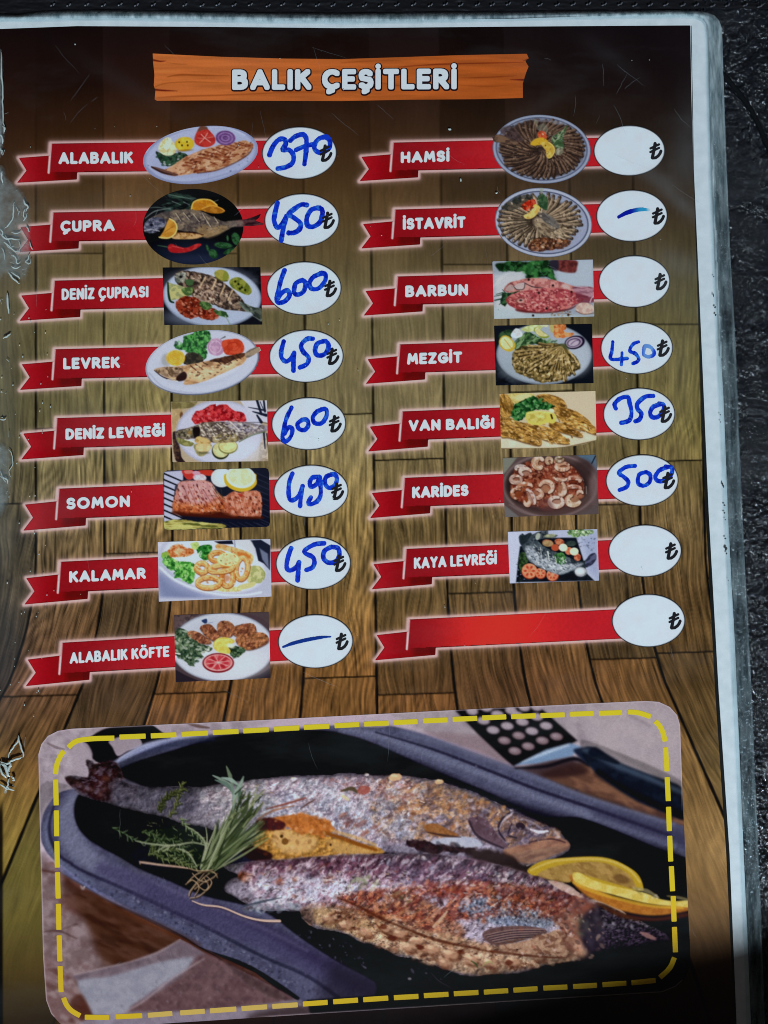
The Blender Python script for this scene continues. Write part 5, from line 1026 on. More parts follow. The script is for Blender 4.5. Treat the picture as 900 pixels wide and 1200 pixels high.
# fin, gill and head of the upper fish
A.p('#9aa0b4','507,985 530,980 555,982 565,991 545,994 520,993 506,988',soft=1,tex=[('#b8bcc8',3,.5,.7)]).p('#7c5434','496,968 510,965 525,972 538,979 525,981 505,978',soft=1,tex=[('#a4784c',3,.5,.8)]).l('#3a2a2a','500,975 520,979 540,981',(1,3,1),a=.8)
A.p('#2a1c22','475,987 482,983 490,986 500,985 510,990 524,990 545,993 556,995 545,1000 520,998 510,1001 488,996',soft=1.2,warp=3,ws=5,tex=[('#4c3438',3,.5,.7)])
A.p('#54424c','548,960 562,957 574,965 584,980 594,990 590,994 572,988 556,976',soft=1,tex=[('#746070',4,.5,.8)]).l('#302632','550,962 560,980 590,994',(2,3,2),a=.8)
A.l('#b4aebc','584,975 588,963 600,953 598,949',(1.5,3,1.5),a=.8).l('#322a38','592,985 584,972 590,958 604,949',(2,3,2),a=.9).l('#2e2634','606,982 596,978 600,965',(1.5,3,1.5),a=.8).e('#2c2430',610,968,6,4,20,a=.9).l('#d0ccd8','622,972 632,975 642,974',(2,4,2),a=.9).l('#8c8494','606,960 620,962 636,972',(1,3,2),a=.6)
A.p('#8a6858','590,996 620,988 645,980 664,985 667,994 650,1002 622,1012 600,1008',soft=1.6,tex=[('#b08c74',5,.5,.8,-12,3),('#54383a',4,.6,.7,-12,3)]).l('#3a2830','620,987 645,983 662,987',(1,2,1.5),a=.8)
A.specks(['#a49cac','#2c2430','#ccc4d0','#5c5060'],'555,945 600,950 655,975 640,990 590,985 560,965',170,(.6,2),-20,1.7,60,.7)
A.p('#2a1c1c','545,997 575,996 600,1003 615,1014 640,1012 660,1004 640,1022 600,1024 560,1010',soft=3.4,warp=2,a=.9)
# ---- lower fish
F2 = '262,1016 285,1011 310,1009 338,1006.7 365,1004 395.6,1003 420,1001 440,1002 470,1000 506.7,1001 530,1004 551,1007.8 584,1014 610,1022 629,1028 649,1033 668,1041 686.7,1050 704,1056 720,1062 735.6,1073 755,1082 775,1092 784,1101 770,1106 753,1108 731,1116 712,1122 686.7,1124 660,1126 633,1132 615,1139 595.6,1141 575,1140 555.6,1144 540,1142 524,1136.7 508,1130 491,1123 475,1121 462,1119 454,1112 444,1108 425,1104 412,1098 400,1092 384,1090 369,1086.7 360,1080 354,1075.6 351,1066.7 330,1067 317.8,1067 300,1066 284,1067 290,1060 276,1052 262,1042 268,1032 280,1026'
A.p('#120d14','250,1018 300,1020 330,1045 330,1062 300,1062 270,1050 245,1040',soft=4)
A.p('#9a93a8',F2,soft=.8,warp=1.2,ws=6,tex=[('#b4aebe',8,.48,.75),('#736c84',6,.62,.6)])
A.p('#74485a','290,1012 340,1007 400,1004 450,1003 520,1003 590,1016 640,1031 600,1035 540,1030 470,1032 400,1026 360,1020 320,1024 296,1022',soft=3,warp=2,ws=7,a=.8,tex=[('#9c6c78',4,.5,.85,-35,2.2),('#4a2c3c',4,.58,.7,-35,2.2)])
A.p('#a8a6bc','285,1025 330,1022 380,1028 440,1030 500,1040 480,1056 430,1058 400,1050 390,1062 340,1066 310,1052 290,1040',soft=4,warp=2,ws=7,a=.85,tex=[('#c4c2d2',5,.5,.8),('#8a90a8',4,.6,.6)])
A.p('#6c6480','440,1006 500,1004 560,1010 630,1032 600,1050 540,1045 480,1040 450,1020',soft=5,warp=2,a=.7,tex=[('#8c849c',3,.5,.8),('#484058',3,.58,.8)])
A.p('#7c4038','480,1040 530,1034 580,1035 640,1040 690,1052 700,1064 660,1076 640,1076 600,1072 570,1058 520,1052',soft=3,warp=2.4,ws=7,a=.9,tex=[('#a0584c',4,.5,.8),('#4c2428',4,.58,.8)])
A.p('#727a90','540,1052 570,1045 585,1062 620,1066 648,1074 640,1088 600,1086 560,1080 530,1066',soft=2.5,warp=1.6,a=.95,tex=[('#a4b4cc',3,.5,.8),('#343c54',2.6,.56,.9)])
A.p('#8a604c','440,1045 470,1043 500,1055 530,1075 545,1095 520,1105 480,1090 450,1078 430,1068 400,1058 392,1050',soft=3,warp=2.4,ws=7,a=.85,tex=[('#a8785c',4.5,.5,.8),('#5c3830',4,.6,.8)])
A.p('#ab886a','440,1072 470,1078 510,1092 545,1100 580,1108 640,1110 690,1112 686,1123 640,1130 596,1139 556,1142 524,1135 491,1121 462,1117 444,1106 436,1090',soft=2,warp=1.6,a=.95,tex=[('#c4a684',5,.5,.8),('#7c5844',5,.62,.7)])
A.p('#b89064','365,1063 385,1062 400,1070 430,1076 450,1084 448,1104 425,1102 402,1090 384,1088 368,1080',soft=1.2,warp=1,tex=[('#dab888',5,.5,.8),('#8a6440',4,.64,.7)]).p('#7c5c54','352,1066 364,1060 368,1075 366,1085 356,1078',soft=1,warp=1,tex=[('#a88878',3,.5,.8)]).l('#5c3c2c','398,1072 404,1080 400,1090',(3,4,2),soft=1,a=.7)
A.l('#8c4a24','362,1062 385,1060 410,1066 440,1070',(3,5,4),soft=1.4,a=.9).p('#4a1e14','384,1073 396,1068 420,1066 444,1071 450,1078 430,1076 405,1077 394,1080',soft=1,warp=.8,tex=[('#7c3c20',3,.5,.8)]).l('#b4622c','420,1069 445,1072 460,1078',(2,4,2),a=.8)
for x, y, r in [(328,1033,5),(345,1030,3),(384,1031,6),(388,1028,4),(545,1074,5),(548,1072,3),(567,1079,4),(580,1050,7),(586,1056,5),(576,1045,4),(610,1054,9),(620,1062,7),(288,1027,9)]: A.e('#8c4428',x,y,r,r*.75,0,warp=1.6,ws=3,tex=[('#b4683c',2.5,.5,.8)],a=.85)
A.l('#6c2c24','372,1020 385,1013 402,1004',(1.5,4,1.5),a=.9).l('#5a2c34','350,1018 362,1013 375,1009',(1,2.5,1),a=.8)
for i in range(12): x = 305+i*11; A.l('#6a3844',[(x,1023-i*.4),(x+10,1014-i*.5)],(1,2.8,1),sm=False,a=.6)
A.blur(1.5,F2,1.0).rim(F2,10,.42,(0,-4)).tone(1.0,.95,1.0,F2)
T2_ = '285,1014 340,1008 440,1003 530,1005 600,1020 660,1038 690,1054 640,1050 560,1040 480,1036 420,1034 360,1026 300,1026'; M2_ = '290,1024 360,1026 440,1032 500,1040 480,1056 430,1060 390,1062 340,1064 300,1050'; B2_ = '392,1066 450,1078 520,1100 600,1112 680,1110 660,1124 596,1139 524,1134 462,1116 400,1090'
R2_ = '400,1048 470,1040 580,1034 700,1056 670,1078 600,1072 540,1080 500,1092 440,1074'
A.veil(T2_,'#6a4a5c',6,.46,.80,-35,2.4).veil(T2_,'#bcb0be',4,.60,.70,-35,2.4).veil(T2_,'#3e2a38',3.5,.62,.7,-35,2.2).veil(M2_,'#cac4d0',5,.54,.6,-20,1.6).veil(M2_,'#7c5c6c',5,.58,.65,-30,2).veil(R2_,'#7c3c30',7,.50,.75,-25,1.8).veil(R2_,'#b07a5c',4.5,.58,.7,-25,1.6).veil(R2_,'#4c2a2c',4,.62,.7,-25,1.6)
A.veil(B2_,'#8a5c44',9,.50,.7,10,1.6).veil(B2_,'#d6b696',6,.57,.75,10,1.6).veil(B2_,'#54281a',5,.64,.8,10,1.4).veil(F2,'#2c2026',3.0,.66,.6,-20,1.6)
A.rough(F2,.16,6.0,-35,1.8).rough(F2,.24,2.2,-25,1.4)
TOPS = '290,1013 340,1008 440,1004 520,1004 600,1020 660,1040 690,1056 640,1072 560,1068 500,1050 440,1044 400,1050 390,1062 320,1060 290,1040'
A.specks(['#e0dce6','#c4c4d6','#5c5468','#8c7c90','#ccbcc0','#443c50','#f0ecf0','#8c98b4'],TOPS,620,(.5,2.4),-25,1.7,60,.75)
A.specks(['#a4604c','#6c3430','#c48468','#4c2228','#8c4a44'],'480,1036 580,1034 690,1054 670,1074 600,1070 540,1052',330,(.7,2.6),-20,1.7,60,.75)
A.specks(['#262c40','#c4d0e0','#1c2234','#8c9cb8','#dce4ee'],'545,1055 575,1048 648,1074 636,1086 590,1086 545,1072',420,(.5,1.7),0,1.2,90,.85)
A.specks(['#d8ac84','#8c5c40','#5c3428','#e8c8a4','#b47c54'],'440,1060 500,1070 560,1100 680,1112 670,1124 596,1138 524,1134 462,1115 440,1100',520,(.7,2.8),10,1.6,70,.6)
for i in range(26):
    x, y = 520+rs.rand()*110, 1010+rs.rand()*55; t = rs.uniform(-.9, .3); L_ = rs.uniform(3, 8); A.l('#c8c0b8' if i % 3 else '#3c342c', [(x,y),(x+L_*math.cos(t),y+L_*math.sin(t))], (1,1.8,.8), sm=False, a=.8)
for i in range(14):
    x, y = 300+rs.rand()*170, 1020+rs.rand()*35; t = rs.uniform(-.9, .4); L_ = rs.uniform(3, 9); A.l('#5c5848' if i % 2 else '#d4ccd0', [(x,y),(x+L_*math.cos(t),y+L_*math.sin(t))], (1,2,.8), sm=False, a=.8)
A.l('#b09a84','508,1086 516,1078 524,1068',(3,4,2),a=.9).l('#8c9080','412,1034 420,1030 430,1034',(3,5,2),a=.9).specks(['#7c8068','#b4b89c','#5c6048'],'408,1028 445,1026 448,1040 415,1044',24,(1,2.6),0,2,90,.9)
A.specks(['#6c6448','#8c8468','#4c4434'],'462,1042 480,1048 478,1058 460,1054',16,(1,3),20,2,60,.9)
A.specks(['#e4c69c','#7c4c28','#5c3418','#c89860'],'306,962 388,960 440,990 440,1002 320,1006 300,990',110,(.6,2.4),10,1.5,90,.6).specks(['#e8cca4','#8c5c38','#c49468'],'365,1064 450,1080 448,1104 400,1092 368,1082',70,(.6,2.4),10,1.5,90,.6)
# seam between crust and flesh, lumps of flesh below it
A.tone(.97,.74,1.0,'392,1060 450,1072 520,1096 600,1110 680,1108 660,1126 596,1141 524,1136 462,1118 400,1092 352,1080 360,1062',4)
for q, w_ in [('396,1052 420,1062 446,1076 470,1086 500,1098 530,1106 562,1112',(1,3.4,2.4,3.6,2)),('560,1113 600,1118 640,1121',(1.5,2.4,1)),('440,1082 452,1094 470,1100',(1,3,1))]: A.l('#4a2418',q,w_,soft=1.4,a=.75)
for x, y, r in [(468,1094,9),(488,1102,8),(505,1112,10),(528,1118,11),(552,1124,10),(478,1110,8),(520,1128,9),(452,1088,7),(574,1128,9),(600,1126,10),(630,1120,9),(404,1084,8),(384,1076,8),(428,1092,9)]:
    A.e('#5c382a',x+2,y+3,r,r*.62,8,soft=2,warp=1.8,a=.55).e('#c0a088',x,y,r*.9,r*.52,8,soft=2,warp=1.8,a=.55).e('#dcc4a8',x-2,y-2,r*.4,r*.2,8,soft=1.2,warp=1,a=.5)
for x, y in [(492,1110),(449,1086),(460,1100),(596,1128),(540,1116)]: A.e('#4c2014',x,y,4.5,3,0,soft=1.2,warp=1.2,a=.75)
A.l('#3c4a30','552,1126 558,1130 560,1134',(1,2.6,1),a=.9).l('#8c9464','566,1132 572,1127 578,1129',(1,2,1),a=.8)
for i in range(34):
    x, y = 300+rs.rand()*370, 0; y = np.interp(x, [300,440,560,670], [1012,1008,1010,1040])+rs.rand()*46; t = rs.uniform(-1.2, .6); L_ = rs.uniform(2, 6)
    A.l(['#e4dcd8','#2c1c20','#6c6c4c','#d4b490'][i % 4], [(x,y),(x+L_*math.cos(t),y+L_*math.sin(t))], (.8,1.7,.6), sm=False, soft=.4, a=.85)
for i in range(26):
    x = 270+rs.rand()*340; y = np.interp(x, [270,440,610], [922,914,962])+rs.rand()*38; t = rs.uniform(-1.2, .6); L_ = rs.uniform(2, 6)
    A.l(['#ece4e0','#3c2c30','#74704c','#c49c74'][i % 4], [(x,y),(x+L_*math.cos(t),y+L_*math.sin(t))], (.8,1.7,.6), sm=False, soft=.4, a=.85)
# fin and gill cover of the lower fish
A.p('#5a4648','566,1093 580,1087 610,1085 636,1088 640,1094 620,1100 596,1106 578,1107 568,1101',soft=1,tex=[('#7c6460',3,.5,.7)])
for i in range(9): A.l('#2c2230' if i % 2 else '#8c7874',[(568+i*1.5,1096+i*1.1),(600,1090+i*1.4),(638-i*2,1089+i*1.3)],(1,1.6,.8),a=.7)
A.p('#b08c74','586,1108 610,1104 640,1094 656,1090 664,1108 662,1122 640,1118 610,1118 590,1114',soft=1.2,warp=1,tex=[('#d0ac90',4,.5,.8),('#7c5444',4,.64,.7)]).l('#6c3c2c','575,1114 610,1119 645,1122 664,1122',(1.5,2.6,1),a=.8).e('#3c2c28',606,1113,1.5,1.2)
A.p('#7c5044','648,1075 662,1070 680,1070 690,1078 684,1096 676,1118 664,1110 658,1092',soft=1.6,warp=1.6,tex=[('#ac7c68',4,.5,.8),('#4c2c2c',4,.6,.8)]).l('#c49c84','668,1100 680,1110 684,1122',(8,12,6),soft=1.5,a=.7).specks(['#c8a48c','#3a2224','#8c5c4c'],'650,1074 690,1072 684,1120 660,1112',60,(.8,2.4),60,1.6,60,.8)
A.p('#29222e','684,1072 700,1062 716,1064 735,1075 757,1086 780,1094 782,1103 750,1110 730,1118 705,1126 688,1116 680,1100 678,1084',soft=2,warp=1.6,ws=5,tex=[('#4e4658',5,.5,.85),('#15111a',5,.58,.8)]).rough('684,1072 716,1064 780,1096 705,1124 682,1100',.8,2.5)
A.specks(['#8c8ca0','#5c5468','#b8b4c4','#14101a','#6c6078'],'684,1074 710,1066 745,1086 735,1100 700,1114 684,1100',170,(.6,2),0,1.8,90,.65).specks(['#6c7c5c','#94a07c'],'674,1082 686,1078 690,1096 678,1098',18,(1,2.4),0,1.5,90,.8)
A.p('#c0a498','642,1032 660,1034 676,1044 684,1052 668,1048 652,1040',soft=1,warp=.8,a=.85).l('#b8b0b4','690,1056 706,1056 722,1064 733,1071',(3,5,3,1.5),a=.85).l('#8c6c6c','751,1093 758,1096 767,1100',(2,6,4),soft=1.2,a=.9).p('#14101a','690,1118 740,1108 790,1104 800,1140 650,1146',soft=4,a=.9)
A.ts = (.14, .9)
A.blur(.3,F1).blur(.3,F2).tone(.97,1.0,1.10,F1).tone(.96,1.0,1.12,F2)
A.tone(.86,.85,1.0,'580,1106 664,1090 668,1124 600,1122',3).veil('580,1106 664,1090 668,1124 600,1122','#5c3c30',5,.58,.7,10,1.6)
A.blur(2.2,'668,1060 700,1058 706,1118 672,1124',4).specks(['#8c7468','#2c2026','#b89c88','#4c3a40'],'662,1066 706,1062 704,1116 666,1122',110,(.6,2.4),40,1.6,90,.9)
# pan floor reflections and oil beads
A.specks(['#5c6078','#9098b0','#3c4058'],'330,1092 380,1092 420,1112 430,1140 400,1128 350,1102',46,(.5,1.8),10,1.6,90,.8).specks(['#4c5068','#8c90a8'],'476,1124 500,1130 530,1150 500,1150 478,1140',14,(.5,2),10,2,60,.7).l('#3c3a44','505,1140 515,1150 528,1157',(1,1.5,1),a=.8).e('#7c7c88',480,1147,2.4,1.6,a=.8)
A.specks(['#8c98a8','#5c6878','#b4bcc8','#3c4452'],'284,1066 300,1054 330,1054 350,1064 330,1068 300,1070',70,(.7,2.6),-10,1.8,50,.8).l('#3a4252','286,1062 310,1056 330,1052',(2,3,1),a=.8)
# lemons
A.p('#b99a20','618,1020 632,1010 653,1006 693,1003.5 718,1007 740,1018 750,1028 754,1041 748,1044 700,1040 672,1028 640,1026 625,1026',soft=.9)
A.p('#9c7c3c','630,1024 655,1014 690,1009.5 715,1013 735,1023 743,1034 745,1042 728,1038 700,1030 675,1024 668,1034 650,1032 640,1030',soft=1.4,tex=[('#b89450',5,.5,.7,30,2),('#7c5a28',4,.62,.6,30,2)]).l('#ccb454','622,1020 650,1009 693,1006.5 718,1010 738,1020 750,1034',(2,3,2.5,3,2),a=.8).e('#6c4c28',728,1030,10,5,15,soft=1.6,a=.8)
A.p('#a8641e','671,1026 672,1036 688,1050 706,1058 731,1068 767,1073 808,1067 812,1060 770,1062 720,1052',soft=2,tex=[('#c07c28',6,.5,.6)]).p('#54280c','700,1058 731,1070 767,1075 808,1069 808,1074 767,1080 725,1074',soft=2.4,a=.85)
A.p('#cbb64a','671,1024 679,1022.5 692,1030 713,1037 740,1043 758,1047 772,1053 790,1056 812,1055 812,1063 787,1062 755,1058 720,1049 690,1041 674,1034',soft=1.1,tex=[('#ddce78',6,.5,.7)])
A.l('#d2a428','672,1034 690,1043 720,1052 760,1061 800,1064',(3,4,4,3),soft=1.4,a=.8).l('#9c9468','742,1041 758,1044 772,1052',(2,5,2),soft=1.2,a=.7).l('#8c8458','782,1050 796,1052 812,1056',(2,4,3),soft=1.4,a=.7).specks(['#dcd8c0','#7c7448'],'740,1040 775,1050 770,1056 745,1048',20,(.6,1.6),0,1.5,90,.8)
A.tone(.93,.85,1,'600,1000 820,1000 820,1080 600,1080')
A.p('#17131f','395,1128 440,1146 480,1160 480,1186 380,1186 380,1150',soft=14,a=.55)
A.specks(['#dcd0d4','#2c1c20','#b07c58','#8c4c3c'],'440,1004 640,1030 700,1060 640,1120 480,1110 380,1070 300,1050 300,1016',260,(.5,1.9),-20,1.8,80,.7)
A.specks(['#14101a','#3a2c30'],'478,984 556,992 540,1002 490,998',30,(1,3.5),0,2,60,.9)
# herbs
HB = [('#4e5e30','#8c9a5c'),('#3c5230','#7c9468'),('#5c6e40','#a0ac78')]
def sprig(P, c, w=2.2, leaf=5, n=12, side=1):
    C_ = curve(pts(P), False, 8); A.l(c[0], P, w, a=.95)
    for i in range(n):
        q = C_[int((i+.5)/n*(len(C_)-1))]; d_ = C_[min(len(C_)-1, int((i+.5)/n*(len(C_)-1))+1)]-q; t = math.atan2(d_[1], d_[0])+rs.uniform(.5, 1.0)*(1 if i % 2 else -1)
        L_ = leaf*rs.uniform(.7, 1.2); e_ = q+L_*np.array([math.cos(t), math.sin(t)])
        A.l('#1c2818', [q+1, e_+1.2], (w*.9, w*1.7, .8), sm=False, a=.6).l(c[0], [q, e_], (w*.8, w*1.6, .6), sm=False).l(c[1], [q-.5, e_-.6], (.6, w*.7, .4), sm=False, a=.85)
k2 = lambda s: (pts(s)/3.75+np.array([100, 890])).tolist()
A.p('#22301e','170,975 200,968 230,975 240,1000 236,1018 205,1012 180,1004',soft=4,a=.8,warp=2)
sprig(k2('330,230 340,190 390,150 440,130'),('#4a5228','#7c8448'),3,6,12); sprig(k2('370,250 400,200 410,150 430,100'),('#545c30','#8c9454'),3,6,10); sprig(k2('320,220 350,170 400,140'),('#3c4424','#6c7440'),3,6,8)
sprig(k2('120,300 180,330 210,350 280,370 340,375'),('#40583c','#88a078'),2.2,7,12); sprig(k2('250,320 300,330 340,360 380,400 440,440'),HB[1],2.4,7,14); sprig(k2('280,420 330,400 400,395 470,420'),HB[0],2.4,7,14)
sprig(k2('300,360 360,350 410,370 450,420 480,470'),HB[1],2.2,6,14); sprig(k2('340,400 400,440 450,460 490,480'),HB[2],2.2,6,12); sprig(k2('290,380 330,430 400,450 460,470'),HB[0],2.4,7,14); sprig(k2('420,260 450,300 500,340 530,380'),('#5a7044','#a0b488'),2.4,6,12)
for q in ['220,358 280,370 380,378 470,365 530,378','320,400 360,380 420,375','400,390 450,410 490,470','440,290 500,330 530,380 515,470','340,405 370,385','530,300 535,360 520,420 505,480','570,290 565,360 540,430 520,480']: A.l('#93a07c',k2(q),(1.2,2.4,1.4),a=.9)
for i in range(95):
    x0_, y0_ = rs.uniform(505, 560), rs.uniform(455, 500); u = rs.rand(); xe, ye = 570+230*u**.8+rs.uniform(-20, 20), 400-240*(1-abs(u-.45)*.9)*rs.uniform(.45, 1)+rs.uniform(-20, 20)
    c = ['#42542e','#5c6e42','#7c8c60','#2c3a22','#9aa880','#4a6238'][rs.randint(6)]; A.l(c, k2([(x0_, y0_), ((x0_+xe)/2+rs.uniform(-12,12), (y0_+ye)/2+rs.uniform(-8,8)), (xe, ye)]) if False else (np.array([(x0_, y0_), ((x0_+xe)/2+rs.uniform(-12,12), (y0_+ye)/2), (xe, ye)])/3.75+np.array([100, 890])).tolist(), (1.8, 2.6, .8), soft=.5, a=.9)
for q, c in [('560,70 600,90 640,120 660,160','#7c988c'),('620,30 635,70 650,120','#6c8468'),('695,75 680,120 670,170','#7c9c8c'),('570,90 620,110 650,150','#5c7c70'),('640,100 655,180 650,240','#6c8c7c'),('650,90 680,150 665,230','#4c6c58'),('600,80 640,90 670,110','#8caca0'),('690,90 660,150 650,200','#88a898'),('720,150 700,230 640,300','#42542e'),('780,190 740,240 680,300','#5c6a3c'),('740,170 720,240 660,320','#3c4c28')]:
    A.l(c, k2(q), (1.5, 5, 1.5), soft=.7, a=.95)
for i in range(40):
    x_, y_ = rs.uniform(620, 760), rs.uniform(150, 300); t = math.radians(rs.uniform(-75, -35)); L_ = rs.uniform(25, 60); A.l(['#3a4a26','#6c7c4c','#8c9868','#26321e'][rs.randint(4)], (np.array([(x_, y_), (x_+L_*math.cos(t), y_+L_*math.sin(t))])/3.75+np.array([100, 890])).tolist(), (1.8, 1), sm=False, soft=.5, a=.85)
for i in range(130):
    x_, y_ = rs.uniform(150, 236), rs.uniform(950, 1016); t = rs.uniform(0, 6.3); L_ = rs.uniform(2.5, 6.5); c = ['#52643c','#7c8c62','#34442a','#98a684','#45562f'][rs.randint(5)]
    if f_poly(np.array([[x_]]), np.array([[y_]]), pts('150,968 180,962 232,968 244,1006 210,1016 184,1008'))[0,0] > 0: A.l(c, [(x_,y_),(x_+L_*math.cos(t),y_+L_*math.sin(t)*.7)], (.8,2.4,.6), sm=False, soft=.5, a=.85)
A.tone(.90,.72,1.05,'130,900 250,885 320,935 290,1000 250,1030 140,1010',6)
# twine
for q in ['240,460 250,450 320,460 400,468 460,480','455,600 470,570 520,520 545,500','460,610 500,600 540,560 520,520','480,570 520,540 560,520 580,500','455,600 460,580 490,540 530,490','500,500 540,490 570,500 580,520','450,540 480,510 520,490','470,500 500,530 540,540','460,480 500,490 560,485','440,550 470,530 500,560 480,600','500,560 530,575 555,540 530,510']: A.l('#2c2018',(np.array(k2(q))+.8).tolist(),1.8,a=.7).l('#a89478',k2(q),(1.0,1.5,.8),a=.85)
A.l('#2a1c28',(np.array(k2('470,622 520,640 600,650 700,690 780,708 855,710'))+1.6).tolist(),2,a=.5).l('#c0a898',k2('470,622 520,640 600,650 700,690 780,708 855,710'),(1.2,2,2,2.4,3),a=.95).l('#a89084',k2('240,450 260,455 360,468 450,478'),(2,2,1.4),a=.9)
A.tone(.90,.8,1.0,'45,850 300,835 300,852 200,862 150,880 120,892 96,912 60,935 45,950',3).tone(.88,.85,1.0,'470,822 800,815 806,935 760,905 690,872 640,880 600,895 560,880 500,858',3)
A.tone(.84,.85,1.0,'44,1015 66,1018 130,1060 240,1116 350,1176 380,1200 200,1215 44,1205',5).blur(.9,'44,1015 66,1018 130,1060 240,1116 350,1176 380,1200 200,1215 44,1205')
A.blur(.32).tone(.96,.95,1.13)
A.grain(.10)
# trimmed pale edge of the picture
ed = f_poly(A.X, A.Y, BIG); e1 = ((1-sstep(.3, 1.7, ed))*(A.Y < 1192)*(A.X < 800))[...,None]
A.C = A.C*(1-e1*.6)+np.array([182,172,184.])*e1*.6
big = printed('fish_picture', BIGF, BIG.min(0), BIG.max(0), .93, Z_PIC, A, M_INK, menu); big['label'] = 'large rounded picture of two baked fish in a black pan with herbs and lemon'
DASH = ['80,876 86,870.5 93,867.6 110,865.6 134,865','140,863.8 170.7,862.6','176.7,862.4 206.7,861','213,860.5 243.5,858.9','249.3,858.4 279.6,857','285,856.6 315,855','321,854.5 350.7,852.9','356,852.4 386,851','392,850.5 421,849','426.7,848.6 455.5,847.3','461.5,846.8 489.3,845.6','496,844.8 524.4,843.6','530.4,843 559.3,841.8','565,841.4 593.3,840','599,839.8 627.8,838.8','633.3,838.6 661.8,837.6','668,837 695.6,836','702,835.9 729,835','736,834.3 748,835.3 762.7,840',
 '767.8,845 772.8,850.5 776.6,858 779.6,869','780,875.7 781.6,904','781.8,910.6 783.2,938.8','783.4,945.4 784.4,974','784.8,979.4 786,1009.6','786.7,1015 788.2,1044.4','788.9,1050 790,1080','790.3,1086.2 791.6,1116','790.4,1122 784.8,1134.4 773.3,1145.6',
 '768.4,1148.9 740,1151.8','734,1152.2 706,1154','699.6,1154.6 671.6,1156.2','665,1156.6 636.7,1158','630,1158.6 601.6,1160.4','595.6,1160.9 567,1162.7','560.7,1163 531.8,1164.6','525.6,1165.2 496.7,1166.8','490.4,1167.6 461.6,1169.2','455,1169.6 425.6,1171.6','419.6,1172 390.4,1174','384,1174.6 355,1176.6','349,1177.4 319,1179.4','313,1179.8 283,1182','277,1182.4 246,1184.6','240,1185 211,1187','202,1187.6 173.3,1189.8','166.7,1190.2 135.6,1191.6','127.8,1192.4 99.3,1192',
 '94,1190.4 84,1184.5 78,1177.6 74.4,1169','71.6,1162.7 70.4,1132','70.2,1126.7 69.3,1096','69,1089.6 68.4,1059','68.2,1053 67.3,1022','67.2,1016.7 66.6,985.6','66.4,980 66,949.6','65.9,943.8 65.2,913.3','65,907.3 66.6,896 70.4,886.6 74.9,880']
for i, q in enumerate(DASH):
    C_ = curve(pts(q), False, 5); n_ = np.array([1, -1])
    d0, d1 = C_[1]-C_[0], C_[-1]-C_[-2]; w_ = 3.0
    # flat-ended dash: offset both sides
    T_ = np.gradient(C_, axis=0) if len(C_) > 2 else np.array([d0, d0]); T_ = T_/np.linalg.norm(T_, axis=1)[:,None]; Nn = np.stack([-T_[:,1], T_[:,0]], 1)
    PD = np.concatenate([C_+Nn*w_, (C_-Nn*w_)[::-1]])
    y_ = C_[:,1].mean(); pale = 40 <= i <= 44
    cc = np.array([206,182,44.])*np.interp(y_, [830,1000,1150,1195], [1,.98,.88,.88])
    if pale: cc = np.array([176,156,84.])
    printed('yellow_dash', poly_field(PD), PD.min(0), PD.max(0), .8, Z_PIC+.00003, cc, M_INK, big)

# ------------------------------------------------------------------ clear plastic sleeve over and under the sheet
def thin_fresnel(nt):
    """reflectance of a thin sheet, the same from both sides"""
    L = nt.links.new; g = N(nt, 'NewGeometry'); d = N(nt, 'VectorMath', operation='DOT_PRODUCT'); L(g.outputs['Incoming'], d.inputs[0]); L(g.outputs['Normal'], d.inputs[1])
    ab = N(nt, 'Math', operation='ABSOLUTE'); L(d.outputs['Value'], ab.inputs[0]); om = N(nt, 'Math', operation='SUBTRACT', use_clamp=True); om.inputs[0].default_value = 1; L(ab.outputs[0], om.inputs[1])
    pw = N(nt, 'Math', operation='POWER'); L(om.outputs[0], pw.inputs[0]); pw.inputs[1].default_value = 5
    ma = N(nt, 'Math', operation='MULTIPLY_ADD', use_clamp=True); L(pw.outputs[0], ma.inputs[0]); ma.inputs[1].default_value = .93; ma.inputs[2].default_value = .045; return ma
def film_mat():
    m, nt, out = mat('clear_film'); L = nt.links.new
    tr = N(nt, 'BsdfTransparent'); gl = N(nt, 'BsdfGlossy'); gl.inputs['Roughness'].default_value = .11
    df = N(nt, 'BsdfDiffuse'); df.inputs['Color'].default_value = (.62,.66,.70,1)
    fr = thin_fresnel(nt)
    tc = N(nt, 'TexCoord'); n1 = N(nt, 'TexNoise', Scale=16.0, Detail=5.0, Roughness=.6); mp = N(nt, 'Mapping'); mp.inputs['Rotation'].default_value = (0,0,math.radians(40)); mp.inputs['Scale'].default_value = (1,3.2,1)
    L(tc.outputs['Object'], mp.inputs[0]); L(mp.outputs[0], n1.inputs['Vector'])
    r1 = N(nt, 'MapRange'); r1.inputs['From Min'].default_value = .52; r1.inputs['From Max'].default_value = .78; r1.inputs['To Max'].default_value = .055
    L(n1.outputs['Fac'], r1.inputs[0])
    at = N(nt, 'Attribute', attribute_name='scuff'); ad = N(nt, 'Math', operation='MULTIPLY_ADD'); L(r1.outputs[0], ad.inputs[0]); ad.inputs[1].default_value = .35
    L(at.outputs['Fac'], ad.inputs[2])
    nb = N(nt, 'TexNoise', Scale=60.0, Detail=3.0); bp = N(nt, 'Bump', Strength=.25, Distance=.0006); L(tc.outputs['Object'], nb.inputs['Vector']); L(nb.outputs['Fac'], bp.inputs['Height'])
    L(bp.outputs[0], gl.inputs['Normal'])
    m1 = N(nt, 'MixShader'); L(fr.outputs[0], m1.inputs[0]); L(tr.outputs[0], m1.inputs[1]); L(gl.outputs[0], m1.inputs[2])
    m2 = N(nt, 'MixShader'); L(ad.outputs[0], m2.inputs[0]); L(m1.outputs[0], m2.inputs[1]); L(df.outputs[0], m2.inputs[2]); L(m2.outputs[0], out.inputs[0])
    return m
M_FILM = film_mat()
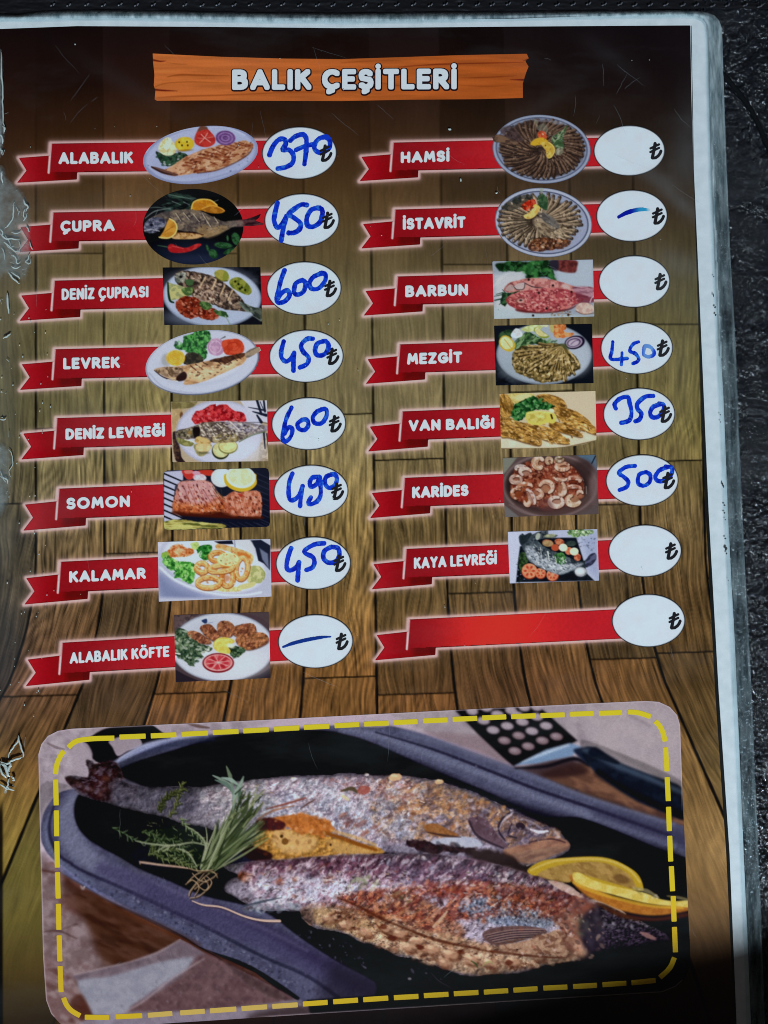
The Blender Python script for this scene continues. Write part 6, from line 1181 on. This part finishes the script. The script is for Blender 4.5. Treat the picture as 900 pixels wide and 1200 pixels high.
OUT = pts('-60,17 0,16.8 20,18 34,15.5 50,13.6 80,12.6 120,12.2 180,13 300,15.2 400,16 520,14.6 640,13.6 700,12.8 780,12 815,12.6 828,14 837,17.5 843,24 846,33 847,60 849,120 852,200 856,300 862,400 866,500 870,600 875,700 880.5,800 884.5,900 889,1000 893,1100 896.5,1200 898,1236 -60,1236')
INN = pts('-60,20 40,20.6 100,19 200,20 300,22.4 420,23.4 520,21.6 640,18.6 740,16.8 800,16 816,17 826,21 831,29 832.4,44 834,120 837,220 841,320 845,400 849.5,500 853.6,600 858,680 862.5,780 867.5,880 872,980 876,1080 879.6,1180 881,1236 -60,1236')
def film_field(X, Y): return f_poly(X, Y, INN)+.8
V, q, p = contour_mesh(film_field, (-40, 10), (884, 1234), 6.0)
zz = Z_FILM+.00010*(fbm(V[:,0]*.012, V[:,1]*.012, 50, 2)-.5)*2
me = raw_mesh('clear_film', plane(V, zz), q, p)
sc = np.zeros(len(V))
def smudge(x, y, rx, ry, an, a):
    t = math.radians(an); u = ((V[:,0]-x)*math.cos(t)+(V[:,1]-y)*math.sin(t))/rx; v = (-(V[:,0]-x)*math.sin(t)+(V[:,1]-y)*math.cos(t))/ry
    return a*np.exp(-(u*u+v*v))
for s_ in [(765,205,26,10,20,.035),(795,235,46,9,42,.05),(800,310,30,14,25,.045),(775,330,60,30,30,.02),(720,70,40,10,35,.012),(800,190,20,40,0,.03),(640,120,50,9,150,.012),(810,160,14,60,0,.02),(4,420,16,130,0,.035),(2,620,14,150,0,.03),(20,290,26,70,0,.03),(12,760,18,110,10,.025),(120,500,60,30,30,.018),(60,600,70,24,-30,.025),(150,100,80,10,30,.008),(800,420,30,90,0,.02)]:
    sc += smudge(*s_)
sc *= .6+.8*fbm(V[:,0]*.05, V[:,1]*.05, 51, 3)
at_ = me.attributes.new('scuff', 'FLOAT', 'POINT'); at_.data.foreach_set('value', sc.astype(np.float32))
film = link('clear_film', me, M_FILM, menu); film.data.shade_smooth()

# welded milky rim of the sleeve: a rounded band with thickness, between the sheet and the outer edge
def rim_mat():
    m, nt, out = mat('welded_plastic_rim'); L = nt.links.new
    tr = N(nt, 'BsdfTransparent'); tr.inputs['Color'].default_value = (.86,.92,.94,1)
    pb = N(nt, 'BsdfPrincipled'); pb.inputs['Roughness'].default_value = .24; pb.inputs['Specular IOR Level'].default_value = .7
    tc = N(nt, 'TexCoord'); mp = N(nt, 'Mapping'); mp.inputs['Scale'].default_value = (1.0, .16, 1); mp.inputs['Rotation'].default_value = (0,0,math.radians(-2.3))
    n1 = N(nt, 'TexNoise', Scale=520.0, Detail=5.0, Roughness=.65); L(tc.outputs['Object'], mp.inputs[0]); L(mp.outputs[0], n1.inputs['Vector'])
    n2 = N(nt, 'TexNoise', Scale=70.0, Detail=3.0); L(tc.outputs['Object'], n2.inputs['Vector'])
    cr = N(nt, 'ValToRGB'); cr.color_ramp.elements[0].position = .35; cr.color_ramp.elements[0].color = (.14,.20,.22,1); cr.color_ramp.elements[1].position = .72; cr.color_ramp.elements[1].color = (.62,.70,.72,1)
    L(n1.outputs['Fac'], cr.inputs[0]); L(cr.outputs[0], pb.inputs['Base Color'])
    at = N(nt, 'Attribute', attribute_name='milk'); r = N(nt, 'MapRange'); r.inputs['From Min'].default_value = .3; r.inputs['From Max'].default_value = .75; r.inputs['To Min'].default_value = -.14; r.inputs['To Max'].default_value = .14
    L(n2.outputs['Fac'], r.inputs[0]); ad = N(nt, 'Math', operation='ADD', use_clamp=True); L(r.outputs[0], ad.inputs[0]); L(at.outputs['Fac'], ad.inputs[1])
    bp = N(nt, 'Bump', Strength=.7, Distance=.0004); L(n1.outputs['Fac'], bp.inputs['Height']); L(bp.outputs[0], pb.inputs['Normal'])
    mx = N(nt, 'MixShader'); L(ad.outputs[0], mx.inputs[0]); L(tr.outputs[0], mx.inputs[1]); L(pb.outputs[0], mx.inputs[2]); L(mx.outputs[0], out.inputs[0])
    return m
M_RIM = rim_mat()
def rim_field(X, Y): return np.minimum(f_poly(X, Y, OUT), 5.5-f_poly(X, Y, INN))
V, q, p = contour_mesh(rim_field, (-40, 8), (902, 1234), 1.5)
do = f_poly(V[:,0], V[:,1], OUT); di = -f_poly(V[:,0], V[:,1], INN)
prof = np.sqrt(np.clip(do/3.5, 0, 1))
zr = -0.0007+.0013*prof+.00010*(fbm(V[:,0]*.25, V[:,1]*.03, 52, 3)-.5)*2
zr += .00016*np.exp(-((di-1.0)/2.0)**2)+.0001*np.exp(-((do-4.5)/1.6)**2)
me = raw_mesh('sleeve_rim', plane(V, zr), q, p)
top = sstep(300, 20, V[:,1])
milk = .28+.44*top+.22*np.exp(-((do-1.0)/1.2)**2)+.30*np.exp(-((di+1.5)/2.6)**2)*(V[:,1] < 420)-.10*np.exp(-((do-8)/5)**2)*(V[:,0] > 500)*(V[:,1] > 330)
milk = np.where(di < 0, np.exp(-(di/2.2)**2)*(.98*(V[:,1] < 420)+.12), milk)
milk = milk+.18*(fbm(V[:,0]*.4, V[:,1]*.04, 53, 3)-.5)*2
milk = np.where((V[:,1] < 25) & (V[:,0] < 780), milk-.20, milk)
ma = me.attributes.new('milk', 'FLOAT', 'POINT'); ma.data.foreach_set('value', np.clip(milk, .05, .96).astype(np.float32))
rim = link('sleeve_rim', me, M_RIM, menu); rim.data.shade_smooth(); rim['label'] = 'milky welded plastic rim along the top and right side of the sleeve'

# cracked and torn film along the left side: raised white ridges, a loosened milky flap, chips
M_RIDGE, nt, b = principled('cracked_plastic', (.52,.56,.52), .32, .6)
def torn_mat():
    m, nt, out = mat('loosened_film'); L = nt.links.new
    tr = N(nt, 'BsdfTransparent'); pb = N(nt, 'BsdfPrincipled'); pb.inputs['Base Color'].default_value = (.40,.43,.41,1); pb.inputs['Roughness'].default_value = .3
    tc = N(nt, 'TexCoord'); n = N(nt, 'TexNoise', Scale=420.0, Detail=5.0); L(tc.outputs['Object'], n.inputs['Vector'])
    bp = N(nt, 'Bump', Strength=.6, Distance=.0005); L(n.outputs['Fac'], bp.inputs['Height']); L(bp.outputs[0], pb.inputs['Normal'])
    at = N(nt, 'Attribute', attribute_name='milk'); mx = N(nt, 'MixShader'); L(at.outputs['Fac'], mx.inputs[0]); L(tr.outputs[0], mx.inputs[1]); L(pb.outputs[0], mx.inputs[2]); L(mx.outputs[0], out.inputs[0])
    return m
M_TORN = torn_mat()
def flap(name, P, amt, label):
    P = curve(pts(P), True, 4); f = lambda X, Y: f_poly(X, Y, P)+(fbm(X*.5, Y*.5, 55, 2)-.5)*3
    V, q, p = contour_mesh(f, P.min(0)-3, P.max(0)+3, 1.2); d = f(V[:,0], V[:,1])
    me = raw_mesh(name, plane(V, Z_FILM+.00035+.0004*fbm(V[:,0]*.12, V[:,1]*.12, 56, 2)), q, p)
    mk = np.clip(amt*(.45+1.1*(fbm(V[:,0]*.16, V[:,1]*.12, 57, 3)-.15))*sstep(0, 7, d)+.10*np.exp(-(V[:,0]/5)**2), 0, .95)
    a_ = me.attributes.new('milk', 'FLOAT', 'POINT'); a_.data.foreach_set('value', mk.astype(np.float32))
    o = link(name, me, M_TORN, menu); me.shade_smooth(); o['label'] = label; return o
flap('loose_film', '-8,200 4,196 10,208 22,218 34,236 38,262 37,285 39,300 36,315 28,330 14,326 4,322 -8,330', .30, 'crazed milky patch of film by the second left ribbon')
flap('loose_film', '-8,525 8,522 14,530 15,555 13,580 6,600 -8,604', .30, 'cloudy worn patch of film at the left edge')
flap('loose_film', '-8,56 2.6,62 3.4,90 3,120 5,140 6,155 4,172 2,182 -8,186', .62, 'frayed grey strip of torn film at the left edge near the top')
def ridges(name, lines, label, seed=0, z=Z_FILM+.0006):
    """thin raised creases: each a small rounded bar with height"""
    vs_, fs_ = [], []
    for q_, w_ in lines:
        C_ = curve(pts(q_), False, 4); n = len(C_); C_ = C_+(np.stack([fbm(np.arange(n)*.7+seed, np.full(n, 3.), 61, 2), fbm(np.arange(n)*.7+seed, np.full(n, 9.), 62, 2)], 1)-.5)*1.6
        T_ = np.gradient(C_, axis=0); T_ /= np.linalg.norm(T_, axis=1)[:,None]+1e-9; Nn = np.stack([-T_[:,1], T_[:,0]], 1)
        w = np.interp(np.linspace(0, 1, n), [0,.2,.7,1], [.25,1,.9,.2])*w_/2*(.8+.5*fbm(np.arange(n)*.9, np.full(n, 1.7+seed), 63, 2))
        seed += 3; b0 = len(vs_)
        for s_, h in ((1, 0), (.5, 1), (-.5, 1), (-1, 0)):
            vs_ += [tuple(v) for v in plane(C_+Nn*w[:,None]*s_, z-.00025+h*w*.00028)]
        for j in range(3):
            for i in range(n-1): a0 = b0+j*n+i; fs_.append((a0, a0+n, a0+n+1, a0+1))
    me = bpy.data.meshes.new(name); me.from_pydata(vs_, [], fs_); me.update(); o = link(name, me, M_RIDGE, menu); o['label'] = label; return tag(o, kind='stuff')
k_ = lambda s: (pts(s)/5.45+np.array([0, 180])).tolist()
LN = [('90,310 85,360 80,410 50,460 30,480',2.2),('150,290 160,320 180,340 165,370',2.6),('160,350 150,385 160,420',2),('95,450 100,470',1.6),('0,510 40,540 90,545 130,550',2.4),('20,560 70,600 110,640',2.2),('70,500 110,510 140,490',1.6),('170,460 180,490 190,500',1.8),('190,560 200,600 210,610',1.6),('40,580 60,600 90,590',1.6),('70,650 95,660 110,700 130,690',2),('70,720 100,730 130,720',2),('60,690 90,700',1.8),('190,640 180,670 165,690 190,700 200,670',2),('50,755 90,800 125,830',2.4),('70,755 110,780 130,800',2),('140,740 170,735',1.6),('140,770 165,775',1.6),('45,890 50,960 55,1025',3.2),('10,600 25,640 30,680',1.8),('30,520 60,560 65,600',1.5),('120,560 130,600 110,640',1.4),('150,570 185,580',1.3),('100,340 120,370 115,400',1.3),('130,350 140,400',1.2),('75,330 95,330',1.4),('150,430 165,410 175,380',1.6),('85,620 120,625 130,640',1.5),('0,480 15,500 20,540',2),('120,655 105,690',1.4),('60,630 80,650',1.5),('100,230 115,240',1.2),('0,940 20,930',1.4),('20,1180 50,1160 70,1150',2.4),('0,930 12,960',1.6)]
ridges('film_cracks', [(k_(a), b*.95) for a, b in LN], 'branching white cracks in the film by the second left ribbon')
k_ = lambda s: (pts(s)/5.45+np.array([0, 400])).tolist()
LN2 = [('45,115 60,130',4),('0,330 20,325',1.8),('0,500 25,500 40,490',2),('60,570 55,610',2.4),('50,690 75,720 80,780 60,830 70,870',1.6),('0,860 40,880 50,910',2.6),('0,830 20,870 35,900',2),('20,780 45,800',1.6),('0,670 10,690',1.8)]
ridges('film_cracks', [(k_(a), b*.72) for a, b in LN2], 'small white cracks at the left edge beside the third to fifth ribbons', 20)
k_ = lambda s: (pts(s)/5.45+np.array([0, 820])).tolist()
LN3 = [('120,230 110,270 85,300 60,340 55,375',2.6),('120,235 130,290 150,350 145,370',3.4),('0,390 40,410 80,390 120,375 140,365',3.6),('20,400 45,450 50,480 65,490',5.5),('10,410 40,430 60,460',5),('0,430 20,480 40,500',4),('70,490 90,510 80,520',3.5),('60,500 50,540 40,570 35,600',3),('40,550 60,570 90,580',3),('0,540 30,560 50,575',3),('160,240 155,300',1.2),('80,545 95,555',2.2),('0,400 -10,440 0,480',4),('25,560 30,600',3),('75,400 60,430 45,470',4.5)]
ridges('film_cracks', [(k_(a), b*.72) for a, b in LN3], 'torn white scrap of film left of the large picture', 40)
ridges('film_cracks', [((pts(a)/6+np.array([0,40])).tolist(), b*.8) for a, b in [('8,130 14,300 20,420 18,520 24,620 30,700',2.6),('20,650 34,660 30,690',3),('0,700 14,730 20,770',3),('0,800 12,820 18,850',2.4),('28,815 24,850',3),('14,960 10,1000 24,1060',3.4),('32,560 60,552',1)]], 'frayed white film fibres along the upper left edge', 60)
# fine hairline scratches in the film
M_SCR, nt, out = mat('hairline_scratch'); tr = N(nt, 'BsdfTransparent'); gl = N(nt, 'BsdfDiffuse'); gl.inputs['Color'].default_value = (.7,.74,.78,1); mx = N(nt, 'MixShader'); mx.inputs[0].default_value = .075
nt.links.new(tr.outputs[0], mx.inputs[1]); nt.links.new(gl.outputs[0], mx.inputs[2]); nt.links.new(mx.outputs[0], out.inputs[0])
rsS = np.random.RandomState(4); SL = []
for _ in range(80):
    x_, y_ = rsS.uniform(0, 830), rsS.uniform(36, 1190) if rsS.rand() < .6 else rsS.uniform(36, 320); t = math.radians(rsS.choice([35, -50, 80])+rsS.uniform(-18, 18)); L_ = rsS.uniform(8, 46)
    if x_+L_ < 838: SL.append(([(x_,y_),(x_+L_*.5*math.cos(t)+rsS.uniform(-2,2), y_+L_*.5*math.sin(t)),(x_+L_*math.cos(t), y_+L_*math.sin(t))], rsS.uniform(.35, .9)))
o_ = ridges('film_scratches', SL, 'fine pale hairline scratches all over the film', 90, Z_FILM+.0004); o_.data.materials.clear(); o_.data.materials.append(M_SCR)
# specks of dirt trapped under the rim and on the film
M_DIRT, nt, b = principled('trapped_dirt', (.05,.055,.06), .8, .1)
def blobs(name, L_, mt, z, label, parent):
    vs_, fs_ = [], []
    for x, y, r, s_ in L_:
        n = 8; b0 = len(vs_); ang = np.linspace(0, 2*np.pi, n, endpoint=False)
        ring_ = plane(np.stack([x+r*np.cos(ang)*(1+.25*np.sin(ang*2+x)), y+r*s_*np.sin(ang)], 1), z)
        vs_ += [tuple(v) for v in ring_]; c_ = plane([(x, y)], z+r*.00008)[0]; vs_.append(tuple(c_)); fs_ += [(b0+i, b0+n, b0+(i+1) % n) for i in range(n)]
    me = bpy.data.meshes.new(name); me.from_pydata(vs_, [], fs_); me.update(); o = link(name, me, mt, parent); o['label'] = label; return tag(o, kind='stuff')
DT = [(847,568,.8,3),(849,592,1.1,1),(849,601,1,1),(850,609,.7,1),(850,631,1,1),(850.8,643,1.5,1.5),(851.4,648.6,1,1.2),(853.4,680,.7,1),(836,346,.6,4),(838,360,.9,1.6),(838.6,369,1,1.4),(836.3,324,.7,1),(844,486,.6,1.5),(844.4,494.5,.7,1),(848,570,.7,3)]
blobs('dirt_specks', DT, M_DIRT, Z_FILM+.0002, 'dark dirt specks trapped along the right edge of the sleeve', menu)
rs5 = np.random.RandomState(9)
blobs('dust_specks', [(rs5.uniform(5, 800), rs5.uniform(40, 820), rs5.uniform(.25, .6), 1) for _ in range(45)]+[(rs5.uniform(0, 60), rs5.uniform(350, 850), rs5.uniform(.3, .8), 1.4) for _ in range(60)]+[(527,151.5,2.2,.6),(540,211,1,2),(88,52,.8,1.2),(582,226,1.6,.5)], M_RIDGE, Z_FILM+.0002, 'pale dust specks scattered on the film', menu)

# ------------------------------------------------------------------ black leather cover under the menu
def leather_mat():
    m, nt, b = principled('black_leather', (.0085,.010,.0145), .3, 1.0); L = nt.links.new
    tc = N(nt, 'TexCoord'); wr = N(nt, 'TexNoise', Scale=70.0, Detail=3.0); L(tc.outputs['Object'], wr.inputs['Vector'])
    mixv = N(nt, 'VectorMath', operation='MULTIPLY_ADD'); L(wr.outputs['Color'], mixv.inputs[0]); mixv.inputs[1].default_value = (.007,.007,.007); L(tc.outputs['Object'], mixv.inputs[2])
    ms = N(nt, 'Mapping'); ms.inputs['Scale'].default_value = (1.5, .75, 1); ms.inputs['Rotation'].default_value = (0, 0, .35); L(mixv.outputs[0], ms.inputs[0])
    n1 = N(nt, 'TexNoise', Scale=620.0, Detail=2.5, Roughness=.55, Distortion=.6); L(ms.outputs[0], n1.inputs['Vector'])
    r1 = N(nt, 'MapRange', interpolation_type='SMOOTHSTEP'); r1.inputs['From Min'].default_value = .43; r1.inputs['From Max'].default_value = .57; L(n1.outputs['Fac'], r1.inputs[0])
    n3 = N(nt, 'TexNoise', Scale=150.0, Detail=5.0, Roughness=.62, Distortion=1.5); L(mixv.outputs[0], n3.inputs['Vector'])
    a2 = N(nt, 'Math', operation='MULTIPLY_ADD'); L(n3.outputs['Fac'], a2.inputs[0]); a2.inputs[1].default_value = 2.2; L(r1.outputs[0], a2.inputs[2])
    bp = N(nt, 'Bump', Strength=1.0, Distance=.00054); L(a2.outputs[0], bp.inputs['Height']); L(bp.outputs[0], b.inputs['Normal'])
    n2 = N(nt, 'TexNoise', Scale=160.0, Detail=4.0); L(tc.outputs['Object'], n2.inputs['Vector']); rr = N(nt, 'MapRange'); rr.inputs['From Min'].default_value = .35; rr.inputs['From Max'].default_value = .7; rr.inputs['To Min'].default_value = .12; rr.inputs['To Max'].default_value = .30
    L(n2.outputs['Fac'], rr.inputs[0]); L(rr.outputs[0], b.inputs['Roughness'])
    return m
M_LEATHER = leather_mat()
cover = thing('leather_cover', 'black pebbled leather cover lying under the menu, its edges showing at the top and right', 'leather cover')
# real relief: creases and folds in the strip that shows, plain under the menu
CV = pts('-80,-60 560,-60 640,-9 760,-3.4 818,.4 860,2.2 905,3.8 1000,8 1000,1290 -80,1290')
V, q, p = contour_mesh(lambda X, Y: f_poly(X, Y, CV), (-80, -60), (1000, 1290), 4.0)
x, y = V[:,0], V[:,1]
zl = -.0021-.0005*sstep(20, 0, f_poly(x, y, CV))
me = raw_mesh('leather_sheet', plane(V, zl), q, p); lo_ = link('leather_sheet', me, M_LEATHER, cover); me.shade_smooth()
# the strip along the right and the top, modelled finely with creases
def strip(name, lo, hi, P, step, seed, label):
    P = pts(P); V, q, p = contour_mesh(lambda X, Y: f_poly(X, Y, P), lo, hi, step); x, y = V[:,0], V[:,1]
    h = fbm(x*.10, y*.08, seed, 4)*.0006+np.abs(fbm(x*.22+y*.05, y*.12-x*.06, seed+3, 3)-.5)*-.0022
    zs = -.0014+h
    # long dark cord groove at the upper right
    g = f_line(x, y, curve(pts('846,86 852,92 858,99 870,114 884,136 897,165 908,190'), False, 6), 1.0); 
    zs += np.where(g > -3.4, -.0006*np.exp(-(g/2.2)**2), 0)
    me = raw_mesh(name, plane(V, zs), q, p); o = link(name, me, M_LEATHER, cover); me.shade_smooth(); o['label'] = label; return o
strip('leather_surface', (826, -2), (930, 1240), '826,-2 930,-2 930,1240 826,1240', .8, 70, 'creased right edge of the leather with fine glinting grain')
M_EDGE_SHADE, nt, b = principled('shade_black', (.0055,.005,.0065), .55, .35); L = nt.links.new  # added strip; the shade on the leather's top edge is put into its colour
tc = N(nt, 'TexCoord'); n = N(nt, 'TexNoise', Scale=900.0, Detail=4.0); L(tc.outputs['Object'], n.inputs['Vector']); bp = N(nt, 'Bump', Strength=.5, Distance=.0003); L(n.outputs['Fac'], bp.inputs['Height']); L(bp.outputs[0], b.inputs['Normal'])
PB = pts('-30,-30 640,-30 640,-9 760,-3.4 826,.7 870,2.6 930,5 930,11 826,9.5 760,14 640,18 -30,22')
V, q, p = contour_mesh(lambda X, Y: f_poly(X, Y, PB), (-30, -30), (930, 24), 1.2)
me = raw_mesh('edge_shade', plane(V, -.0009-.0005*fbm(V[:,0]*.05, V[:,1]*.3, 82, 3)), q, p); o = link('edge_shade', me, M_EDGE_SHADE, cover); me.shade_smooth(); o['label'] = 'smooth black strip with painted-in shade along the upper edge of the leather cover'
# cord lying in the groove
M_CORD, nt, b = principled('black_cord', (.004,.004,.005), .9, .1)
def tube(name, P, r_px, zc, mt, parent, n=10):
    C_ = curve(pts(P), False, 6); W_ = plane(C_, zc); T_ = np.gradient(W_, axis=0); T_ /= np.linalg.norm(T_, axis=1)[:,None]; up = np.array([0,0,1.]); S_ = np.cross(T_, up); S_ /= np.linalg.norm(S_, axis=1)[:,None]; U_ = np.cross(S_, T_)
    r_ = r_px*PX; vs_, fs_ = [], []
    for i in range(len(W_)):
        for k in range(n): a_ = 2*math.pi*k/n; vs_.append(tuple(W_[i]+r_*(math.cos(a_)*S_[i]+math.sin(a_)*.7*U_[i])))
    for i in range(len(W_)-1):
        for k in range(n): fs_.append((i*n+k, i*n+(k+1) % n, (i+1)*n+(k+1) % n, (i+1)*n+k))
    me = bpy.data.meshes.new(name); me.from_pydata(vs_, [], fs_); me.update(); me.shade_smooth(); return link(name, me, mt, parent)
c_ = tube('cord', '836,76 846,86 852,92 858,99 870,114 884,136 897,165 908,190 918,220', 3.0, -.0010, M_CORD, cover)
c_['label'] = 'thin black cord curving out from under the sleeve at the upper right'
# leather glints built as stitches along the top, each a pair of raised threads
M_GLINT, nt, b = principled('glint_thread', (.10,.10,.115), .35, .8)
def glint_stitch(x, y, s=1.0):
    vs_, fs_ = [], []
    for (ax, ay, bx, by) in ((x-2.6, y+1.2, x-1.0, y+.2), (x+.6, y+.2, x+2.2, y-2.0)):
        a_, b_ = plane([(ax, ay), (bx, by)], -.0004); d_ = (b_-a_); d_ /= np.linalg.norm(d_); n_ = np.array([-d_[1], d_[0], 0]); r_ = .9*PX*s
        b0 = len(vs_)
        for P_ in (a_, (a_+b_)/2+np.array([0,0,.00012]), b_):
            for k in range(6): t = 2*math.pi*k/6; vs_.append(tuple(P_+r_*(math.cos(t)*n_+math.sin(t)*np.array([0,0,.8]))))
        for i in range(2):
            for k in range(6): fs_.append((b0+i*6+k, b0+i*6+(k+1) % 6, b0+(i+1)*6+(k+1) % 6, b0+(i+1)*6+k))
    return vs_, fs_
av, af = [], []
for i in range(47):
    x_ = 62+i*19.6*(1-.0009*i); y_ = np.interp(x_, [0,300,640,800,900], [5.6,6.2,5.2,5.6,7.4]); v_, f_ = glint_stitch(x_+rs5.uniform(-1.5,1.5), y_+rs5.uniform(-.8,.8)); af += [tuple(j+len(av) for j in t) for t in f_]; av += v_
me = bpy.data.meshes.new('glint_stitches'); me.from_pydata(av, [], af); me.update(); me.shade_smooth(); st_ = link('glint_stitches', me, M_GLINT, cover); tag(st_, 'tiny grey stitches standing in for leather glints along the top edge', kind='stuff')

# ------------------------------------------------------------------ chequered tablecloth under everything
m, nt, b = principled('chequered_cloth', (.4,.45,.5), .9, .1); L = nt.links.new
tc = N(nt, 'TexCoord'); ch = N(nt, 'TexChecker', Scale=150.0); ch.inputs['Color1'].default_value = (.55,.58,.60,1); ch.inputs['Color2'].default_value = (.05,.11,.24,1)
L(tc.outputs['Object'], ch.inputs['Vector']); nz = N(nt, 'TexNoise', Scale=900.0); L(tc.outputs['Object'], nz.inputs['Vector']); mx = N(nt, 'Mix', data_type='RGBA', blend_type='MULTIPLY'); mx.inputs[0].default_value = .5
L(ch.outputs['Color'], mx.inputs[6]); L(nz.outputs['Fac'], mx.inputs[7]); L(mx.outputs[2], b.inputs['Base Color']); wv = N(nt, 'Bump', Strength=.5, Distance=.0003); L(nz.outputs['Fac'], wv.inputs['Height']); L(wv.outputs[0], b.inputs['Normal'])
me = bpy.data.meshes.new('tablecloth'); me.from_pydata([(-.8,-.7,-.0045),(.8,-.7,-.0045),(.8,.7,-.0045),(-.8,.7,-.0045)], [], [(0,1,2,3)]); me.update(); tag(link('tablecloth', me, m), kind='structure')

# ------------------------------------------------------------------ unseen box added outside the lower right corner only to cast its shadow there
M_BOX, nt, b = principled('shade_box_wood', (.06,.035,.02), .5, .4)
M_NAP, nt, b = principled('shade_box_paper', (.75,.75,.73), .9, .1)
A0, A1 = plane([(893,1081), (635,1146)], 0.0); TOPZ = .070; lx, ly, lz = LAMP_POS; fz = TOPZ/(lz-TOPZ)
def caster(P_): return np.array([(P_[0]+lx*fz)/(1+fz), (P_[1]+ly*fz)/(1+fz)])
B0, B1 = caster(A0), caster(A1); BOXA = math.atan2(B0[1]-B1[1], B0[0]-B1[0]); BOXP = (float((B0[0]+B1[0])/2), float((B0[1]+B1[1])/2), -.0045)
nb_ = thing('shade_box', 'unseen low wooden box added just outside the lower right corner to cast a shadow on it', 'added shadow caster', BOXP)
nb_.rotation_euler = (0, 0, BOXA)
def rbox(name, x0, x1, y0, y1, z0, z1, r, mt, parent):
    P = []
    for cx, cy, a0 in ((x1-r, y1-r, 0), (x0+r, y1-r, 90), (x0+r, y0+r, 180), (x1-r, y0+r, 270)):
        for k in range(7): t = math.radians(a0+k*15); P.append((cx+r*math.cos(t), cy+r*math.sin(t)))
    n = len(P); me = bpy.data.meshes.new(name)
    me.from_pydata([(a, b, z0) for a, b in P]+[(a, b, z1) for a, b in P], [], [tuple(range(n))[::-1], tuple(range(n, 2*n))]+[(i, (i+1) % n, (i+1) % n+n, i+n) for i in range(n)]); me.update(); return link(name, me, mt, parent)
rbox('base', -.13, .13, -.13, 0, 0, .006, .004, M_BOX, nb_)
rbox('front_panel', -.13, .13, -.006, 0, .006, .0745, .002, M_BOX, nb_); rbox('back_panel', -.13, .13, -.13, -.124, .006, .0745, .002, M_BOX, nb_)
rbox('side_panel', -.13, -.124, -.124, -.006, .006, .0735, .002, M_BOX, nb_); rbox('side_panel', .124, .13, -.124, -.006, .006, .0735, .002, M_BOX, nb_)
rbox('shade_box_fill', -.118, .118, -.118, -.012, .006, .055, .006, M_NAP, nb_)
